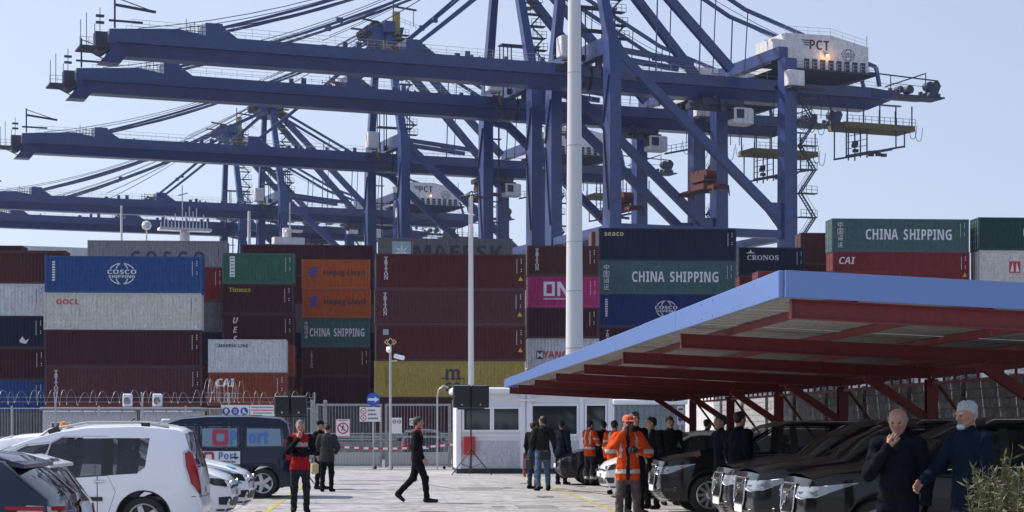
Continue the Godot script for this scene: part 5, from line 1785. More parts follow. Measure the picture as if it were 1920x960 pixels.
func wheel_parts(parent: Node, at: Vector3, r: float, spokes: int, out: float, width := 0.21) -> void:
	var turn := Basis(Vector3.RIGHT, PI / 2 * out)
	var w := Node3D.new()
	w.name = "wheel"
	parent.add_child(w, true)
	w.transform = Transform3D(turn, at)   # local y points out of the car
	var key := "%f|%d" % [r, spokes]
	if not box_cache.has("wheel" + key):
		var m := MB.new()
		var h := width * 0.5
		m.lathe([Vector2(r * 0.66, -h), Vector2(r * 0.93, -h), Vector2(r, -h * 0.7), Vector2(r, h * 0.7), Vector2(r * 0.95, h * 0.96), Vector2(r * 0.80, h), Vector2(r * 0.70, h * 0.92), Vector2(r * 0.66, h * 0.85)], 28)
		var rim := MB.new()
		rim.lathe([Vector2(r * 0.70, h * 0.90), Vector2(r * 0.67, h * 0.96), Vector2(r * 0.62, h * 0.86), Vector2(r * 0.61, h * 0.1)], 28)
		for i in spokes:
			var a := TAU * i / spokes
			var d := Vector3(cos(a), 0, sin(a))
			var s := Vector3(-sin(a), 0, cos(a))
			var k := 0.10 if spokes > 6 else 0.17
			rim.hexa([d * r * 0.12 - s * r * k * 0.8 + Vector3(0, h * 0.45, 0), d * r * 0.12 + s * r * k * 0.8 + Vector3(0, h * 0.45, 0), d * r * 0.64 + s * r * k * 0.62 + Vector3(0, h * 0.5, 0), d * r * 0.64 - s * r * k * 0.62 + Vector3(0, h * 0.5, 0), d * r * 0.12 - s * r * k * 0.8 + Vector3(0, h * 0.78, 0), d * r * 0.12 + s * r * k * 0.8 + Vector3(0, h * 0.78, 0), d * r * 0.64 + s * r * k * 0.62 + Vector3(0, h * 0.84, 0), d * r * 0.64 - s * r * k * 0.62 + Vector3(0, h * 0.84, 0)])
		rim.lathe([Vector2(r * 0.2, h * 0.3), Vector2(r * 0.2, h * 0.8), Vector2(r * 0.1, h * 0.88), Vector2(0, h * 0.88)], 14)
		var disk := MB.new()
		disk.lathe([Vector2(r * 0.6, 0.0), Vector2(r * 0.6, 0.02), Vector2(0, 0.02)], 20)
		box_cache["wheel" + key] = [m.mesh(), rim.mesh(), disk.mesh()]
	var b: Array = box_cache["wheel" + key]
	put(w, "tyre", b[0], M.black_rubber)
	put(w, "rim", b[1], M.alloy)
	put(w, "brake_disc", b[2], M.dark_steel)
func car_body(t: Node3D, c: Car, paint: Material, windows: Array, pillars: Array, doors: Array, spokes := 5, opts := {}) -> void:
	var sill := 0.24
	# side skins with arches, window openings and door gaps
	var outline := PackedVector2Array()
	for p in c.prof: outline.append(Vector2(p[0], p[1]))
	var skin := [outline]
	for x in [c.xf, c.xr]: skin = cut(skin, disc_poly(Vector2(x, c.rt + 0.02), c.ra))
	var dlo: Array = opts.get("openings", windows)
	for q in dlo: skin = cut(skin, q)
	var panels := []
	for d in doors:   # the door skins are parts of their own, with a gap all round
		var mine := []
		for s in skin: mine.append_array(Geometry2D.intersect_polygons(s, d))
		skin = cut(skin, d)
		var shrunk := []
		for s in mine: shrunk.append_array(Geometry2D.offset_polygon(s, -0.006))
		panels.append(shrunk)
	var side0 := func(q): return c.side(q)
	var m := MB.new()
	lay(m, skin, 0.14, side0)
	put(t, "body_side", m, paint)
	put(t, "body_side", flipped(m), paint)
	for s in panels:
		for e in [1.0, -1.0]:
			m = MB.new()
			lay(m, s, 0.14, func(q): return c.side(q, 0.0))
			if e < 0.0: m = flipped(m)
			put(t, "door", m, paint)
	# panes and pillars
	for q in windows:
		for e in [1.0, -1.0]:
			m = MB.new()
			lay(m, [q], 0.18, func(p): return c.side(p, -0.008))
			if e < 0.0: m = flipped(m)
			put(t, "side_window", m, opts.get("glass", M.car_glass))
	if pillars:
		for q in pillars:
			m = MB.new()
			lay(m, [q], 0.18, func(p): return c.side(p, -0.004))
			put(t, "pillar", m, M.black_plastic)
			put(t, "pillar", flipped(m), M.black_plastic)
	# strips over the top, one mesh for each named strip
	var strips := {}
	var n := c.prof.size()
	var nrm := []
	for i in n - 1:
		var a := Vector2(c.prof[i][0], c.prof[i][1]); var b := Vector2(c.prof[i + 1][0], c.prof[i + 1][1])
		var d := (b - a).normalized()
		nrm.append(Vector2(d.y, -d.x))     # outward for a run from nose bottom over the top
	for i in n - 1:
		var called: String = c.prof[i][2]
		if not strips.has(called): strips[called] = MB.new()
		var mb: MB = strips[called]
		var n0: Vector2 = nrm[i] if i == 0 or nrm[i].dot(nrm[i - 1]) < 0.6 else (nrm[i] + nrm[i - 1]).normalized()
		var n1: Vector2 = nrm[i] if i == n - 2 or nrm[i].dot(nrm[i + 1]) < 0.6 else (nrm[i] + nrm[i + 1]).normalized()
		var K := 10
		var rows := []
		for e in [[c.prof[i], n0], [c.prof[i + 1], n1]]:
			var x: float = e[0][0]; var y: float = e[0][1]
			var ww := c.w(x, y)
			var nn: Vector2 = e[1]
			var row := []
			for k in K + 1:
				var u := -1.0 + 2.0 * k / K
				u = signf(u) * (1.0 - pow(1.0 - absf(u), 1.4))
				var q := nn * c.crown * (1.0 - u * u)
				var tilt := 2.0 * u * c.crown / ww
				row.append([Vector3(x + q.x, y + q.y, u * ww), Vector3(nn.x, nn.y, tilt + (0.35 * signf(u) if absf(u) > 0.99 else 0.0)).normalized()])
			rows.append(row)
		for k in K:
			var A = rows[0][k]; var B = rows[0][k + 1]; var C = rows[1][k + 1]; var D = rows[1][k]
			mb.tri_n(A[0], D[0], C[0], A[1], D[1], C[1])
			mb.tri_n(A[0], C[0], B[0], A[1], C[1], B[1])
	for called in strips:
		var mat: Material = paint
		if called.contains("window") or called == "windscreen": mat = opts.get("glass", M.car_glass)
		if called == "black_roof" or called.begins_with("black"): mat = M.black_plastic
		put(t, called, strips[called], mat)
	# tub, seats and underbody
	m = MB.new()
	m.box(Vector3(0, 0.40, 0), Vector3(c.L - 0.5, 0.36, c.hw * 1.36))
	m.box(Vector3((c.xf + c.xr) * 0.5, 0.44, 0), Vector3(c.xf - c.xr - 2.0 * c.ra - 0.06, 0.5, c.hw * 1.86))
	m.box(Vector3(c.L * 0.5 - 0.62, 0.62, 0), Vector3(0.8, 0.35, c.hw * 1.3))
	put(t, "underbody", m, M.black_plastic)
	m = MB.new()
	m.cbox(Vector3(c.xf - 0.62, c.belt - 0.08, 0), Vector3(0.4, 0.3, c.hw * 1.62), 0.08)
	put(t, "dashboard", m, M.black_plastic)
	for sx in opts.get("seats", [0.15, -0.75]):
		for sz in [-0.37, 0.37]:
			m = MB.new()
			m.cbox(Vector3(sx + 0.05, 0.62, sz), Vector3(0.5, 0.16, 0.5), 0.06)
			m.cbox(Vector3(sx - 0.24, 0.95, sz), Vector3(0.16, 0.66, 0.48), 0.07, Basis(Vector3(0, 0, 1), 0.18))
			m.cbox(Vector3(sx - 0.33, 1.36, sz), Vector3(0.10, 0.18, 0.26), 0.045, Basis(Vector3(0, 0, 1), 0.12))
			put(t, "seat", m, M.seat_grey)
	for x in [c.xf, c.xr]:
		for e in [1.0, -1.0]: wheel_parts(t, Vector3(x, c.rt, e * (c.hw - 0.125)), c.rt, spokes, e)
	# black arch lips
	m = MB.new()
	for x in [c.xf, c.xr]:
		var ring := []
		for i in 19:
			var a := lerpf(-0.12, PI + 0.12, i / 18.0)
			var q := Vector2(x + cos(a) * (c.ra + 0.005), c.rt + 0.02 + sin(a) * (c.ra + 0.005))
			ring.append(c.side(q, -0.004))
		m.tube(ring, 0.012, 5)
		for i in ring.size(): ring[i].z *= -1.0
		m.tube(ring, 0.012, 5)
	put(t, "arch_lip", m, M.black_plastic)
	# mirrors and handles
	for e in [1.0, -1.0]:
		m = MB.new()
		var mx: float = opts.get("mirror", c.xf - 0.55)
		m.cbox(Vector3(mx, c.belt + 0.10, e * (c.hw + 0.07)), Vector3(0.11, 0.15, 0.20), 0.045)
		put(t, "door_mirror", m, paint)
		for d in opts.get("handles", []):
			m = MB.new()
			var h := c.side(Vector2(d, c.belt - 0.09), 0.012)
			m.cbox(Vector3(h.x, h.y, h.z * e), Vector3(0.17, 0.03, 0.03), 0.012)
			put(t, "door_handle", m, paint)
func patch(t: Node, called: String, polys: Array, map: Callable, mat: Material, cell := 0.12) -> MeshInstance3D:
	var m := MB.new()
	lay(m, polys, cell, map)
	return put(t, called, m, mat)
func rounded(x0: float, y0: float, x1: float, y1: float, r: float) -> PackedVector2Array:
	var o := PackedVector2Array()
	for k in [[x1 - r, y1 - r, 0.0], [x0 + r, y1 - r, 0.5], [x0 + r, y0 + r, 1.0], [x1 - r, y0 + r, 1.5]]:
		for i in 5: o.append(Vector2(k[0], k[1]) + Vector2(cos(PI * (k[2] + i / 8.0)), sin(PI * (k[2] + i / 8.0))) * r)
	return o
func outline_tube(t: Node, called: String, poly: PackedVector2Array, map: Callable, r: float, mat: Material) -> void:
	var pts := []
	for q in poly: pts.append(map.call(q))
	pts.append(pts[0]); pts.append(pts[1])
	var m := MB.new()
	m.tube(pts, r, 6)
	put(t, called, m, mat)

func build_suv(label: String, at: Vector3, paint: Material) -> Node3D:
	var t := thing("parked_car", label, "car", at, PI, "dark cars parked under the canopy")
	var c := Car.new()
	c.L = 4.69; c.hw = 0.95; c.belt = 1.02; c.top = 1.66; c.nose = 0.7; c.tail = 0.5; c.xf = 1.48; c.xr = -1.38; c.ra = 0.42; c.rt = 0.365; c.crown = 0.06
	c.prof = [[2.20, 0.26, "front_bumper"], [2.31, 0.38, "front_bumper"], [2.345, 0.55, "front_bumper"], [2.335, 0.80, "front_bumper"], [2.27, 0.96, "bonnet"], [2.0, 1.03, "bonnet"], [1.6, 1.08, "bonnet"], [1.12, 1.13, "windscreen"], [0.72, 1.39, "windscreen"], [0.32, 1.58, "roof"], [0.0, 1.645, "roof"], [-0.6, 1.66, "roof"], [-1.3, 1.63, "roof"], [-1.85, 1.55, "rear_window"], [-2.15, 1.15, "tailgate"], [-2.27, 0.98, "tailgate"], [-2.33, 0.72, "rear_bumper"], [-2.345, 0.5, "rear_bumper"], [-2.2, 0.28, "rear_bumper"]]
	var w1 := pv([0.98, 1.10, -0.02, 1.08, -0.02, 1.56, 0.22, 1.54])
	var w2 := pv([-0.10, 1.08, -1.08, 1.10, -1.12, 1.54, -0.10, 1.56])
	var w3 := pv([-1.18, 1.11, -1.80, 1.22, -1.72, 1.42, -1.22, 1.53])
	car_body(t, c, paint, [w1, w2, w3], [pv([0.0, 1.05, -0.12, 1.05, -0.12, 1.58, 0.0, 1.58]), pv([-1.06, 1.08, -1.2, 1.08, -1.24, 1.55, -1.10, 1.56])], [pv([1.02, 0.36, -0.05, 0.36, -0.05, 1.6, 0.25, 1.6, 1.02, 1.1]), pv([-0.06, 0.36, -0.92, 0.36, -1.05, 0.7, -1.12, 1.6, -0.06, 1.6])], 10, {"openings": [pv([1.0, 1.09, -1.82, 1.20, -1.72, 1.44, -1.1, 1.56, 0.0, 1.58, 0.24, 1.55])], "handles": [0.15, -0.85], "mirror": 0.92})
	var fr := func(q): return c.front(q, 0.012)
	# grille: dark field, chrome surround, upright bars, diagonal bar with round badge
	var gp := pv([-0.36, 0.60, -0.30, 0.53, 0.30, 0.53, 0.36, 0.60, 0.37, 0.84, 0.33, 0.90, -0.33, 0.90, -0.37, 0.84])
	var g := patch(t, "grille", [gp], fr, M.black_plastic)
	var m := MB.new()
	for i in 17:
		var z := -0.32 + i * 0.04
		m.bar(c.front(Vector2(z, 0.555), 0.022), c.front(Vector2(z, 0.88), 0.022), 0.010, 0.012)
	put(g, "bar", m, M.dark_steel)
	outline_tube(g, "surround", gp, func(q): return c.front(q, 0.024), 0.012, M.chrome_dull)
	m = MB.new()
	m.bar(c.front(Vector2(-0.28, 0.88), 0.035), c.front(Vector2(0.28, 0.58), 0.035), 0.03, 0.014, Vector3(1, 0, 0))
	put(g, "diagonal_bar", m, M.chrome)
	m = MB.new()
	m.lathe([Vector2(0.055, 0.0), Vector2(0.075, 0.0), Vector2(0.08, 0.02), Vector2(0.055, 0.02), Vector2(0.055, 0.0)], 18, c.front(Vector2(0, 0.73), 0.03), Basis(Vector3(0, 0, 1), -PI / 2))
	put(g, "badge", m, M.chrome)
	for e in [1.0, -1.0]:
		var hp := pv([0.42, 0.74, 0.62, 0.72, 0.86, 0.75, 1.32, 0.93, 0.95, 0.885, 0.42, 0.865])
		if e < 0: hp = mirror_poly(hp)
		var h := patch(t, "headlight", [hp], fr, M.lamp_glass)
		outline_tube(h, "bezel", hp, func(q): return c.front(q, 0.014), 0.007, M.chrome_dull)
		m = MB.new()
		m.bar(c.front(Vector2(e * 0.52, 0.80), 0.02), c.front(Vector2(e * 0.80, 0.81), 0.02), 0.02, 0.02)
		m.bar(c.front(Vector2(e * 0.80, 0.81), 0.02), c.front(Vector2(e * 0.88, 0.86), 0.02), 0.018, 0.018)
		m.bar(c.front(Vector2(e * 0.80, 0.81), 0.02), c.front(Vector2(e * 0.88, 0.77), 0.02), 0.018, 0.018)
		put(h, "daytime_lamp", m, M.chrome)
		var fp := pv([0.50, 0.40, 0.98, 0.44, 1.0, 0.50, 0.52, 0.47])
		if e < 0: fp = mirror_poly(fp)
		var fo := patch(t, "fog_intake", [fp], fr, M.black_plastic)
		outline_tube(fo, "chrome_strip", fp, func(q): return c.front(q, 0.014), 0.009, M.chrome_dull)
		var tl := pv([0.55, 0.86, 0.80, 0.84, 0.95, 0.95, 0.80, 1.10, 0.66, 1.10])
		if e < 0: tl = mirror_poly(tl)
		patch(t, "tail_light", [tl], func(q): return c.rear(q, 0.012), M.tail_red)
	patch(t, "lower_intake", [pv([-0.46, 0.30, 0.46, 0.30, 0.52, 0.42, -0.52, 0.42])], fr, M.black_plastic)
	m = MB.new()
	for y in [0.33, 0.365, 0.40]: m.bar(c.front(Vector2(-0.45, y), 0.024), c.front(Vector2(0.45, y), 0.024), 0.012, 0.012)
	put(t, "intake_bar", m, M.dark_steel)
	patch(t, "skid_plate", [pv([-0.8, 0.265, 0.8, 0.265, 0.85, 0.295, -0.85, 0.295])], func(q): return c.front(q, 0.02), M.chrome_dull)
	m = MB.new()
	m.cbox(c.front(Vector2(0, 0.475), 0.03), Vector3(0.012, 0.11, 0.52), 0.004)
	put(t, "number_plate", m, M.plate_white)
	for e in [1.0, -1.0]:
		m = MB.new()
		m.tube([Vector3(0.1, 1.645, e * 0.66), Vector3(0.0, 1.69, e * 0.66), Vector3(-1.3, 1.69, e * 0.655), Vector3(-1.5, 1.63, e * 0.65)], 0.018, 6)
		put(t, "roof_rail", m, M.chrome_dull)
	for e in [1.0, -1.0]:
		m = MB.new()
		m.bar(c.side(Vector2(0.98, 1.075), 0.004) * Vector3(1, 1, e), c.side(Vector2(-1.75, 1.16), 0.004) * Vector3(1, 1, e), 0.012, 0.012)
		put(t, "window_trim", m, M.chrome_dull)
	for e in [-0.2, 0.35]:
		m = MB.new()
		m.bar(Vector3(1.12, 1.19, e), Vector3(0.95, 1.30, e + 0.42), 0.02, 0.015)
		put(t, "wiper", m, M.black_plastic)
	return t

func build_hatch(called: String, label: String, at: Vector3, turn: float, paint: Material, kind := "plain") -> Node3D:
	var t := thing(called, label, "car", at, turn)
	var c := Car.new()
	c.L = 4.06; c.hw = 0.875; c.belt = 0.95; c.top = 1.46; c.nose = 0.65; c.tail = 0.55; c.xf = 1.20; c.xr = -1.36; c.ra = 0.365; c.rt = 0.315; c.crown = 0.06
	c.prof = [[1.90, 0.20, "front_bumper"], [2.0, 0.32, "front_bumper"], [2.03, 0.50, "front_bumper"], [2.0, 0.66, "front_bumper"], [1.90, 0.76, "bonnet"], [1.6, 0.87, "bonnet"], [1.25, 0.95, "bonnet"], [0.95, 1.00, "windscreen"], [0.5, 1.26, "windscreen"], [0.14, 1.41, "roof"], [-0.2, 1.455, "roof"], [-0.8, 1.46, "roof"], [-1.4, 1.42, "roof"], [-1.68, 1.37, "rear_window"], [-1.95, 0.97, "tailgate"], [-1.98, 0.80, "tailgate"], [-2.02, 0.62, "rear_bumper"], [-2.03, 0.42, "rear_bumper"], [-1.92, 0.22, "rear_bumper"]]
	var lift := 0.0
	if kind == "grey":
		c.prof[13] = [-1.66, 1.38, "rear_window"]; c.prof[14] = [-1.98, 1.09, "tailgate"]; c.prof[15] = [-2.01, 0.86, "tailgate"]
		lift = 0.10
	var w1 := pv([0.80, 0.98, -0.10, 0.97, -0.10, 1.385, 0.10, 1.36])
	var w2 := pv([-0.18, 0.97, -0.98, 0.98, -1.02, 1.37, -0.18, 1.39])
	var w3 := pv([-1.06, 0.985, -1.45, 1.06, -1.36, 1.28, -1.10, 1.355])
	car_body(t, c, paint, [w1, w2, w3], [pv([-0.08, 0.95, -0.20, 0.95, -0.20, 1.40, -0.08, 1.40]), pv([-0.96, 0.97, -1.08, 0.97, -1.12, 1.37, -1.0, 1.38])], [pv([0.78, 0.30, -0.12, 0.30, -0.12, 1.42, 0.12, 1.40, 0.82, 0.98]), pv([-0.13, 0.30, -0.86, 0.30, -0.98, 0.62, -1.04, 1.40, -0.13, 1.42])], 5, {"openings": [pv([0.82, 0.97, -1.48, 1.05, -1.36, 1.30, -1.0, 1.38, -0.1, 1.40, 0.12, 1.37])], "handles": [0.06, -0.8], "mirror": 0.78})
	var fr := func(q): return c.front(q, 0.010)
	var re := func(q): return c.rear(q, 0.012)
	var m: MB
	for e in [1.0, -1.0]:
		var hp := pv([0.40, 0.62, 0.62, 0.60, 0.95, 0.66, 1.12, 0.78, 0.80, 0.755, 0.40, 0.70])
		if e < 0: hp = mirror_poly(hp)
		var h := patch(t, "headlight", [hp], fr, M.lamp_dark)
		outline_tube(h, "bezel", hp, func(q): return c.front(q, 0.012), 0.006, M.black_plastic)
		m = MB.new()
		m.lathe([Vector2(0.0, 0.0), Vector2(0.05, 0.0), Vector2(0.06, 0.02)], 14, c.front(Vector2(e * 0.66, 0.675), 0.012), Basis(Vector3(0, 0, 1), -PI / 2))
		put(h, "reflector", m, M.chrome)
		var fp := pv([0.56, 0.32, 0.86, 0.34, 0.88, 0.46, 0.70, 0.47, 0.58, 0.40])
		if e < 0: fp = mirror_poly(fp)
		var fo := patch(t, "fog_lamp_recess", [fp], fr, M.black_plastic)
		m = MB.new()
		m.lathe([Vector2(0.0, 0.0), Vector2(0.045, 0.0), Vector2(0.05, 0.015)], 12, c.front(Vector2(e * 0.72, 0.40), 0.014), Basis(Vector3(0, 0, 1), -PI / 2))
		put(fo, "fog_lamp", m, M.chrome_dull)
		var tl := pv([0.52, 0.78 + lift, 0.98, 0.80 + lift, 1.0, 0.88 + lift, 0.86, 0.96 + lift, 0.54, 0.93 + lift])
		if e < 0: tl = mirror_poly(tl)
		var tn := patch(t, "tail_light", [tl], re, M.tail_clear if kind == "grey" else M.tail_red)
		if kind == "grey":
			var ts := pv([0.30, 0.90 + lift, 1.02, 0.925 + lift, 1.02, 0.955 + lift, 0.30, 0.935 + lift])
			if e < 0: ts = mirror_poly(ts)
			patch(tn, "light_strip", [ts], func(q): return c.rear(q, 0.020), M.tail_red)
	patch(t, "grille", [pv([-0.40, 0.62, 0.40, 0.62, 0.40, 0.69, -0.40, 0.69])], fr, M.black_plastic)
	patch(t, "lower_intake", [pv([-0.52, 0.30, 0.52, 0.30, 0.48, 0.45, -0.48, 0.45])], fr, M.black_plastic)
	patch(t, "lip", [pv([-0.86, 0.235, 0.86, 0.235, 0.88, 0.265, -0.88, 0.265])], func(q): return c.front(q, 0.018), M.black_plastic)
	m = MB.new(); m.cbox(c.front(Vector2(0, 0.53), 0.022), Vector3(0.012, 0.11, 0.52), 0.004); put(t, "number_plate", m, M.plate_white)
	m = MB.new(); m.cbox(c.rear(Vector2(0, 0.72), 0.022), Vector3(0.012, 0.11, 0.52), 0.004); put(t, "number_plate", m, M.plate_white)
	# roof spoiler with its underside, rear wiper
	m = MB.new()
	m.hexa([Vector3(-1.80, 1.335, 0.62), Vector3(-1.52, 1.385, 0.64), Vector3(-1.52, 1.385, -0.64), Vector3(-1.80, 1.335, -0.62), Vector3(-1.80, 1.365, 0.60), Vector3(-1.5, 1.455, 0.62), Vector3(-1.5, 1.455, -0.62), Vector3(-1.80, 1.365, -0.60)])
	put(t, "spoiler", m, paint)
	m = MB.new()
	m.tube([Vector3(-1.99, 1.0, 0.0), Vector3(-1.93, 1.09, 0.16), Vector3(-1.90, 1.13, 0.42)], 0.012, 5)
	put(t, "rear_wiper", m, M.black_plastic)
	m = MB.new()
	m.bar(Vector3(0.95, 1.06, -0.2), Vector3(0.80, 1.16, 0.25), 0.02, 0.015)
	put(t, "wiper", m, M.black_plastic)
	if kind == "patrol":
		var band := pv([1.93, 0.58, 1.72, 0.80, 1.45, 0.86, 0.85, 0.92, -1.9, 0.88, -1.9, 0.68, 0.85, 0.66, 1.55, 0.58])
		m = MB.new()
		for q in cut([band], disc_poly(Vector2(c.xf, c.rt + 0.02), c.ra + 0.02)): lay(m, [q], 0.14, func(p): return c.side(p, 0.004), true)
		put(t, "side_stripe", m, M.stripe_teal)
		m = MB.new()
		m.hexa([Vector3(1.78, 0.845, 0.62), Vector3(0.98, 1.04, 0.62), Vector3(0.98, 1.045, 0.36), Vector3(1.78, 0.865, 0.42), Vector3(1.78, 0.857, 0.62), Vector3(0.98, 1.052, 0.62), Vector3(0.98, 1.057, 0.36), Vector3(1.78, 0.877, 0.42)])
		m.hexa([Vector3(1.78, 0.845, -0.62), Vector3(1.78, 0.865, -0.42), Vector3(0.98, 1.045, -0.36), Vector3(0.98, 1.04, -0.62), Vector3(1.78, 0.857, -0.62), Vector3(1.78, 0.877, -0.42), Vector3(0.98, 1.057, -0.36), Vector3(0.98, 1.052, -0.62)])
		put(t, "bonnet_stripe", m, M.stripe_teal)
		m = MB.new()
		m.lathe([Vector2(0.085, 0), Vector2(0.085, 0.05)], 14, Vector3(-1.32, 1.50, 0.2))
		m.cbox(Vector3(-1.32, 1.48, 0.2), Vector3(0.2, 0.06, 0.2), 0.01)
		put(t, "beacon_base", m, M.black_plastic)
		m = MB.new()
		m.lathe([Vector2(0.075, 0.05), Vector2(0.08, 0.12), Vector2(0.065, 0.18), Vector2(0.0, 0.20)], 14, Vector3(-1.32, 1.50, 0.2))
		put(t, "beacon", m, M.amber)
		m = MB.new()
		for x in [0.05, -0.85]: m.box(Vector3(x, 1.55, 0), Vector3(0.05, 0.03, 1.2))
		for z in [-0.55, -0.2, 0.2, 0.55]: m.box(Vector3(-0.4, 1.58, z), Vector3(1.3, 0.02, 0.03))
		for z in [-0.56, 0.56]:
			for x in [0.05, -0.85]: m.box(Vector3(x, 1.50, z), Vector3(0.05, 0.1, 0.05))
		put(t, "roof_rack", m, M.rail_grey)
	return t

func build_mpv(label: String, at: Vector3, turn: float, paint: Material) -> Node3D:
	var t := thing("family_car", label, "car", at, turn)
	var c := Car.new()
	c.L = 4.2; c.hw = 0.845; c.belt = 0.93; c.top = 1.60; c.nose = 0.65; c.tail = 0.42; c.xf = 1.32; c.xr = -1.30; c.ra = 0.37; c.rt = 0.315; c.crown = 0.05; c.lean = 0.16; c.tuck = 0.2
	c.prof = [[1.98, 0.20, "front_bumper"], [2.08, 0.34, "front_bumper"], [2.1, 0.55, "front_bumper"], [2.05, 0.74, "front_bumper"], [1.92, 0.85, "bonnet"], [1.55, 0.95, "bonnet"], [1.2, 1.01, "windscreen"], [0.86, 1.17, "windscreen"], [0.52, 1.325, "roof"], [0.22, 1.43, "roof"], [-0.1, 1.515, "roof"], [-0.5, 1.58, "roof"], [-1.2, 1.60, "roof"], [-1.74, 1.555, "roof_edge"], [-1.86, 1.50, "rear_window"], [-2.0, 1.02, "tailgate"], [-2.04, 0.80, "tailgate"], [-2.06, 0.62, "rear_bumper"], [-2.1, 0.5, "rear_bumper"], [-2.08, 0.36, "rear_bumper"], [-1.98, 0.22, "rear_bumper"]]
	var w0 := pv([0.78, 1.10, 0.10, 1.12, -0.01, 1.36, 0.32, 1.325])
	var w1 := pv([0.10, 0.88, -0.74, 0.91, -0.74, 1.435, -0.18, 1.435, -0.05, 1.36])
	var w2 := pv([-0.86, 0.92, -1.20, 0.96, -1.31, 1.04, -1.37, 1.43, -0.86, 1.44])
	var glass: Material = M.car_glass
	car_body(t, c, paint, [w0, w1, w2], [pv([-0.72, 0.90, -0.88, 0.90, -0.88, 1.44, -0.72, 1.44])], [pv([1.10, 0.32, 0.30, 0.32, 0.13, 0.90, -0.02, 1.39, 0.30, 1.36, 1.10, 1.01]), pv([0.28, 0.32, -0.80, 0.32, -0.92, 0.70, -0.81, 0.93, -0.81, 1.47, -0.20, 1.47, -0.03, 1.39, 0.12, 0.90])], 5, {"openings": [w0, pv([0.11, 0.87, -1.21, 0.95, -1.32, 1.03, -1.38, 1.44, -0.18, 1.445, -0.04, 1.37])], "handles": [0.36, -0.70], "mirror": 0.86, "seats": [0.10, -0.72]})
	var re := func(q): return c.rear(q, 0.014)
	var m: MB
	for e in [1.0, -1.0]:
		var hp := pv([0.42, 0.66, 0.95, 0.70, 1.12, 0.86, 0.80, 0.84, 0.42, 0.80])
		if e < 0: hp = mirror_poly(hp)
		patch(t, "headlight", [hp], func(q): return c.front(q, 0.012), M.lamp_glass)
		# tall tail lights wrapping the corner: pale rim, red field, white reversing lamp
		var rim := pv([0.66, 0.64, 0.70, 0.60, 0.86, 0.80, 0.90, 1.05, 0.86, 1.25, 0.78, 1.29, 0.70, 1.24, 0.65, 1.0])
		var red := pv([0.675, 0.66, 0.70, 0.63, 0.845, 0.81, 0.88, 1.05, 0.845, 1.23, 0.78, 1.265, 0.715, 1.22, 0.67, 1.0])
		var lens := pv([0.675, 0.86, 0.74, 0.86, 0.75, 1.0, 0.675, 1.0])
		if e < 0: rim = mirror_poly(rim); red = mirror_poly(red); lens = mirror_poly(lens)
		var tl := patch(t, "tail_light", [red], func(q): return c.rear(q, 0.022), M.tail_red, 0.06)
		patch(tl, "chrome_rim", [rim], re, M.chrome_dull, 0.06)
		patch(tl, "reversing_lamp", [lens], func(q): return c.rear(q, 0.028), M.tail_clear, 0.06)
		m = MB.new()
		m.tube([Vector3(0.16, 1.46, e * 0.61), Vector3(0.02, 1.56, e * 0.605), Vector3(-0.5, 1.655, e * 0.595), Vector3(-1.2, 1.66, e * 0.59), Vector3(-1.62, 1.60, e * 0.58)], 0.020, 7)
		put(t, "roof_rail", m, M.rail_grey)
		m = MB.new()
		m.box(Vector3(-0.04, 1.54, e * 0.605), Vector3(0.16, 0.09, 0.04), Basis(Vector3(0, 0, 1), -0.45))
		m.box(Vector3(-1.3, 1.62, e * 0.592), Vector3(0.12, 0.07, 0.04))
		put(t, "rail_foot", m, M.black_plastic)
		m = MB.new()
		var s0 := c.side(Vector2(0.22, 0.60), 0.010); var s1 := c.side(Vector2(-0.74, 0.60), 0.010)
		m.bar(s0 * Vector3(1, 1, e), s1 * Vector3(1, 1, e), 0.018, 0.055)
		s0 = c.side(Vector2(1.04, 0.60), 0.010); s1 = c.side(Vector2(0.32, 0.60), 0.010)
		m.bar(s0 * Vector3(1, 1, e), s1 * Vector3(1, 1, e), 0.018, 0.055)
		put(t, "rubbing_strip", m, M.black_plastic)
	m = MB.new(); m.cbox(c.rear(Vector2(0, 0.72), 0.02), Vector3(0.012, 0.11, 0.52), 0.004); put(t, "number_plate", m, M.plate_white)
	m = MB.new(); m.cbox(c.rear(Vector2(0.45, 0.84), 0.016), Vector3(0.008, 0.12, 0.13), 0.003); put(t, "tailgate_badge", m, M.rail_grey)
	m = MB.new(); m.tube([Vector3(-2.05, 1.02, 0.0), Vector3(-1.99, 1.12, -0.3)], 0.012, 5); put(t, "rear_wiper", m, M.black_plastic)
	m = MB.new(); m.tube([Vector3(-0.95, 1.64, 0), Vector3(-1.08, 1.72, 0)], 0.012, 5); m.cbox(Vector3(-0.98, 1.655, 0), Vector3(0.22, 0.03, 0.10), 0.01); put(t, "aerial", m, M.black_plastic)
	patch(t, "bumper_seam", [pv([-0.85, 0.622, 0.85, 0.622, 0.85, 0.632, -0.85, 0.632])], func(q): return c.rear(q, 0.006), M.black_plastic)
	return t

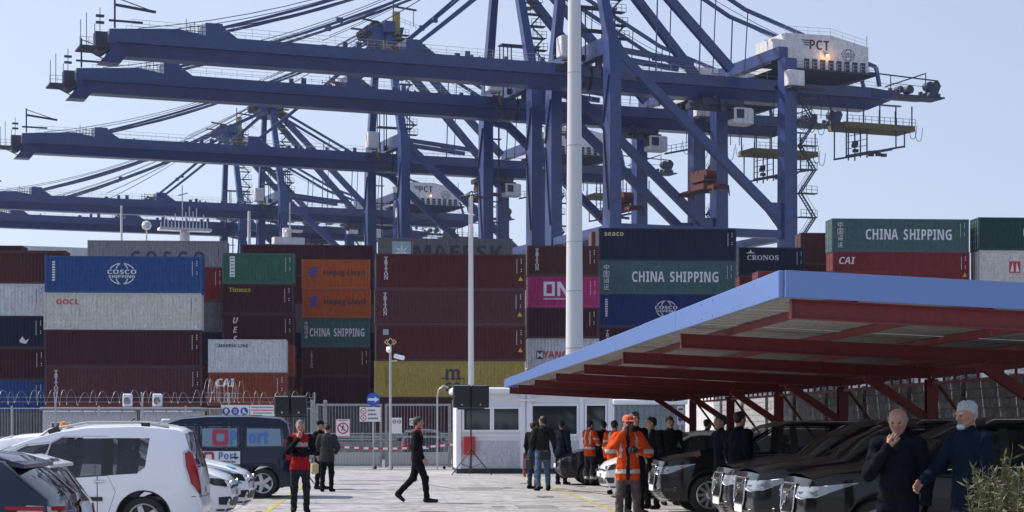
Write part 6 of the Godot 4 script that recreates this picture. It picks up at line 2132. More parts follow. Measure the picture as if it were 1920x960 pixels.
func build_van(label: String, at: Vector3, turn: float, paint: Material) -> Node3D:
	var t := thing("parked_van", label, "van", at, turn)
	var c := Car.new()
	c.L = 4.5; c.hw = 0.91; c.belt = 1.0; c.top = 1.82; c.nose = 0.7; c.tail = 0.35; c.xf = 1.42; c.xr = -1.56; c.ra = 0.38; c.rt = 0.33; c.crown = 0.05; c.lean = 0.14; c.tuck = 0.18
	c.prof = [[2.1, 0.22, "front_bumper"], [2.22, 0.36, "front_bumper"], [2.25, 0.6, "front_bumper"], [2.18, 0.82, "front_bumper"], [2.05, 0.93, "bonnet"], [1.7, 1.03, "bonnet"], [1.4, 1.09, "windscreen"], [0.95, 1.42, "windscreen"], [0.58, 1.66, "roof"], [0.25, 1.77, "roof"], [-0.3, 1.815, "roof"], [-1.3, 1.82, "roof"], [-1.95, 1.77, "roof"], [-2.1, 1.66, "rear_window"], [-2.2, 1.08, "tailgate"], [-2.22, 0.7, "rear_bumper"], [-2.25, 0.5, "rear_bumper"], [-2.15, 0.25, "rear_bumper"]]
	var w0 := pv([1.22, 1.12, -0.04, 1.12, -0.04, 1.60, 0.50, 1.60, 0.68, 1.54])
	var w1 := pv([-0.18, 1.12, -1.03, 1.12, -1.03, 1.60, -0.18, 1.60])
	var w2 := pv([-1.17, 1.12, -2.05, 1.14, -2.0, 1.58, -1.17, 1.60])
	car_body(t, c, paint, [w0, w1, w2], [], [pv([1.25, 0.34, -0.10, 0.34, -0.10, 1.66, 0.52, 1.66, 1.25, 1.12]), pv([-0.11, 0.34, -1.02, 0.34, -1.10, 0.75, -1.10, 1.68, -0.11, 1.68])], 5, {"handles": [0.08, -0.95], "mirror": 1.12, "seats": [0.15, -0.8]})
	for e in [1.0, -1.0]:
		var hp := pv([0.46, 0.72, 0.95, 0.76, 1.15, 0.95, 0.85, 0.92, 0.46, 0.88])
		if e < 0: hp = mirror_poly(hp)
		patch(t, "headlight", [hp], func(q): return c.front(q, 0.012), M.lamp_glass)
		var tl := pv([0.70, 0.85, 0.95, 0.85, 0.95, 1.30, 0.80, 1.36, 0.70, 1.30])
		if e < 0: tl = mirror_poly(tl)
		patch(t, "tail_light", [tl], func(q): return c.rear(q, 0.012), M.tail_red)
	var m := MB.new()
	m.cbox(Vector3(0.72, 1.74, 0.3), Vector3(0.2, 0.08, 0.12), 0.02)
	put(t, "roof_lamp", m, M.trim_white)
	# printed films in the side windows and a plate on the door, on the side towards the lane
	var near := func(q: Vector2, off: float) -> Vector3: return c.side(q, off) * Vector3(1, 1, -1)
	patch(t, "window_film", [pv([-0.22, 1.16, -0.99, 1.16, -0.99, 1.56, -0.22, 1.56])], func(q): return near.call(q, 0.004), M.film_pale)
	patch(t, "window_film", [pv([-1.21, 1.16, -1.98, 1.17, -1.95, 1.55, -1.21, 1.56])], func(q): return near.call(q, 0.004), M.film_pale)
	var on_side := func(s: String, h: float, x: float, y: float, mat: Material, stretch: float) -> void:
		write(t, s, h, near.call(Vector2(x, y), 0.014), mat, "bold", Basis(Vector3.UP, PI) * Basis(Vector3.RIGHT, -0.10 if y > 1.0 else 0.0), "lettering", stretch)
	var ring := func(x0: float, y0: float, x1: float, y1: float, k: float) -> void:
		m = MB.new()
		lay(m, cut([rounded(x0, y0, x1, y1, 0.06)], rounded(x0 + k, y0 + k, x1 - k, y1 - k, 0.03)), 0.2, func(q): return near.call(q, 0.010))
		put(t, "letter_emblem", m, M.emblem_red)
	ring.call(-0.80, 1.18, -0.44, 1.54, 0.09)
	on_side.call("P", 0.32, -0.90, 1.35, M.emblem_blue, 0.75)
	on_side.call("ort", 0.30, -1.46, 1.36, M.emblem_blue, 0.78)
	patch(t, "door_plate", [pv([-0.22, 0.76, -1.06, 0.76, -1.06, 1.05, -0.22, 1.05])], func(q): return near.call(q, 0.006), M.plate_white)
	ring.call(-0.49, 0.78, -0.24, 1.04, 0.06)
	on_side.call("Port", 0.16, -0.78, 0.945, M.emblem_blue, 0.95)
	on_side.call("SERVICES", 0.05, -0.78, 0.81, M.print_dark, 1.2)
	return t

func build_cars() -> void:
	std("alloy", Color(0.50, 0.51, 0.52), 0.3, 0.8)
	std("chrome_dull", Color(0.55, 0.56, 0.58), 0.25, 0.9)
	std("seat_grey", Color(0.05, 0.05, 0.055), 0.85)
	std("plate_white", Color(0.70, 0.70, 0.70), 0.5)
	std("tail_red", Color(0.35, 0.012, 0.014), 0.15)
	std("tail_clear", Color(0.55, 0.50, 0.50), 0.15)
	std("lamp_dark", Color(0.03, 0.035, 0.035), 0.06)
	std("amber", Color(0.65, 0.22, 0.02), 0.25)
	std("stripe_teal", Color(0.09, 0.32, 0.46), 0.35)
	std("film_pale", Color(0.17, 0.26, 0.33), 0.25)
	std("emblem_red", Color(0.36, 0.03, 0.06), 0.4)
	std("emblem_blue", Color(0.05, 0.17, 0.46), 0.4)
	var g := std("car_glass", Color(0.012, 0.016, 0.018), 0.03)
	g.transparency = BaseMaterial3D.TRANSPARENCY_ALPHA
	g.albedo_color.a = 0.55
	g.metallic_specular = 0.6
	var lg := std("lamp_glass", Color(0.24, 0.27, 0.32), 0.07, 0.2)
	lg.metallic_specular = 0.7
	var black := car_paint("paint_black", Color(0.005, 0.005, 0.006), 0.0)
	var slate := car_paint("paint_graphite", Color(0.010, 0.011, 0.015), 0.05)
	var white := car_paint("paint_car_white", Color(0.84, 0.84, 0.86))
	var grey := car_paint("paint_car_grey", Color(0.030, 0.036, 0.052), 0.3)
	var navy := car_paint("paint_car_navy", Color(0.007, 0.011, 0.030), 0.0)
	var bx := 5.0 + 2.345
	build_suv("black car with chrome grille surround parked beside the man in the pale vest", Vector3(bx - 0.02, 0, -34.3), black)
	build_suv("graphite car under the canopy, farther of two graphite ones flanking a third", Vector3(bx + 0.12, 0, -28.3), slate)
	build_suv("graphite car under the canopy between two other dark cars", Vector3(bx - 0.05, 0, -25.6), slate)
	build_suv("black car under the canopy behind the bald man", Vector3(bx + 0.05, 0, -22.95), black)
	build_hatch("parked_car", "white car nose showing behind the man with the camera", Vector3(4.9 + 2.03, 0, -42.2), PI, white).set_meta("group", "cars under the canopy")
	build_hatch("parked_car", "black hatchback with spoked wheel at the far end of the canopy", Vector3(4.75 + 2.03, 0, -51.5), PI, black).set_meta("group", "cars under the canopy")
	build_mpv("white tall family car with long upright tail lights and roof rails", Vector3(-2.55 - 2.1, 0, -27.0), PI, white)
	build_hatch("hatchback", "white hatchback with nose towards the lane, behind the tall family car", Vector3(-2.5 - 2.03, 0, -31.2), 0.0, white)
	build_hatch("patrol_car", "white car with teal stripe, roof rack and amber beacon", Vector3(-2.45 - 2.03, 0, -34.4), 0.0, white, "patrol")
	build_hatch("hatchback", "white hatchback with big rear window next to the dark grey one", Vector3(-2.72 - 2.03, 0, -17.3), PI, white, "white_rear").scale.y = 0.925
	build_hatch("hatchback", "dark grey hatchback with red strip over pale tail lights", Vector3(-2.45 - 2.03, 0, -14.7), PI, grey, "grey").scale.y = 0.965
	build_van("dark navy van with pale window films and a white door plate", Vector3(-2.06 - 2.25, 0, -43.0), PI, navy)
	build_hatch("passing_car", "dark car standing on the road beyond the gate", px(790, 80), PI * 0.5, grey)
# ---------- people ----------
# A body is a distance field of tapered bones meshed as surface nets; each triangle belongs to skin, top, trousers, shoes ...
class Field:
	var h := 0.02
	var lo := Vector3.ZERO
	var nx := 0
	var ny := 0
	var nz := 0
	var f := PackedFloat32Array()
	var g := PackedByteArray()
	var best := PackedFloat32Array()
	var noise := FastNoiseLite.new()
	func setup(a: Vector3, b: Vector3, cell: float) -> void:
		h = cell; lo = a
		nx = int((b.x - a.x) / h) + 2; ny = int((b.y - a.y) / h) + 2; nz = int((b.z - a.z) / h) + 2
		f.resize(nx * ny * nz); f.fill(1.0)
		best.resize(nx * ny * nz); best.fill(1.0)
		g.resize(nx * ny * nz)
		noise.frequency = 9.0
		noise.fractal_octaves = 2
	func bone(a: Vector3, b: Vector3, ra: float, rb: float, group: int, k := 0.03, flat := 1.0, wrinkle := 0.0) -> void:
		var m := maxf(ra, rb) + 0.05
		var mn := (a.min(b) - Vector3.ONE * m - lo) / h
		var mx := (a.max(b) + Vector3.ONE * m - lo) / h
		var d := b - a
		d.z /= flat
		var dd := maxf(d.length_squared(), 1e-8)
		for z in range(maxi(0, int(mn.z)), mini(nz, int(mx.z) + 1)):
			for y in range(maxi(0, int(mn.y)), mini(ny, int(mx.y) + 1)):
				for x in range(maxi(0, int(mn.x)), mini(nx, int(mx.x) + 1)):
					var q := lo + Vector3(x, y, z) * h
					var p := q - a
					p.z /= flat
					var t := clampf(p.dot(d) / dd, 0.0, 1.0)
					var v := (p - d * t).length() - lerpf(ra, rb, t)
					if v > m: continue
					if wrinkle > 0.0 and v < 0.04: v += wrinkle * noise.get_noise_3dv(q)
					var i := (z * ny + y) * nx + x
					if v < best[i]:
						best[i] = v
						g[i] = group
					var o := f[i]
					var e := clampf(0.5 + 0.5 * (o - v) / k, 0.0, 1.0)
					f[i] = lerpf(o, v, e) - k * e * (1.0 - e)
	func nets(out: Dictionary, t: Transform3D, regroup = null) -> void:
		var vid := {}
		var pos := PackedVector3Array()
		var nrm := PackedVector3Array()
		var grp := PackedByteArray()
		var row := nx
		var slab := nx * ny
		for z in nz - 1:
			for y in ny - 1:
				var base := z * slab + y * row
				for x in nx - 1:
					var i := base + x
					var c0 := f[i] < 0.0
					if (f[i + 1] < 0.0) == c0 and (f[i + row] < 0.0) == c0 and (f[i + row + 1] < 0.0) == c0 and (f[i + slab] < 0.0) == c0 and (f[i + slab + 1] < 0.0) == c0 and (f[i + slab + row] < 0.0) == c0 and (f[i + slab + row + 1] < 0.0) == c0: continue
					var s := Vector3.ZERO
					var n := 0
					var w := [f[i], f[i + 1], f[i + row], f[i + row + 1], f[i + slab], f[i + slab + 1], f[i + slab + row], f[i + slab + row + 1]]
					for e in [[0, 1], [2, 3], [4, 5], [6, 7], [0, 2], [1, 3], [4, 6], [5, 7], [0, 4], [1, 5], [2, 6], [3, 7]]:
						var a: float = w[e[0]]; var b: float = w[e[1]]
						if (a < 0.0) != (b < 0.0):
							var u := a / (a - b)
							s += Vector3(e[0] & 1, (e[0] >> 1) & 1, e[0] >> 2).lerp(Vector3(e[1] & 1, (e[1] >> 1) & 1, e[1] >> 2), u)
							n += 1
					s /= n
					vid[i] = pos.size()
					var p := lo + (Vector3(x, y, z) + s) * h
					pos.append(p)
					nrm.append(Vector3(w[1] + w[3] + w[5] + w[7] - w[0] - w[2] - w[4] - w[6], w[2] + w[3] + w[6] + w[7] - w[0] - w[1] - w[4] - w[5], w[4] + w[5] + w[6] + w[7] - w[0] - w[1] - w[2] - w[3]).normalized())
					var gi := g[i + (1 if s.x > 0.5 else 0) + (row if s.y > 0.5 else 0) + (slab if s.z > 0.5 else 0)]
					if regroup != null: gi = regroup.call(p, gi)
					grp.append(gi)
		for i in vid:
			var x: int = i % nx
			var y: int = (i / nx) % ny
			var z: int = i / slab
			for ax in 3:
				var du: int = [1, row, slab][ax]
				var d1: int = [row, slab, 1][ax]
				var d2: int = [slab, 1, row][ax]
				if [y, z, x][ax] == 0 or [z, x, y][ax] == 0: continue
				var a := f[i] < 0.0
				if a == (f[i + du] < 0.0): continue
				if not (vid.has(i - d1) and vid.has(i - d2) and vid.has(i - d1 - d2)): continue
				var q := [vid[i], vid[i - d1], vid[i - d1 - d2], vid[i - d2]]
				if not a: q.reverse()
				var gi: int = grp[q[0]]
				if not out.has(gi): out[gi] = MB.new()
				var mb: MB = out[gi]
				var nb := t.basis
				mb.tri_n(t * pos[q[0]], t * pos[q[1]], t * pos[q[2]], (nb * nrm[q[0]]).normalized(), (nb * nrm[q[1]]).normalized(), (nb * nrm[q[2]]).normalized())
				mb.tri_n(t * pos[q[0]], t * pos[q[2]], t * pos[q[3]], (nb * nrm[q[0]]).normalized(), (nb * nrm[q[2]]).normalized(), (nb * nrm[q[3]]).normalized())
enum {SKIN, TOP, LEGS, SHOE, HAIR, PUPIL, LIP, BAND, SLEEVE, PATCH, HEM}
var head_parts := {}
var hand_parts := {}
func append_groups(out: Dictionary, src: Dictionary, t: Transform3D, swap := {}) -> void:
	for k in src:
		var to: int = swap.get(k, k)
		if not out.has(to): out[to] = MB.new()
		out[to].add(src[k], t)
func make_head() -> void:   # origin at the chin-neck joint, face towards +z, 0.235 m tall
	var F3 := Field.new()
	F3.setup(Vector3(-0.11, -0.03, -0.13), Vector3(0.11, 0.25, 0.14), 0.0075)
	F3.bone(Vector3(0, 0.145, -0.022), Vector3(0, 0.135, 0.018), 0.083, 0.074, SKIN, 0.03)
	F3.bone(Vector3(0, 0.09, 0.03), Vector3(0, 0.035, 0.058), 0.058, 0.036, SKIN, 0.03)      # face to chin
	for e in [-1.0, 1.0]:
		F3.bone(Vector3(e * 0.052, 0.075, 0.0), Vector3(e * 0.022, 0.028, 0.055), 0.026, 0.022, SKIN, 0.02)   # jaw
		F3.bone(Vector3(e * 0.036, 0.098, 0.066), Vector3(e * 0.05, 0.10, 0.05), 0.022, 0.02, SKIN, 0.02)      # cheek
		F3.bone(Vector3(e * 0.015, 0.137, 0.086), Vector3(e * 0.045, 0.138, 0.072), 0.013, 0.012, SKIN, 0.012) # brow
		F3.bone(Vector3(e * 0.078, 0.10, -0.005), Vector3(e * 0.083, 0.135, -0.012), 0.012, 0.016, SKIN, 0.01)  # ear
	F3.bone(Vector3(0, 0.128, 0.088), Vector3(0, 0.090, 0.108), 0.011, 0.016, SKIN, 0.012)   # nose
	F3.bone(Vector3(-0.02, 0.060, 0.090), Vector3(0.02, 0.060, 0.090), 0.010, 0.010, LIP, 0.008)
	F3.bone(Vector3(0, -0.03, -0.012), Vector3(0, 0.06, -0.012), 0.056, 0.054, SKIN, 0.03)
	F3.nets(head_parts, Transform3D(), func(p: Vector3, gi: int) -> int:
		for e in [-1.0, 1.0]:
			if Vector3(p.x - e * 0.033, (p.y - 0.120) * 1.7, 0).length() < 0.0135 and p.z > 0.05: return PUPIL
		if gi == LIP and p.z > 0.085: return LIP
		var line := 0.168 - maxf(0.0, 0.055 - p.z) * 0.75
		if p.z < -0.035: line = minf(line, 0.06)
		if p.y > maxf(line, 0.05) and absf(p.x) < 0.12: return HEM if (p.y > 0.165 and p.z > -0.075) else HAIR
		if absf(p.y - 0.142) < 0.0042 and p.z > 0.06 and absf(p.x) > 0.016 and absf(p.x) < 0.046: return HAIR
		return SKIN)
func make_hand() -> void:   # wrist at the origin, fingers along -y, palm towards -z, thumb at +x
	var F3 := Field.new()
	F3.setup(Vector3(-0.07, -0.22, -0.09), Vector3(0.09, 0.05, 0.06), 0.0065)
	F3.bone(Vector3(0, 0.03, 0), Vector3(0, -0.02, 0), 0.026, 0.027, SKIN, 0.015, 0.8)
	F3.bone(Vector3(0.016, -0.03, 0), Vector3(0.024, -0.085, 0), 0.019, 0.017, SKIN, 0.015)
	F3.bone(Vector3(-0.014, -0.03, 0), Vector3(-0.024, -0.08, 0), 0.018, 0.016, SKIN, 0.015)
	for k in [[0.031, -0.088, 0.070, 0.0090], [0.010, -0.094, 0.080, 0.0095], [-0.012, -0.090, 0.074, 0.0090], [-0.032, -0.082, 0.058, 0.0080]]:
		var a := Vector3(k[0], k[1], 0)
		var b: Vector3 = a + Vector3(k[0] * 0.08, -k[2] * 0.48, -k[2] * 0.10)
		var c: Vector3 = b + Vector3(0, -k[2] * 0.26, -k[2] * 0.22)
		var d: Vector3 = c + Vector3(0, -k[2] * 0.10, -k[2] * 0.22)
		F3.bone(a, b, k[3] * 1.05, k[3], SKIN, 0.006)
		F3.bone(b, c, k[3], k[3] * 0.92, SKIN, 0.006)
		F3.bone(c, d, k[3] * 0.92, k[3] * 0.8, SKIN, 0.006)
	F3.bone(Vector3(0.026, -0.035, -0.005), Vector3(0.052, -0.066, -0.022), 0.014, 0.011, SKIN, 0.01)
	F3.bone(Vector3(0.052, -0.066, -0.022), Vector3(0.056, -0.096, -0.034), 0.011, 0.009, SKIN, 0.006)
	F3.nets(hand_parts, Transform3D())
func look_basis(dir: Vector3, up: Vector3) -> Basis:   # y along -dir, z along up as far as possible
	var y := -dir.normalized()
	var z := (up - y * up.dot(y)).normalized()
	return Basis(y.cross(z), y, z)
func person(label: String, at: Vector3, yaw: float, tall: float, o: Dictionary) -> Node3D:
	var t := thing("person", label, "person", at, yaw, "people standing about the car park")
	var s := tall / 1.76
	var hip := 0.93
	# joints, for a figure of 1.76 m that faces +z; its own right hand is at -x
	var J := {"pel": Vector3(0, hip + 0.02, 0), "waist": Vector3(0, 1.10, 0.0), "chest": Vector3(0, 1.32, 0.0), "neck": Vector3(0, 1.50, 0.0), "sR": Vector3(-0.185, 1.425, 0), "sL": Vector3(0.185, 1.425, 0),
		"eR": Vector3(-0.235, 1.14, -0.03), "eL": Vector3(0.235, 1.14, -0.03), "wR": Vector3(-0.25, 0.90, 0.06), "wL": Vector3(0.25, 0.90, 0.06),
		"hR": Vector3(-0.095, hip - 0.02, 0), "hL": Vector3(0.095, hip - 0.02, 0), "kR": Vector3(-0.115, 0.50, 0.02), "kL": Vector3(0.115, 0.50, 0.02), "aR": Vector3(-0.12, 0.085, -0.02), "aL": Vector3(0.12, 0.085, -0.02), "tR": Vector3(-0.15, 0.04, 0.17), "tL": Vector3(0.15, 0.04, 0.17)}
	for k in o.get("pose", {}): J[k] = o.pose[k]
	var loose: float = o.get("loose", 0.0)
	var bulk: float = o.get("bulk", 1.0)
	var F3 := Field.new()
	var lo := Vector3(1e9, 1e9, 1e9); var hi := -lo
	for k in J: lo = lo.min(J[k]); hi = hi.max(J[k])
	F3.setup(lo - Vector3(0.24, 0.07, 0.22), hi + Vector3(0.24, 0.10, 0.22), o.get("cell", 0.02))
	var T := TOP
	var wr := 0.016
	F3.bone(J.pel, J.waist, 0.150 * bulk, 0.140 * bulk, T, 0.05, 0.72, wr)
	F3.bone(J.waist, J.chest, 0.145 * bulk, 0.168 * bulk, T, 0.05, 0.70, wr)
	F3.bone(J.chest, J.neck - Vector3(0, 0.06, 0), 0.150 * bulk, 0.085, T, 0.05, 0.72, wr)
	F3.bone(J.sR, J.sL, 0.066, 0.066, T, 0.06, 0.95)
	F3.bone(J.neck - Vector3(0, 0.05, 0), J.neck + Vector3(0, 0.05, 0.01), 0.066, 0.056, T if o.get("collar", true) else SKIN, 0.03)
	F3.bone(J.pel + Vector3(0, -0.10, 0), J.pel, 0.150, 0.150, LEGS, 0.04, 0.78)
	if o.get("hem", 0.0) > 0.0:
		F3.bone(J.pel - Vector3(0, o.hem * 0.55, 0), J.waist, 0.168 * bulk, 0.155 * bulk, T, 0.03, 0.76, wr)
	for e in ["R", "L"]:
		F3.bone(J["s" + e], J["e" + e], 0.064 + loose, 0.053 + loose, SLEEVE, 0.03, 1.0, wr)
		F3.bone(J["e" + e], J["w" + e], 0.051 + loose, 0.040 + loose * 0.8, SLEEVE, 0.03, 1.0, wr)
		F3.bone(J["h" + e], J["k" + e], 0.098, 0.074, LEGS, 0.03, 1.0, wr)
		F3.bone(J["k" + e], J["a" + e], 0.070, 0.058, LEGS, 0.03, 1.0, wr * 1.2)
		F3.bone(J["a" + e] - Vector3(0, 0.03, 0.03), J["t" + e], 0.052, 0.038, SHOE, 0.02)
	var groups := {}
	var sc := Transform3D(Basis.from_scale(Vector3.ONE * s), Vector3.ZERO)
	var line: float = J.pel.y - 0.05 - o.get("hem", 0.0)
	var own = o.get("regroup")
	F3.nets(groups, sc, func(p: Vector3, gi: int) -> int:
		if gi == TOP and p.y < line: return LEGS
		if gi == LEGS and p.y > line and line < J.pel.y - 0.09: gi = TOP
		return own.call(p, gi) if own != null else gi)
	# head and hands join the same mesh
	if head_parts.is_empty(): make_head(); make_hand()
	var hb := Basis.from_euler(Vector3(o.get("nod", 0.0), o.get("look", 0.0), o.get("tilt", 0.0)))
	append_groups(groups, head_parts, sc * Transform3D(hb, J.neck + Vector3(0, 0.035, 0.015)))
	for e in ["R", "L"]:
		if o.get("pocket" + e, false): continue
		var d: Vector3 = o.get("finger" + e, J["w" + e] - J["e" + e])
		var palm: Vector3 = o.get("palm" + e, Vector3(1 if e == "R" else -1, 0, 0))
		var b := look_basis(d, -palm)
		if e == "L": b = b * Basis.from_scale(Vector3(-1, 1, 1))
		append_groups(groups, hand_parts, sc * Transform3D(b, J["w" + e] + d.normalized() * 0.01))
	var mats := {SKIN: o.get("skin", M.skin_a), TOP: o.top, SLEEVE: o.get("sleeve", o.top), LEGS: o.legs, SHOE: o.get("shoe", M.cloth_black), HAIR: o.get("hair", M.hair_dark), PUPIL: M.hair_dark, LIP: M.lip, BAND: M.reflective, PATCH: o.get("patch", o.top), HEM: o.get("skin", M.skin_a) if o.get("bald", false) else o.get("hair", M.hair_dark)}
	var mesh := ArrayMesh.new()
	for k in groups:
		if groups[k].v.is_empty(): continue
		var arr := []
		arr.resize(Mesh.ARRAY_MAX)
		arr[Mesh.ARRAY_VERTEX] = groups[k].v
		arr[Mesh.ARRAY_NORMAL] = groups[k].n
		mesh.add_surface_from_arrays(Mesh.PRIMITIVE_TRIANGLES, arr)
		mesh.surface_set_material(mesh.get_surface_count() - 1, mats[k])
	var body := MeshInstance3D.new()
	body.name = "body"
	body.mesh = mesh
	t.add_child(body)
	# hair volume or cap over the skull
	var ht: Transform3D = sc * Transform3D(hb, J.neck + Vector3(0, 0.035, 0.015))
	if o.has("cap"):
		var m := MB.new()
		m.lathe([Vector2(0.093, 0.150), Vector2(0.092, 0.185), Vector2(0.078, 0.222), Vector2(0.05, 0.243), Vector2(0, 0.250)], 18, Vector3.ZERO)
		m.hexa([Vector3(-0.07, 0.158, 0.17), Vector3(0.07, 0.158, 0.17), Vector3(0.085, 0.158, 0.04), Vector3(-0.085, 0.158, 0.04), Vector3(-0.065, 0.165, 0.168), Vector3(0.065, 0.165, 0.168), Vector3(0.085, 0.172, 0.04), Vector3(-0.085, 0.172, 0.04)])
		for i in m.v.size():
			var p := m.v[i]
			m.v[i] = Vector3(p.x, p.y, p.z * 1.12 - 0.006)
		put(t, "cap", m, o.cap).transform = ht
	elif not o.get("bald", false):
		var key: float = o.get("hair_size", 1.0)
		var hk := "hair%f" % key
		if not box_cache.has(hk):
			var hf := Field.new()
			hf.setup(Vector3(-0.12, 0.02, -0.15), Vector3(0.12, 0.28, 0.12), 0.009)
			hf.noise.frequency = 26.0
			hf.bone(Vector3(0, 0.156, -0.026), Vector3(0, 0.176, 0.014), 0.0815 * key, 0.062 * key, HAIR, 0.02, 1.0, 0.011)
			hf.bone(Vector3(0, 0.095, -0.062), Vector3(0, 0.15, -0.045), 0.048 * key, 0.062 * key, HAIR, 0.02, 1.0, 0.011)
			var hg := {}
			hf.nets(hg, Transform3D())
			box_cache[hk] = hg[HAIR].mesh()
		put(t, "hair", box_cache[hk], o.get("hair", M.hair_dark)).transform = ht
	return t
func build_people() -> void:
	for k in [["skin_a", Color(0.42, 0.22, 0.15)], ["skin_b", Color(0.31, 0.155, 0.105)], ["lip", Color(0.28, 0.10, 0.08)]]:
		var m := std(k[0], k[1], 0.5)
		m.subsurf_scatter_enabled = true
		m.subsurf_scatter_strength = 0.1
	std("hair_dark", Color(0.012, 0.010, 0.009), 0.6)
	std("hair_brown", Color(0.045, 0.028, 0.018), 0.6)
	std("hair_grey", Color(0.16, 0.155, 0.15), 0.7)
	std("hair_white", Color(0.30, 0.30, 0.30), 0.7)
	std("reflective", Color(0.50, 0.50, 0.46), 0.4)
	for k in [["cloth_black", Color(0.012, 0.012, 0.014)], ["cloth_navy", Color(0.018, 0.022, 0.045)], ["cloth_blue", Color(0.020, 0.050, 0.095)], ["cloth_jeans", Color(0.12, 0.20, 0.32)], ["cloth_darkjeans", Color(0.045, 0.07, 0.12)], ["cloth_grey", Color(0.11, 0.11, 0.12)], ["cloth_mauve", Color(0.15, 0.115, 0.12)], ["cloth_olive", Color(0.055, 0.065, 0.065)], ["cloth_orange", Color(0.85, 0.10, 0.02)], ["cloth_red", Color(0.50, 0.018, 0.025)], ["cloth_white", Color(0.60, 0.60, 0.62)], ["cloth_pale", Color(0.30, 0.31, 0.34)], ["cloth_charcoal", Color(0.035, 0.036, 0.04)], ["cloth_ink", Color(0.008, 0.009, 0.017)], ["cloth_teal", Color(0.007, 0.016, 0.034)]]:
		var m := worn(std(k[0], k[1], 0.9), M.mottle, 2.2)
		m.metallic_specular = 0.2
	var V := func(x, y, z): return Vector3(x, y, z)
	var bands := func(p: Vector3, gi: int) -> int:   # hi-vis jacket: pale bands round belly, sleeves and shoulders
		if gi == TOP and (absf(p.y - 1.02) < 0.028 or (p.y > 1.12 and absf(absf(p.x) - 0.10) < 0.022)): return BAND
		if gi == SLEEVE and (absf(p.y - 1.10) < 0.025 or absf(p.y - 1.27) < 0.025): return BAND
		if gi == LEGS and absf(p.y - 0.22) < 0.03: return BAND
		return gi
	person("man in red, black and white jacket with one hand raised to his chin", px(563, 34.6), 0.1, 1.72, {"top": M.cloth_red, "sleeve": M.cloth_black, "legs": M.cloth_charcoal, "hair": M.hair_grey, "hair_size": 0.97, "patch": M.cloth_white, "hem": 0.06, "loose": 0.008, "regroup": func(p: Vector3, gi: int) -> int:
		if gi == TOP and absf(p.x) < 0.13 and p.y > 1.26 and p.y < 1.34 and p.z > 0.0: return PATCH
		if gi == TOP and p.y > 1.08 and p.y < 1.25: return SLEEVE
		return gi,
		"nod": 0.2, "pose": {"eR": V.call(-0.24, 1.16, 0.08), "wR": V.call(-0.05, 1.40, 0.20), "eL": V.call(0.245, 1.16, 0.05), "wL": V.call(-0.02, 1.17, 0.22)}, "palmR": V.call(0, 0, -1), "fingerR": V.call(0.2, 0.5, -0.1), "fingerL": V.call(-1, 0.05, 0.1), "palmL": V.call(0, 0, -1)})
	person("man in grey-green jacket and black trousers seen from behind beside the van", px(613, 45.8), PI - 0.25, 1.66, {"top": M.cloth_olive, "legs": M.cloth_black, "hem": 0.12, "loose": 0.02, "bulk": 1.12, "nod": 0.35, "pose": {"eR": V.call(-0.27, 1.15, 0.06), "wR": V.call(-0.16, 1.02, 0.27), "eL": V.call(0.27, 1.15, 0.06), "wL": V.call(0.16, 1.02, 0.27)}})
	person("person in black with dark cap standing half behind the man in the grey-green jacket", px(600, 47.6), 1.0, 1.74, {"top": M.cloth_black, "legs": M.cloth_black, "cap": M.cloth_black, "hem": 0.08, "loose": 0.012, "pose": {"wL": V.call(0.24, 0.88, 0.1)}})
	var m := MB.new()
	m.cbox(Vector3(0, 0.20, 0), Vector3(0.20, 0.28, 0.10), 0.04)
	var bag := thing("yellow_bag", "small yellow bag held low beside the man in the grey-green jacket", "bag", px(590, 46.6, 0.36))
	put(bag, "pouch", m, M.print_cream)
	m = MB.new(); m.tube([Vector3(-0.07, 0.33, 0), Vector3(-0.04, 0.46, 0), Vector3(0.04, 0.46, 0), Vector3(0.07, 0.33, 0)], 0.010, 5)
	put(bag, "strap", m, M.cloth_black)
	person("man in black with red collar striding across the empty lane", px(783, 39.2), PI * 0.5 - 0.1, 1.80, {"top": M.cloth_black, "legs": M.cloth_black, "shoe": M.cloth_charcoal, "hair": M.hair_brown, "patch": M.cloth_red, "hem": 0.03, "loose": 0.012, "look": 0.25, "regroup": func(p: Vector3, gi: int) -> int:
		if (gi == TOP or gi == SLEEVE) and p.y > 1.40 and absf(p.x) < 0.14: return PATCH
		return gi,
		"pose": {"pel": V.call(0, 0.93, 0), "waist": V.call(0, 1.09, -0.01), "hR": V.call(-0.09, 0.90, 0.0), "hL": V.call(0.09, 0.90, 0.0), "kR": V.call(-0.10, 0.51, 0.16), "aR": V.call(-0.10, 0.09, 0.20), "tR": V.call(-0.10, 0.045, 0.40), "kL": V.call(0.10, 0.50, -0.10), "aL": V.call(0.10, 0.20, -0.40), "tL": V.call(0.10, 0.05, -0.30), "eR": V.call(-0.25, 1.15, -0.02), "wR": V.call(-0.25, 0.93, 0.12), "eL": V.call(0.24, 1.15, -0.12), "wL": V.call(0.22, 0.93, -0.04)}})
	person("tall man in dark sweater and pale blue jeans seen from behind", px(1018, 46.6), PI + 0.2, 1.86, {"top": M.cloth_charcoal, "legs": M.cloth_jeans, "hem": 0.02, "loose": 0.012, "look": 0.4, "pose": {"eR": V.call(-0.28, 1.17, 0.05), "wR": V.call(-0.20, 1.28, 0.24), "eL": V.call(0.26, 1.15, 0.02), "wL": V.call(0.22, 0.98, 0.16)}})
	m = MB.new()
	m.cbox(Vector3.ZERO, Vector3(0.30, 0.24, 0.12), 0.04)
	bag = thing("shoulder_bag", "dull green camera bag slung at the hip of the man in jeans", "bag", px(1020, 46.2, 0.90))
	put(bag, "pouch", m, M.cloth_olive)
	m = MB.new(); m.tube([Vector3(-0.13, 0.1, 0), Vector3(-0.16, 0.32, 0.0), Vector3(0.05, 0.58, -0.05)], 0.014, 5)
	put(bag, "strap", m, M.cloth_black)
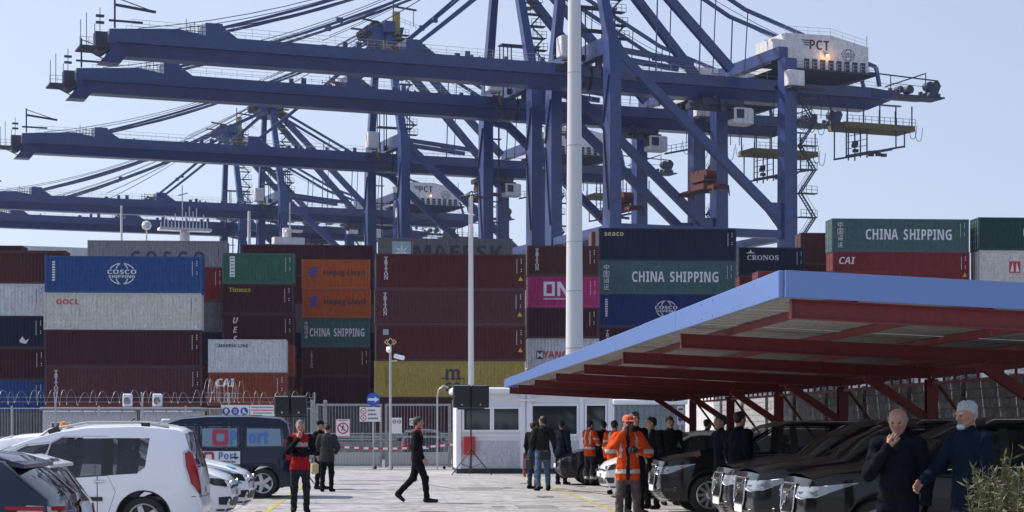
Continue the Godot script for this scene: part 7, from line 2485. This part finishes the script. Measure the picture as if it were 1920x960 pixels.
	person("person with a plum bag half hidden behind the man in jeans", px(1000, 47.8), PI * 0.75, 1.72, {"top": M.cloth_black, "legs": M.cloth_darkjeans, "hair": M.hair_brown, "hair_size": 1.06, "loose": 0.008, "pose": {"eR": V.call(-0.25, 1.17, 0.08), "wR": V.call(-0.12, 1.38, 0.20)}})
	m = MB.new()
	m.cbox(Vector3.ZERO, Vector3(0.24, 0.34, 0.16), 0.06)
	bag = thing("shoulder_bag", "plum bag hanging beside the man in jeans", "bag", px(990, 47.0, 0.66))
	put(bag, "pouch", m, M.cloth_mauve)
	m = MB.new(); m.tube([Vector3(-0.08, 0.16, 0), Vector3(0.0, 0.5, 0), Vector3(0.08, 0.16, 0)], 0.014, 5)
	put(bag, "strap", m, M.cloth_black)
	person("man in dark navy jacket and trousers near the guard cabin window", px(1053, 51.5), PI - 0.6, 1.75, {"top": M.cloth_navy, "legs": M.cloth_black, "hem": 0.05, "loose": 0.012, "look": 0.3})
	person("worker in orange jacket with striped trousers turned towards the canopy", px(1106, 50.5), 2.2, 1.76, {"top": M.cloth_orange, "legs": M.cloth_charcoal, "hem": 0.10, "loose": 0.018, "bulk": 1.05, "regroup": bands, "pose": {"eR": V.call(-0.25, 1.15, 0.08), "wR": V.call(-0.08, 1.12, 0.25), "eL": V.call(0.25, 1.15, 0.08), "wL": V.call(0.08, 1.12, 0.25)}})
	person("man in black top and grey trousers beside the striped-trouser worker", px(1132, 51.6), PI, 1.75, {"top": M.cloth_black, "legs": M.cloth_grey, "hem": 0.03, "loose": 0.01})
	person("worker in orange jacket half hidden behind the man with the camera", px(1152, 44.0), 2.6, 1.74, {"top": M.cloth_orange, "legs": M.cloth_charcoal, "hem": 0.10, "loose": 0.018, "regroup": bands})
	# the man with radio and camera
	var p11 := px(1177, 30.2)
	person("worker in orange jacket and orange cap speaking into a radio", p11, 0.15, 1.77, {"top": M.cloth_orange, "legs": M.cloth_mauve, "cap": M.cloth_cap, "hem": 0.16, "loose": 0.022, "bulk": 1.12, "cell": 0.016, "skin": M.skin_b, "patch": M.cloth_navy, "nod": 0.1, "look": -0.1, "regroup": func(p: Vector3, gi: int) -> int:
		if gi == TOP and absf(p.x + 0.02) < 0.03 and p.z > 0.05: return PATCH
		if gi == TOP and (absf(p.y - 0.88) < 0.03 or (p.y > 1.10 and absf(p.x - 0.13) < 0.024) or (p.y > 1.10 and absf(p.x + 0.14) < 0.022)): return BAND
		if gi == SLEEVE and (absf(p.y - 1.20) < 0.028 and absf(p.x) > 0.2): return BAND
		return gi,
		"pose": {"eR": V.call(-0.33, 1.20, 0.10), "wR": V.call(-0.13, 1.48, 0.20), "eL": V.call(0.33, 1.17, 0.08), "wL": V.call(0.10, 1.20, 0.27), "kR": V.call(-0.13, 0.50, 0.02), "kL": V.call(0.14, 0.50, 0.02), "aR": V.call(-0.15, 0.085, -0.02), "aL": V.call(0.17, 0.085, -0.02)}, "fingerR": V.call(0.3, 0.6, 0.1), "palmR": V.call(0.5, 0, -0.8), "fingerL": V.call(-0.9, 0.1, 0.2), "palmL": V.call(0, 0.3, -0.9)})
	var up := Basis(Vector3.UP, 0.15)
	m = MB.new()
	m.cbox(Vector3.ZERO, Vector3(0.055, 0.13, 0.035), 0.01)
	var rad := thing("radio", "black handheld radio at the mouth of the worker in the orange cap", "radio", p11 + up * Vector3(-0.07, 1.55, 0.24), 0.2)
	put(rad, "case", m, M.black_plastic)
	m = MB.new(); m.tube([Vector3(0.015, 0.06, 0), Vector3(0.015, 0.16, 0)], 0.006, 5); put(rad, "aerial", m, M.black_plastic)
	m = MB.new()
	m.cbox(Vector3.ZERO, Vector3(0.15, 0.10, 0.06), 0.015)
	m.cbox(Vector3(0, 0.06, 0), Vector3(0.06, 0.03, 0.05), 0.01)
	var cm := thing("photo_camera", "black camera held at the chest of the worker in the orange cap", "camera", p11 + up * Vector3(0.0, 1.22, 0.33), 0.15)
	put(cm, "case", m, M.black_plastic)
	m = MB.new(); m.lathe([Vector2(0.04, 0), Vector2(0.042, 0.06), Vector2(0.036, 0.062), Vector2(0.03, 0.03), Vector2(0, 0.03)], 16, Vector3(0, -0.005, 0.03), Basis(Vector3.RIGHT, PI / 2)); put(cm, "lens", m, M.dark_steel)
	person("tall dark-haired person directly behind the worker in the orange cap", px(1190, 34.0), 0.3, 1.86, {"top": M.cloth_black, "legs": M.cloth_black, "hair": M.hair_brown, "hair_size": 1.05})
	person("man in pale grey vest over black sleeves beside the first black car", px(1222, 36.2), -0.9, 1.78, {"top": M.cloth_pale, "sleeve": M.cloth_black, "legs": M.cloth_black, "patch": M.cloth_black, "hem": 0.02, "loose": 0.01, "look": -0.5, "regroup": func(p: Vector3, gi: int) -> int:
		if gi == TOP and p.x > 0.02: return PATCH
		return gi,
		"pose": {"eR": V.call(-0.25, 1.16, 0.02), "wR": V.call(-0.16, 1.10, 0.22)}})
	person("man in black jacket with a pale triangular badge on the sleeve", px(1256, 38.0), 0.2, 1.80, {"top": M.cloth_black, "legs": M.cloth_black, "hair": M.hair_brown, "hem": 0.03, "loose": 0.014, "bulk": 1.08, "patch": M.cloth_pale, "regroup": func(p: Vector3, gi: int) -> int:
		if (gi == SLEEVE or gi == TOP) and p.y > 1.16 and p.y < 1.30 and absf(p.x - 0.17) < 0.5 * (1.30 - p.y) and p.z > 0.0: return PATCH
		return gi})
	person("man with short beard in dark jacket between the parked cars", px(1352, 31.8), -1.3, 1.80, {"top": M.cloth_ink, "legs": M.cloth_black, "skin": M.skin_b, "loose": 0.012, "pose": {"eR": V.call(-0.25, 1.16, 0.05), "wR": V.call(-0.2, 1.12, 0.26)}})
	person("man in dark tracksuit top with a white stripe down the sleeve", px(1386, 30.4), PI - 1.0, 1.84, {"top": M.cloth_ink, "legs": M.cloth_black, "loose": 0.018, "bulk": 1.15, "hem": 0.06, "patch": M.cloth_pale, "regroup": func(p: Vector3, gi: int) -> int:
		if (gi == SLEEVE) and p.x > 0.235 and absf(p.z + 0.02) < 0.02: return PATCH
		return gi})
	person("dark-haired person beyond the first black car under the canopy", px(1326, 46.0), 2.0, 1.78, {"top": M.cloth_black, "legs": M.cloth_black})
	# two older men in the shade of the canopy's end
	person("bald man in dark navy jacket resting his chin on his hand", px(1684, 17.45), -0.25, 1.765, {"top": M.cloth_ink, "legs": M.cloth_ink, "cell": 0.014, "skin": M.skin_b, "hair": M.hair_grey, "bald": true, "bulk": 1.15, "hem": 0.0, "loose": 0.014, "nod": 0.22, "look": -0.15, "patch": M.cloth_black, "regroup": func(p: Vector3, gi: int) -> int:
		if (gi == LEGS or gi == TOP) and absf(p.y - 0.965) < 0.022: return PATCH
		return gi,
		"pose": {"eR": V.call(-0.27, 1.15, 0.10), "wR": V.call(-0.10, 1.40, 0.17), "eL": V.call(0.27, 1.14, 0.0), "wL": V.call(0.25, 0.89, 0.08)}, "fingerR": V.call(0.35, 0.5, 0.05), "palmR": V.call(0.2, 0, -1)})
	person("white-haired man in blue jacket reaching out one arm", px(1818, 17.2), -1.15, 1.83, {"top": M.cloth_teal, "legs": M.cloth_darkjeans, "cell": 0.014, "skin": M.skin_b, "hair": M.hair_white, "hair_size": 1.03, "bulk": 1.1, "hem": 0.10, "loose": 0.014, "nod": 0.18, "pose": {"eR": V.call(-0.24, 1.18, 0.14), "wR": V.call(-0.20, 1.06, 0.36), "eL": V.call(0.25, 1.14, 0.02), "wL": V.call(0.24, 0.90, 0.10)}, "fingerR": V.call(0.1, -0.5, 0.7)})
	m = MB.new()
	m.cbox(Vector3.ZERO, Vector3(0.10, 0.055, 0.05), 0.02)
	var mk := put(self, "face_mask", m, M.print_pale)
	tag(mk, "pale face mask pulled down under the white-haired man's chin", "mask")
	mk.position = px(1818, 17.2) + Basis(Vector3.UP, -1.15) * Vector3(0, 1.60, 0.105)
	mk.rotation.y = -1.15
func build_shrub() -> void:
	var leaf := std("leaf_olive", Color(0.060, 0.072, 0.028), 0.6)
	leaf.backlight_enabled = true
	leaf.backlight = Color(0.25, 0.28, 0.10)
	std("twig", Color(0.10, 0.075, 0.05), 0.9)
	var leaf2 := std("leaf_dry", Color(0.14, 0.12, 0.05), 0.65)
	var t := thing("shrub", "loose olive-green shrub with narrow leaves beside the white-haired man", "shrub", px(1922, 15.2))
	var rng := RandomNumberGenerator.new()
	rng.seed = 5
	var stems := MB.new()
	var a := MB.new()
	var b := MB.new()
	for i in 120:
		var an := rng.randf() * TAU
		var out := rng.randf_range(0.08, 0.55)
		var top := Vector3(cos(an) * out, rng.randf_range(0.9, 1.52) - out * 0.5, sin(an) * out)
		var base := Vector3(cos(an) * 0.06, 0, sin(an) * 0.06)
		var pts := []
		for k in 6:
			var u := k / 5.0
			pts.append(base.lerp(top, u) + Vector3(cos(an), 0, sin(an)) * (0.10 * sin(u * PI)))
		stems.tube(pts, 0.008, 4, 0.003)
		for k in 60:
			var u := rng.randf_range(0.2, 1.0)
			var p: Vector3 = (pts[int(u * 4.99)] as Vector3).lerp(pts[mini(5, int(u * 4.99) + 1)], fmod(u * 4.99, 1.0))
			var d := Vector3(rng.randf_range(-1, 1), rng.randf_range(-0.2, 1.1), rng.randf_range(-1, 1)).normalized()
			var s := d.cross(Vector3(rng.randf_range(-1, 1), rng.randf_range(-1, 1), rng.randf_range(-1, 1))).normalized()
			var l := rng.randf_range(0.05, 0.12)
			var w := rng.randf_range(0.006, 0.011)
			var mb := b if rng.randf() < 0.25 else a
			mb.tri(p, p + d * l * 0.5 + s * w, p + d * l)
			mb.tri(p, p + d * l, p + d * l * 0.5 - s * w)
	put(t, "stem", stems, M.twig)
	put(t, "foliage", a, leaf)
	put(t, "dry_foliage", b, leaf2)
func build_all() -> void:
	std("asphalt_seal", Color(0.24, 0.24, 0.24), 0.85)
	std("window_dark", Color(0.02, 0.025, 0.03), 0.08)
	worn(std("grey_light", Color(0.40, 0.40, 0.41), 0.5), M.mottle, 0.6)
	std("sign_blue", Color(0.01, 0.09, 0.42), 0.45)
	std("bollard_red", Color(0.28, 0.06, 0.05), 0.6)
	build_ground()
	build_stains()
	build_cranes()
	build_containers()
	build_canopy()
	build_cabins()
	build_fence()
	build_masts()
	build_cars()
	std("cloth_cap", Color(0.62, 0.16, 0.09), 0.9)
	build_people()
	build_shrub()
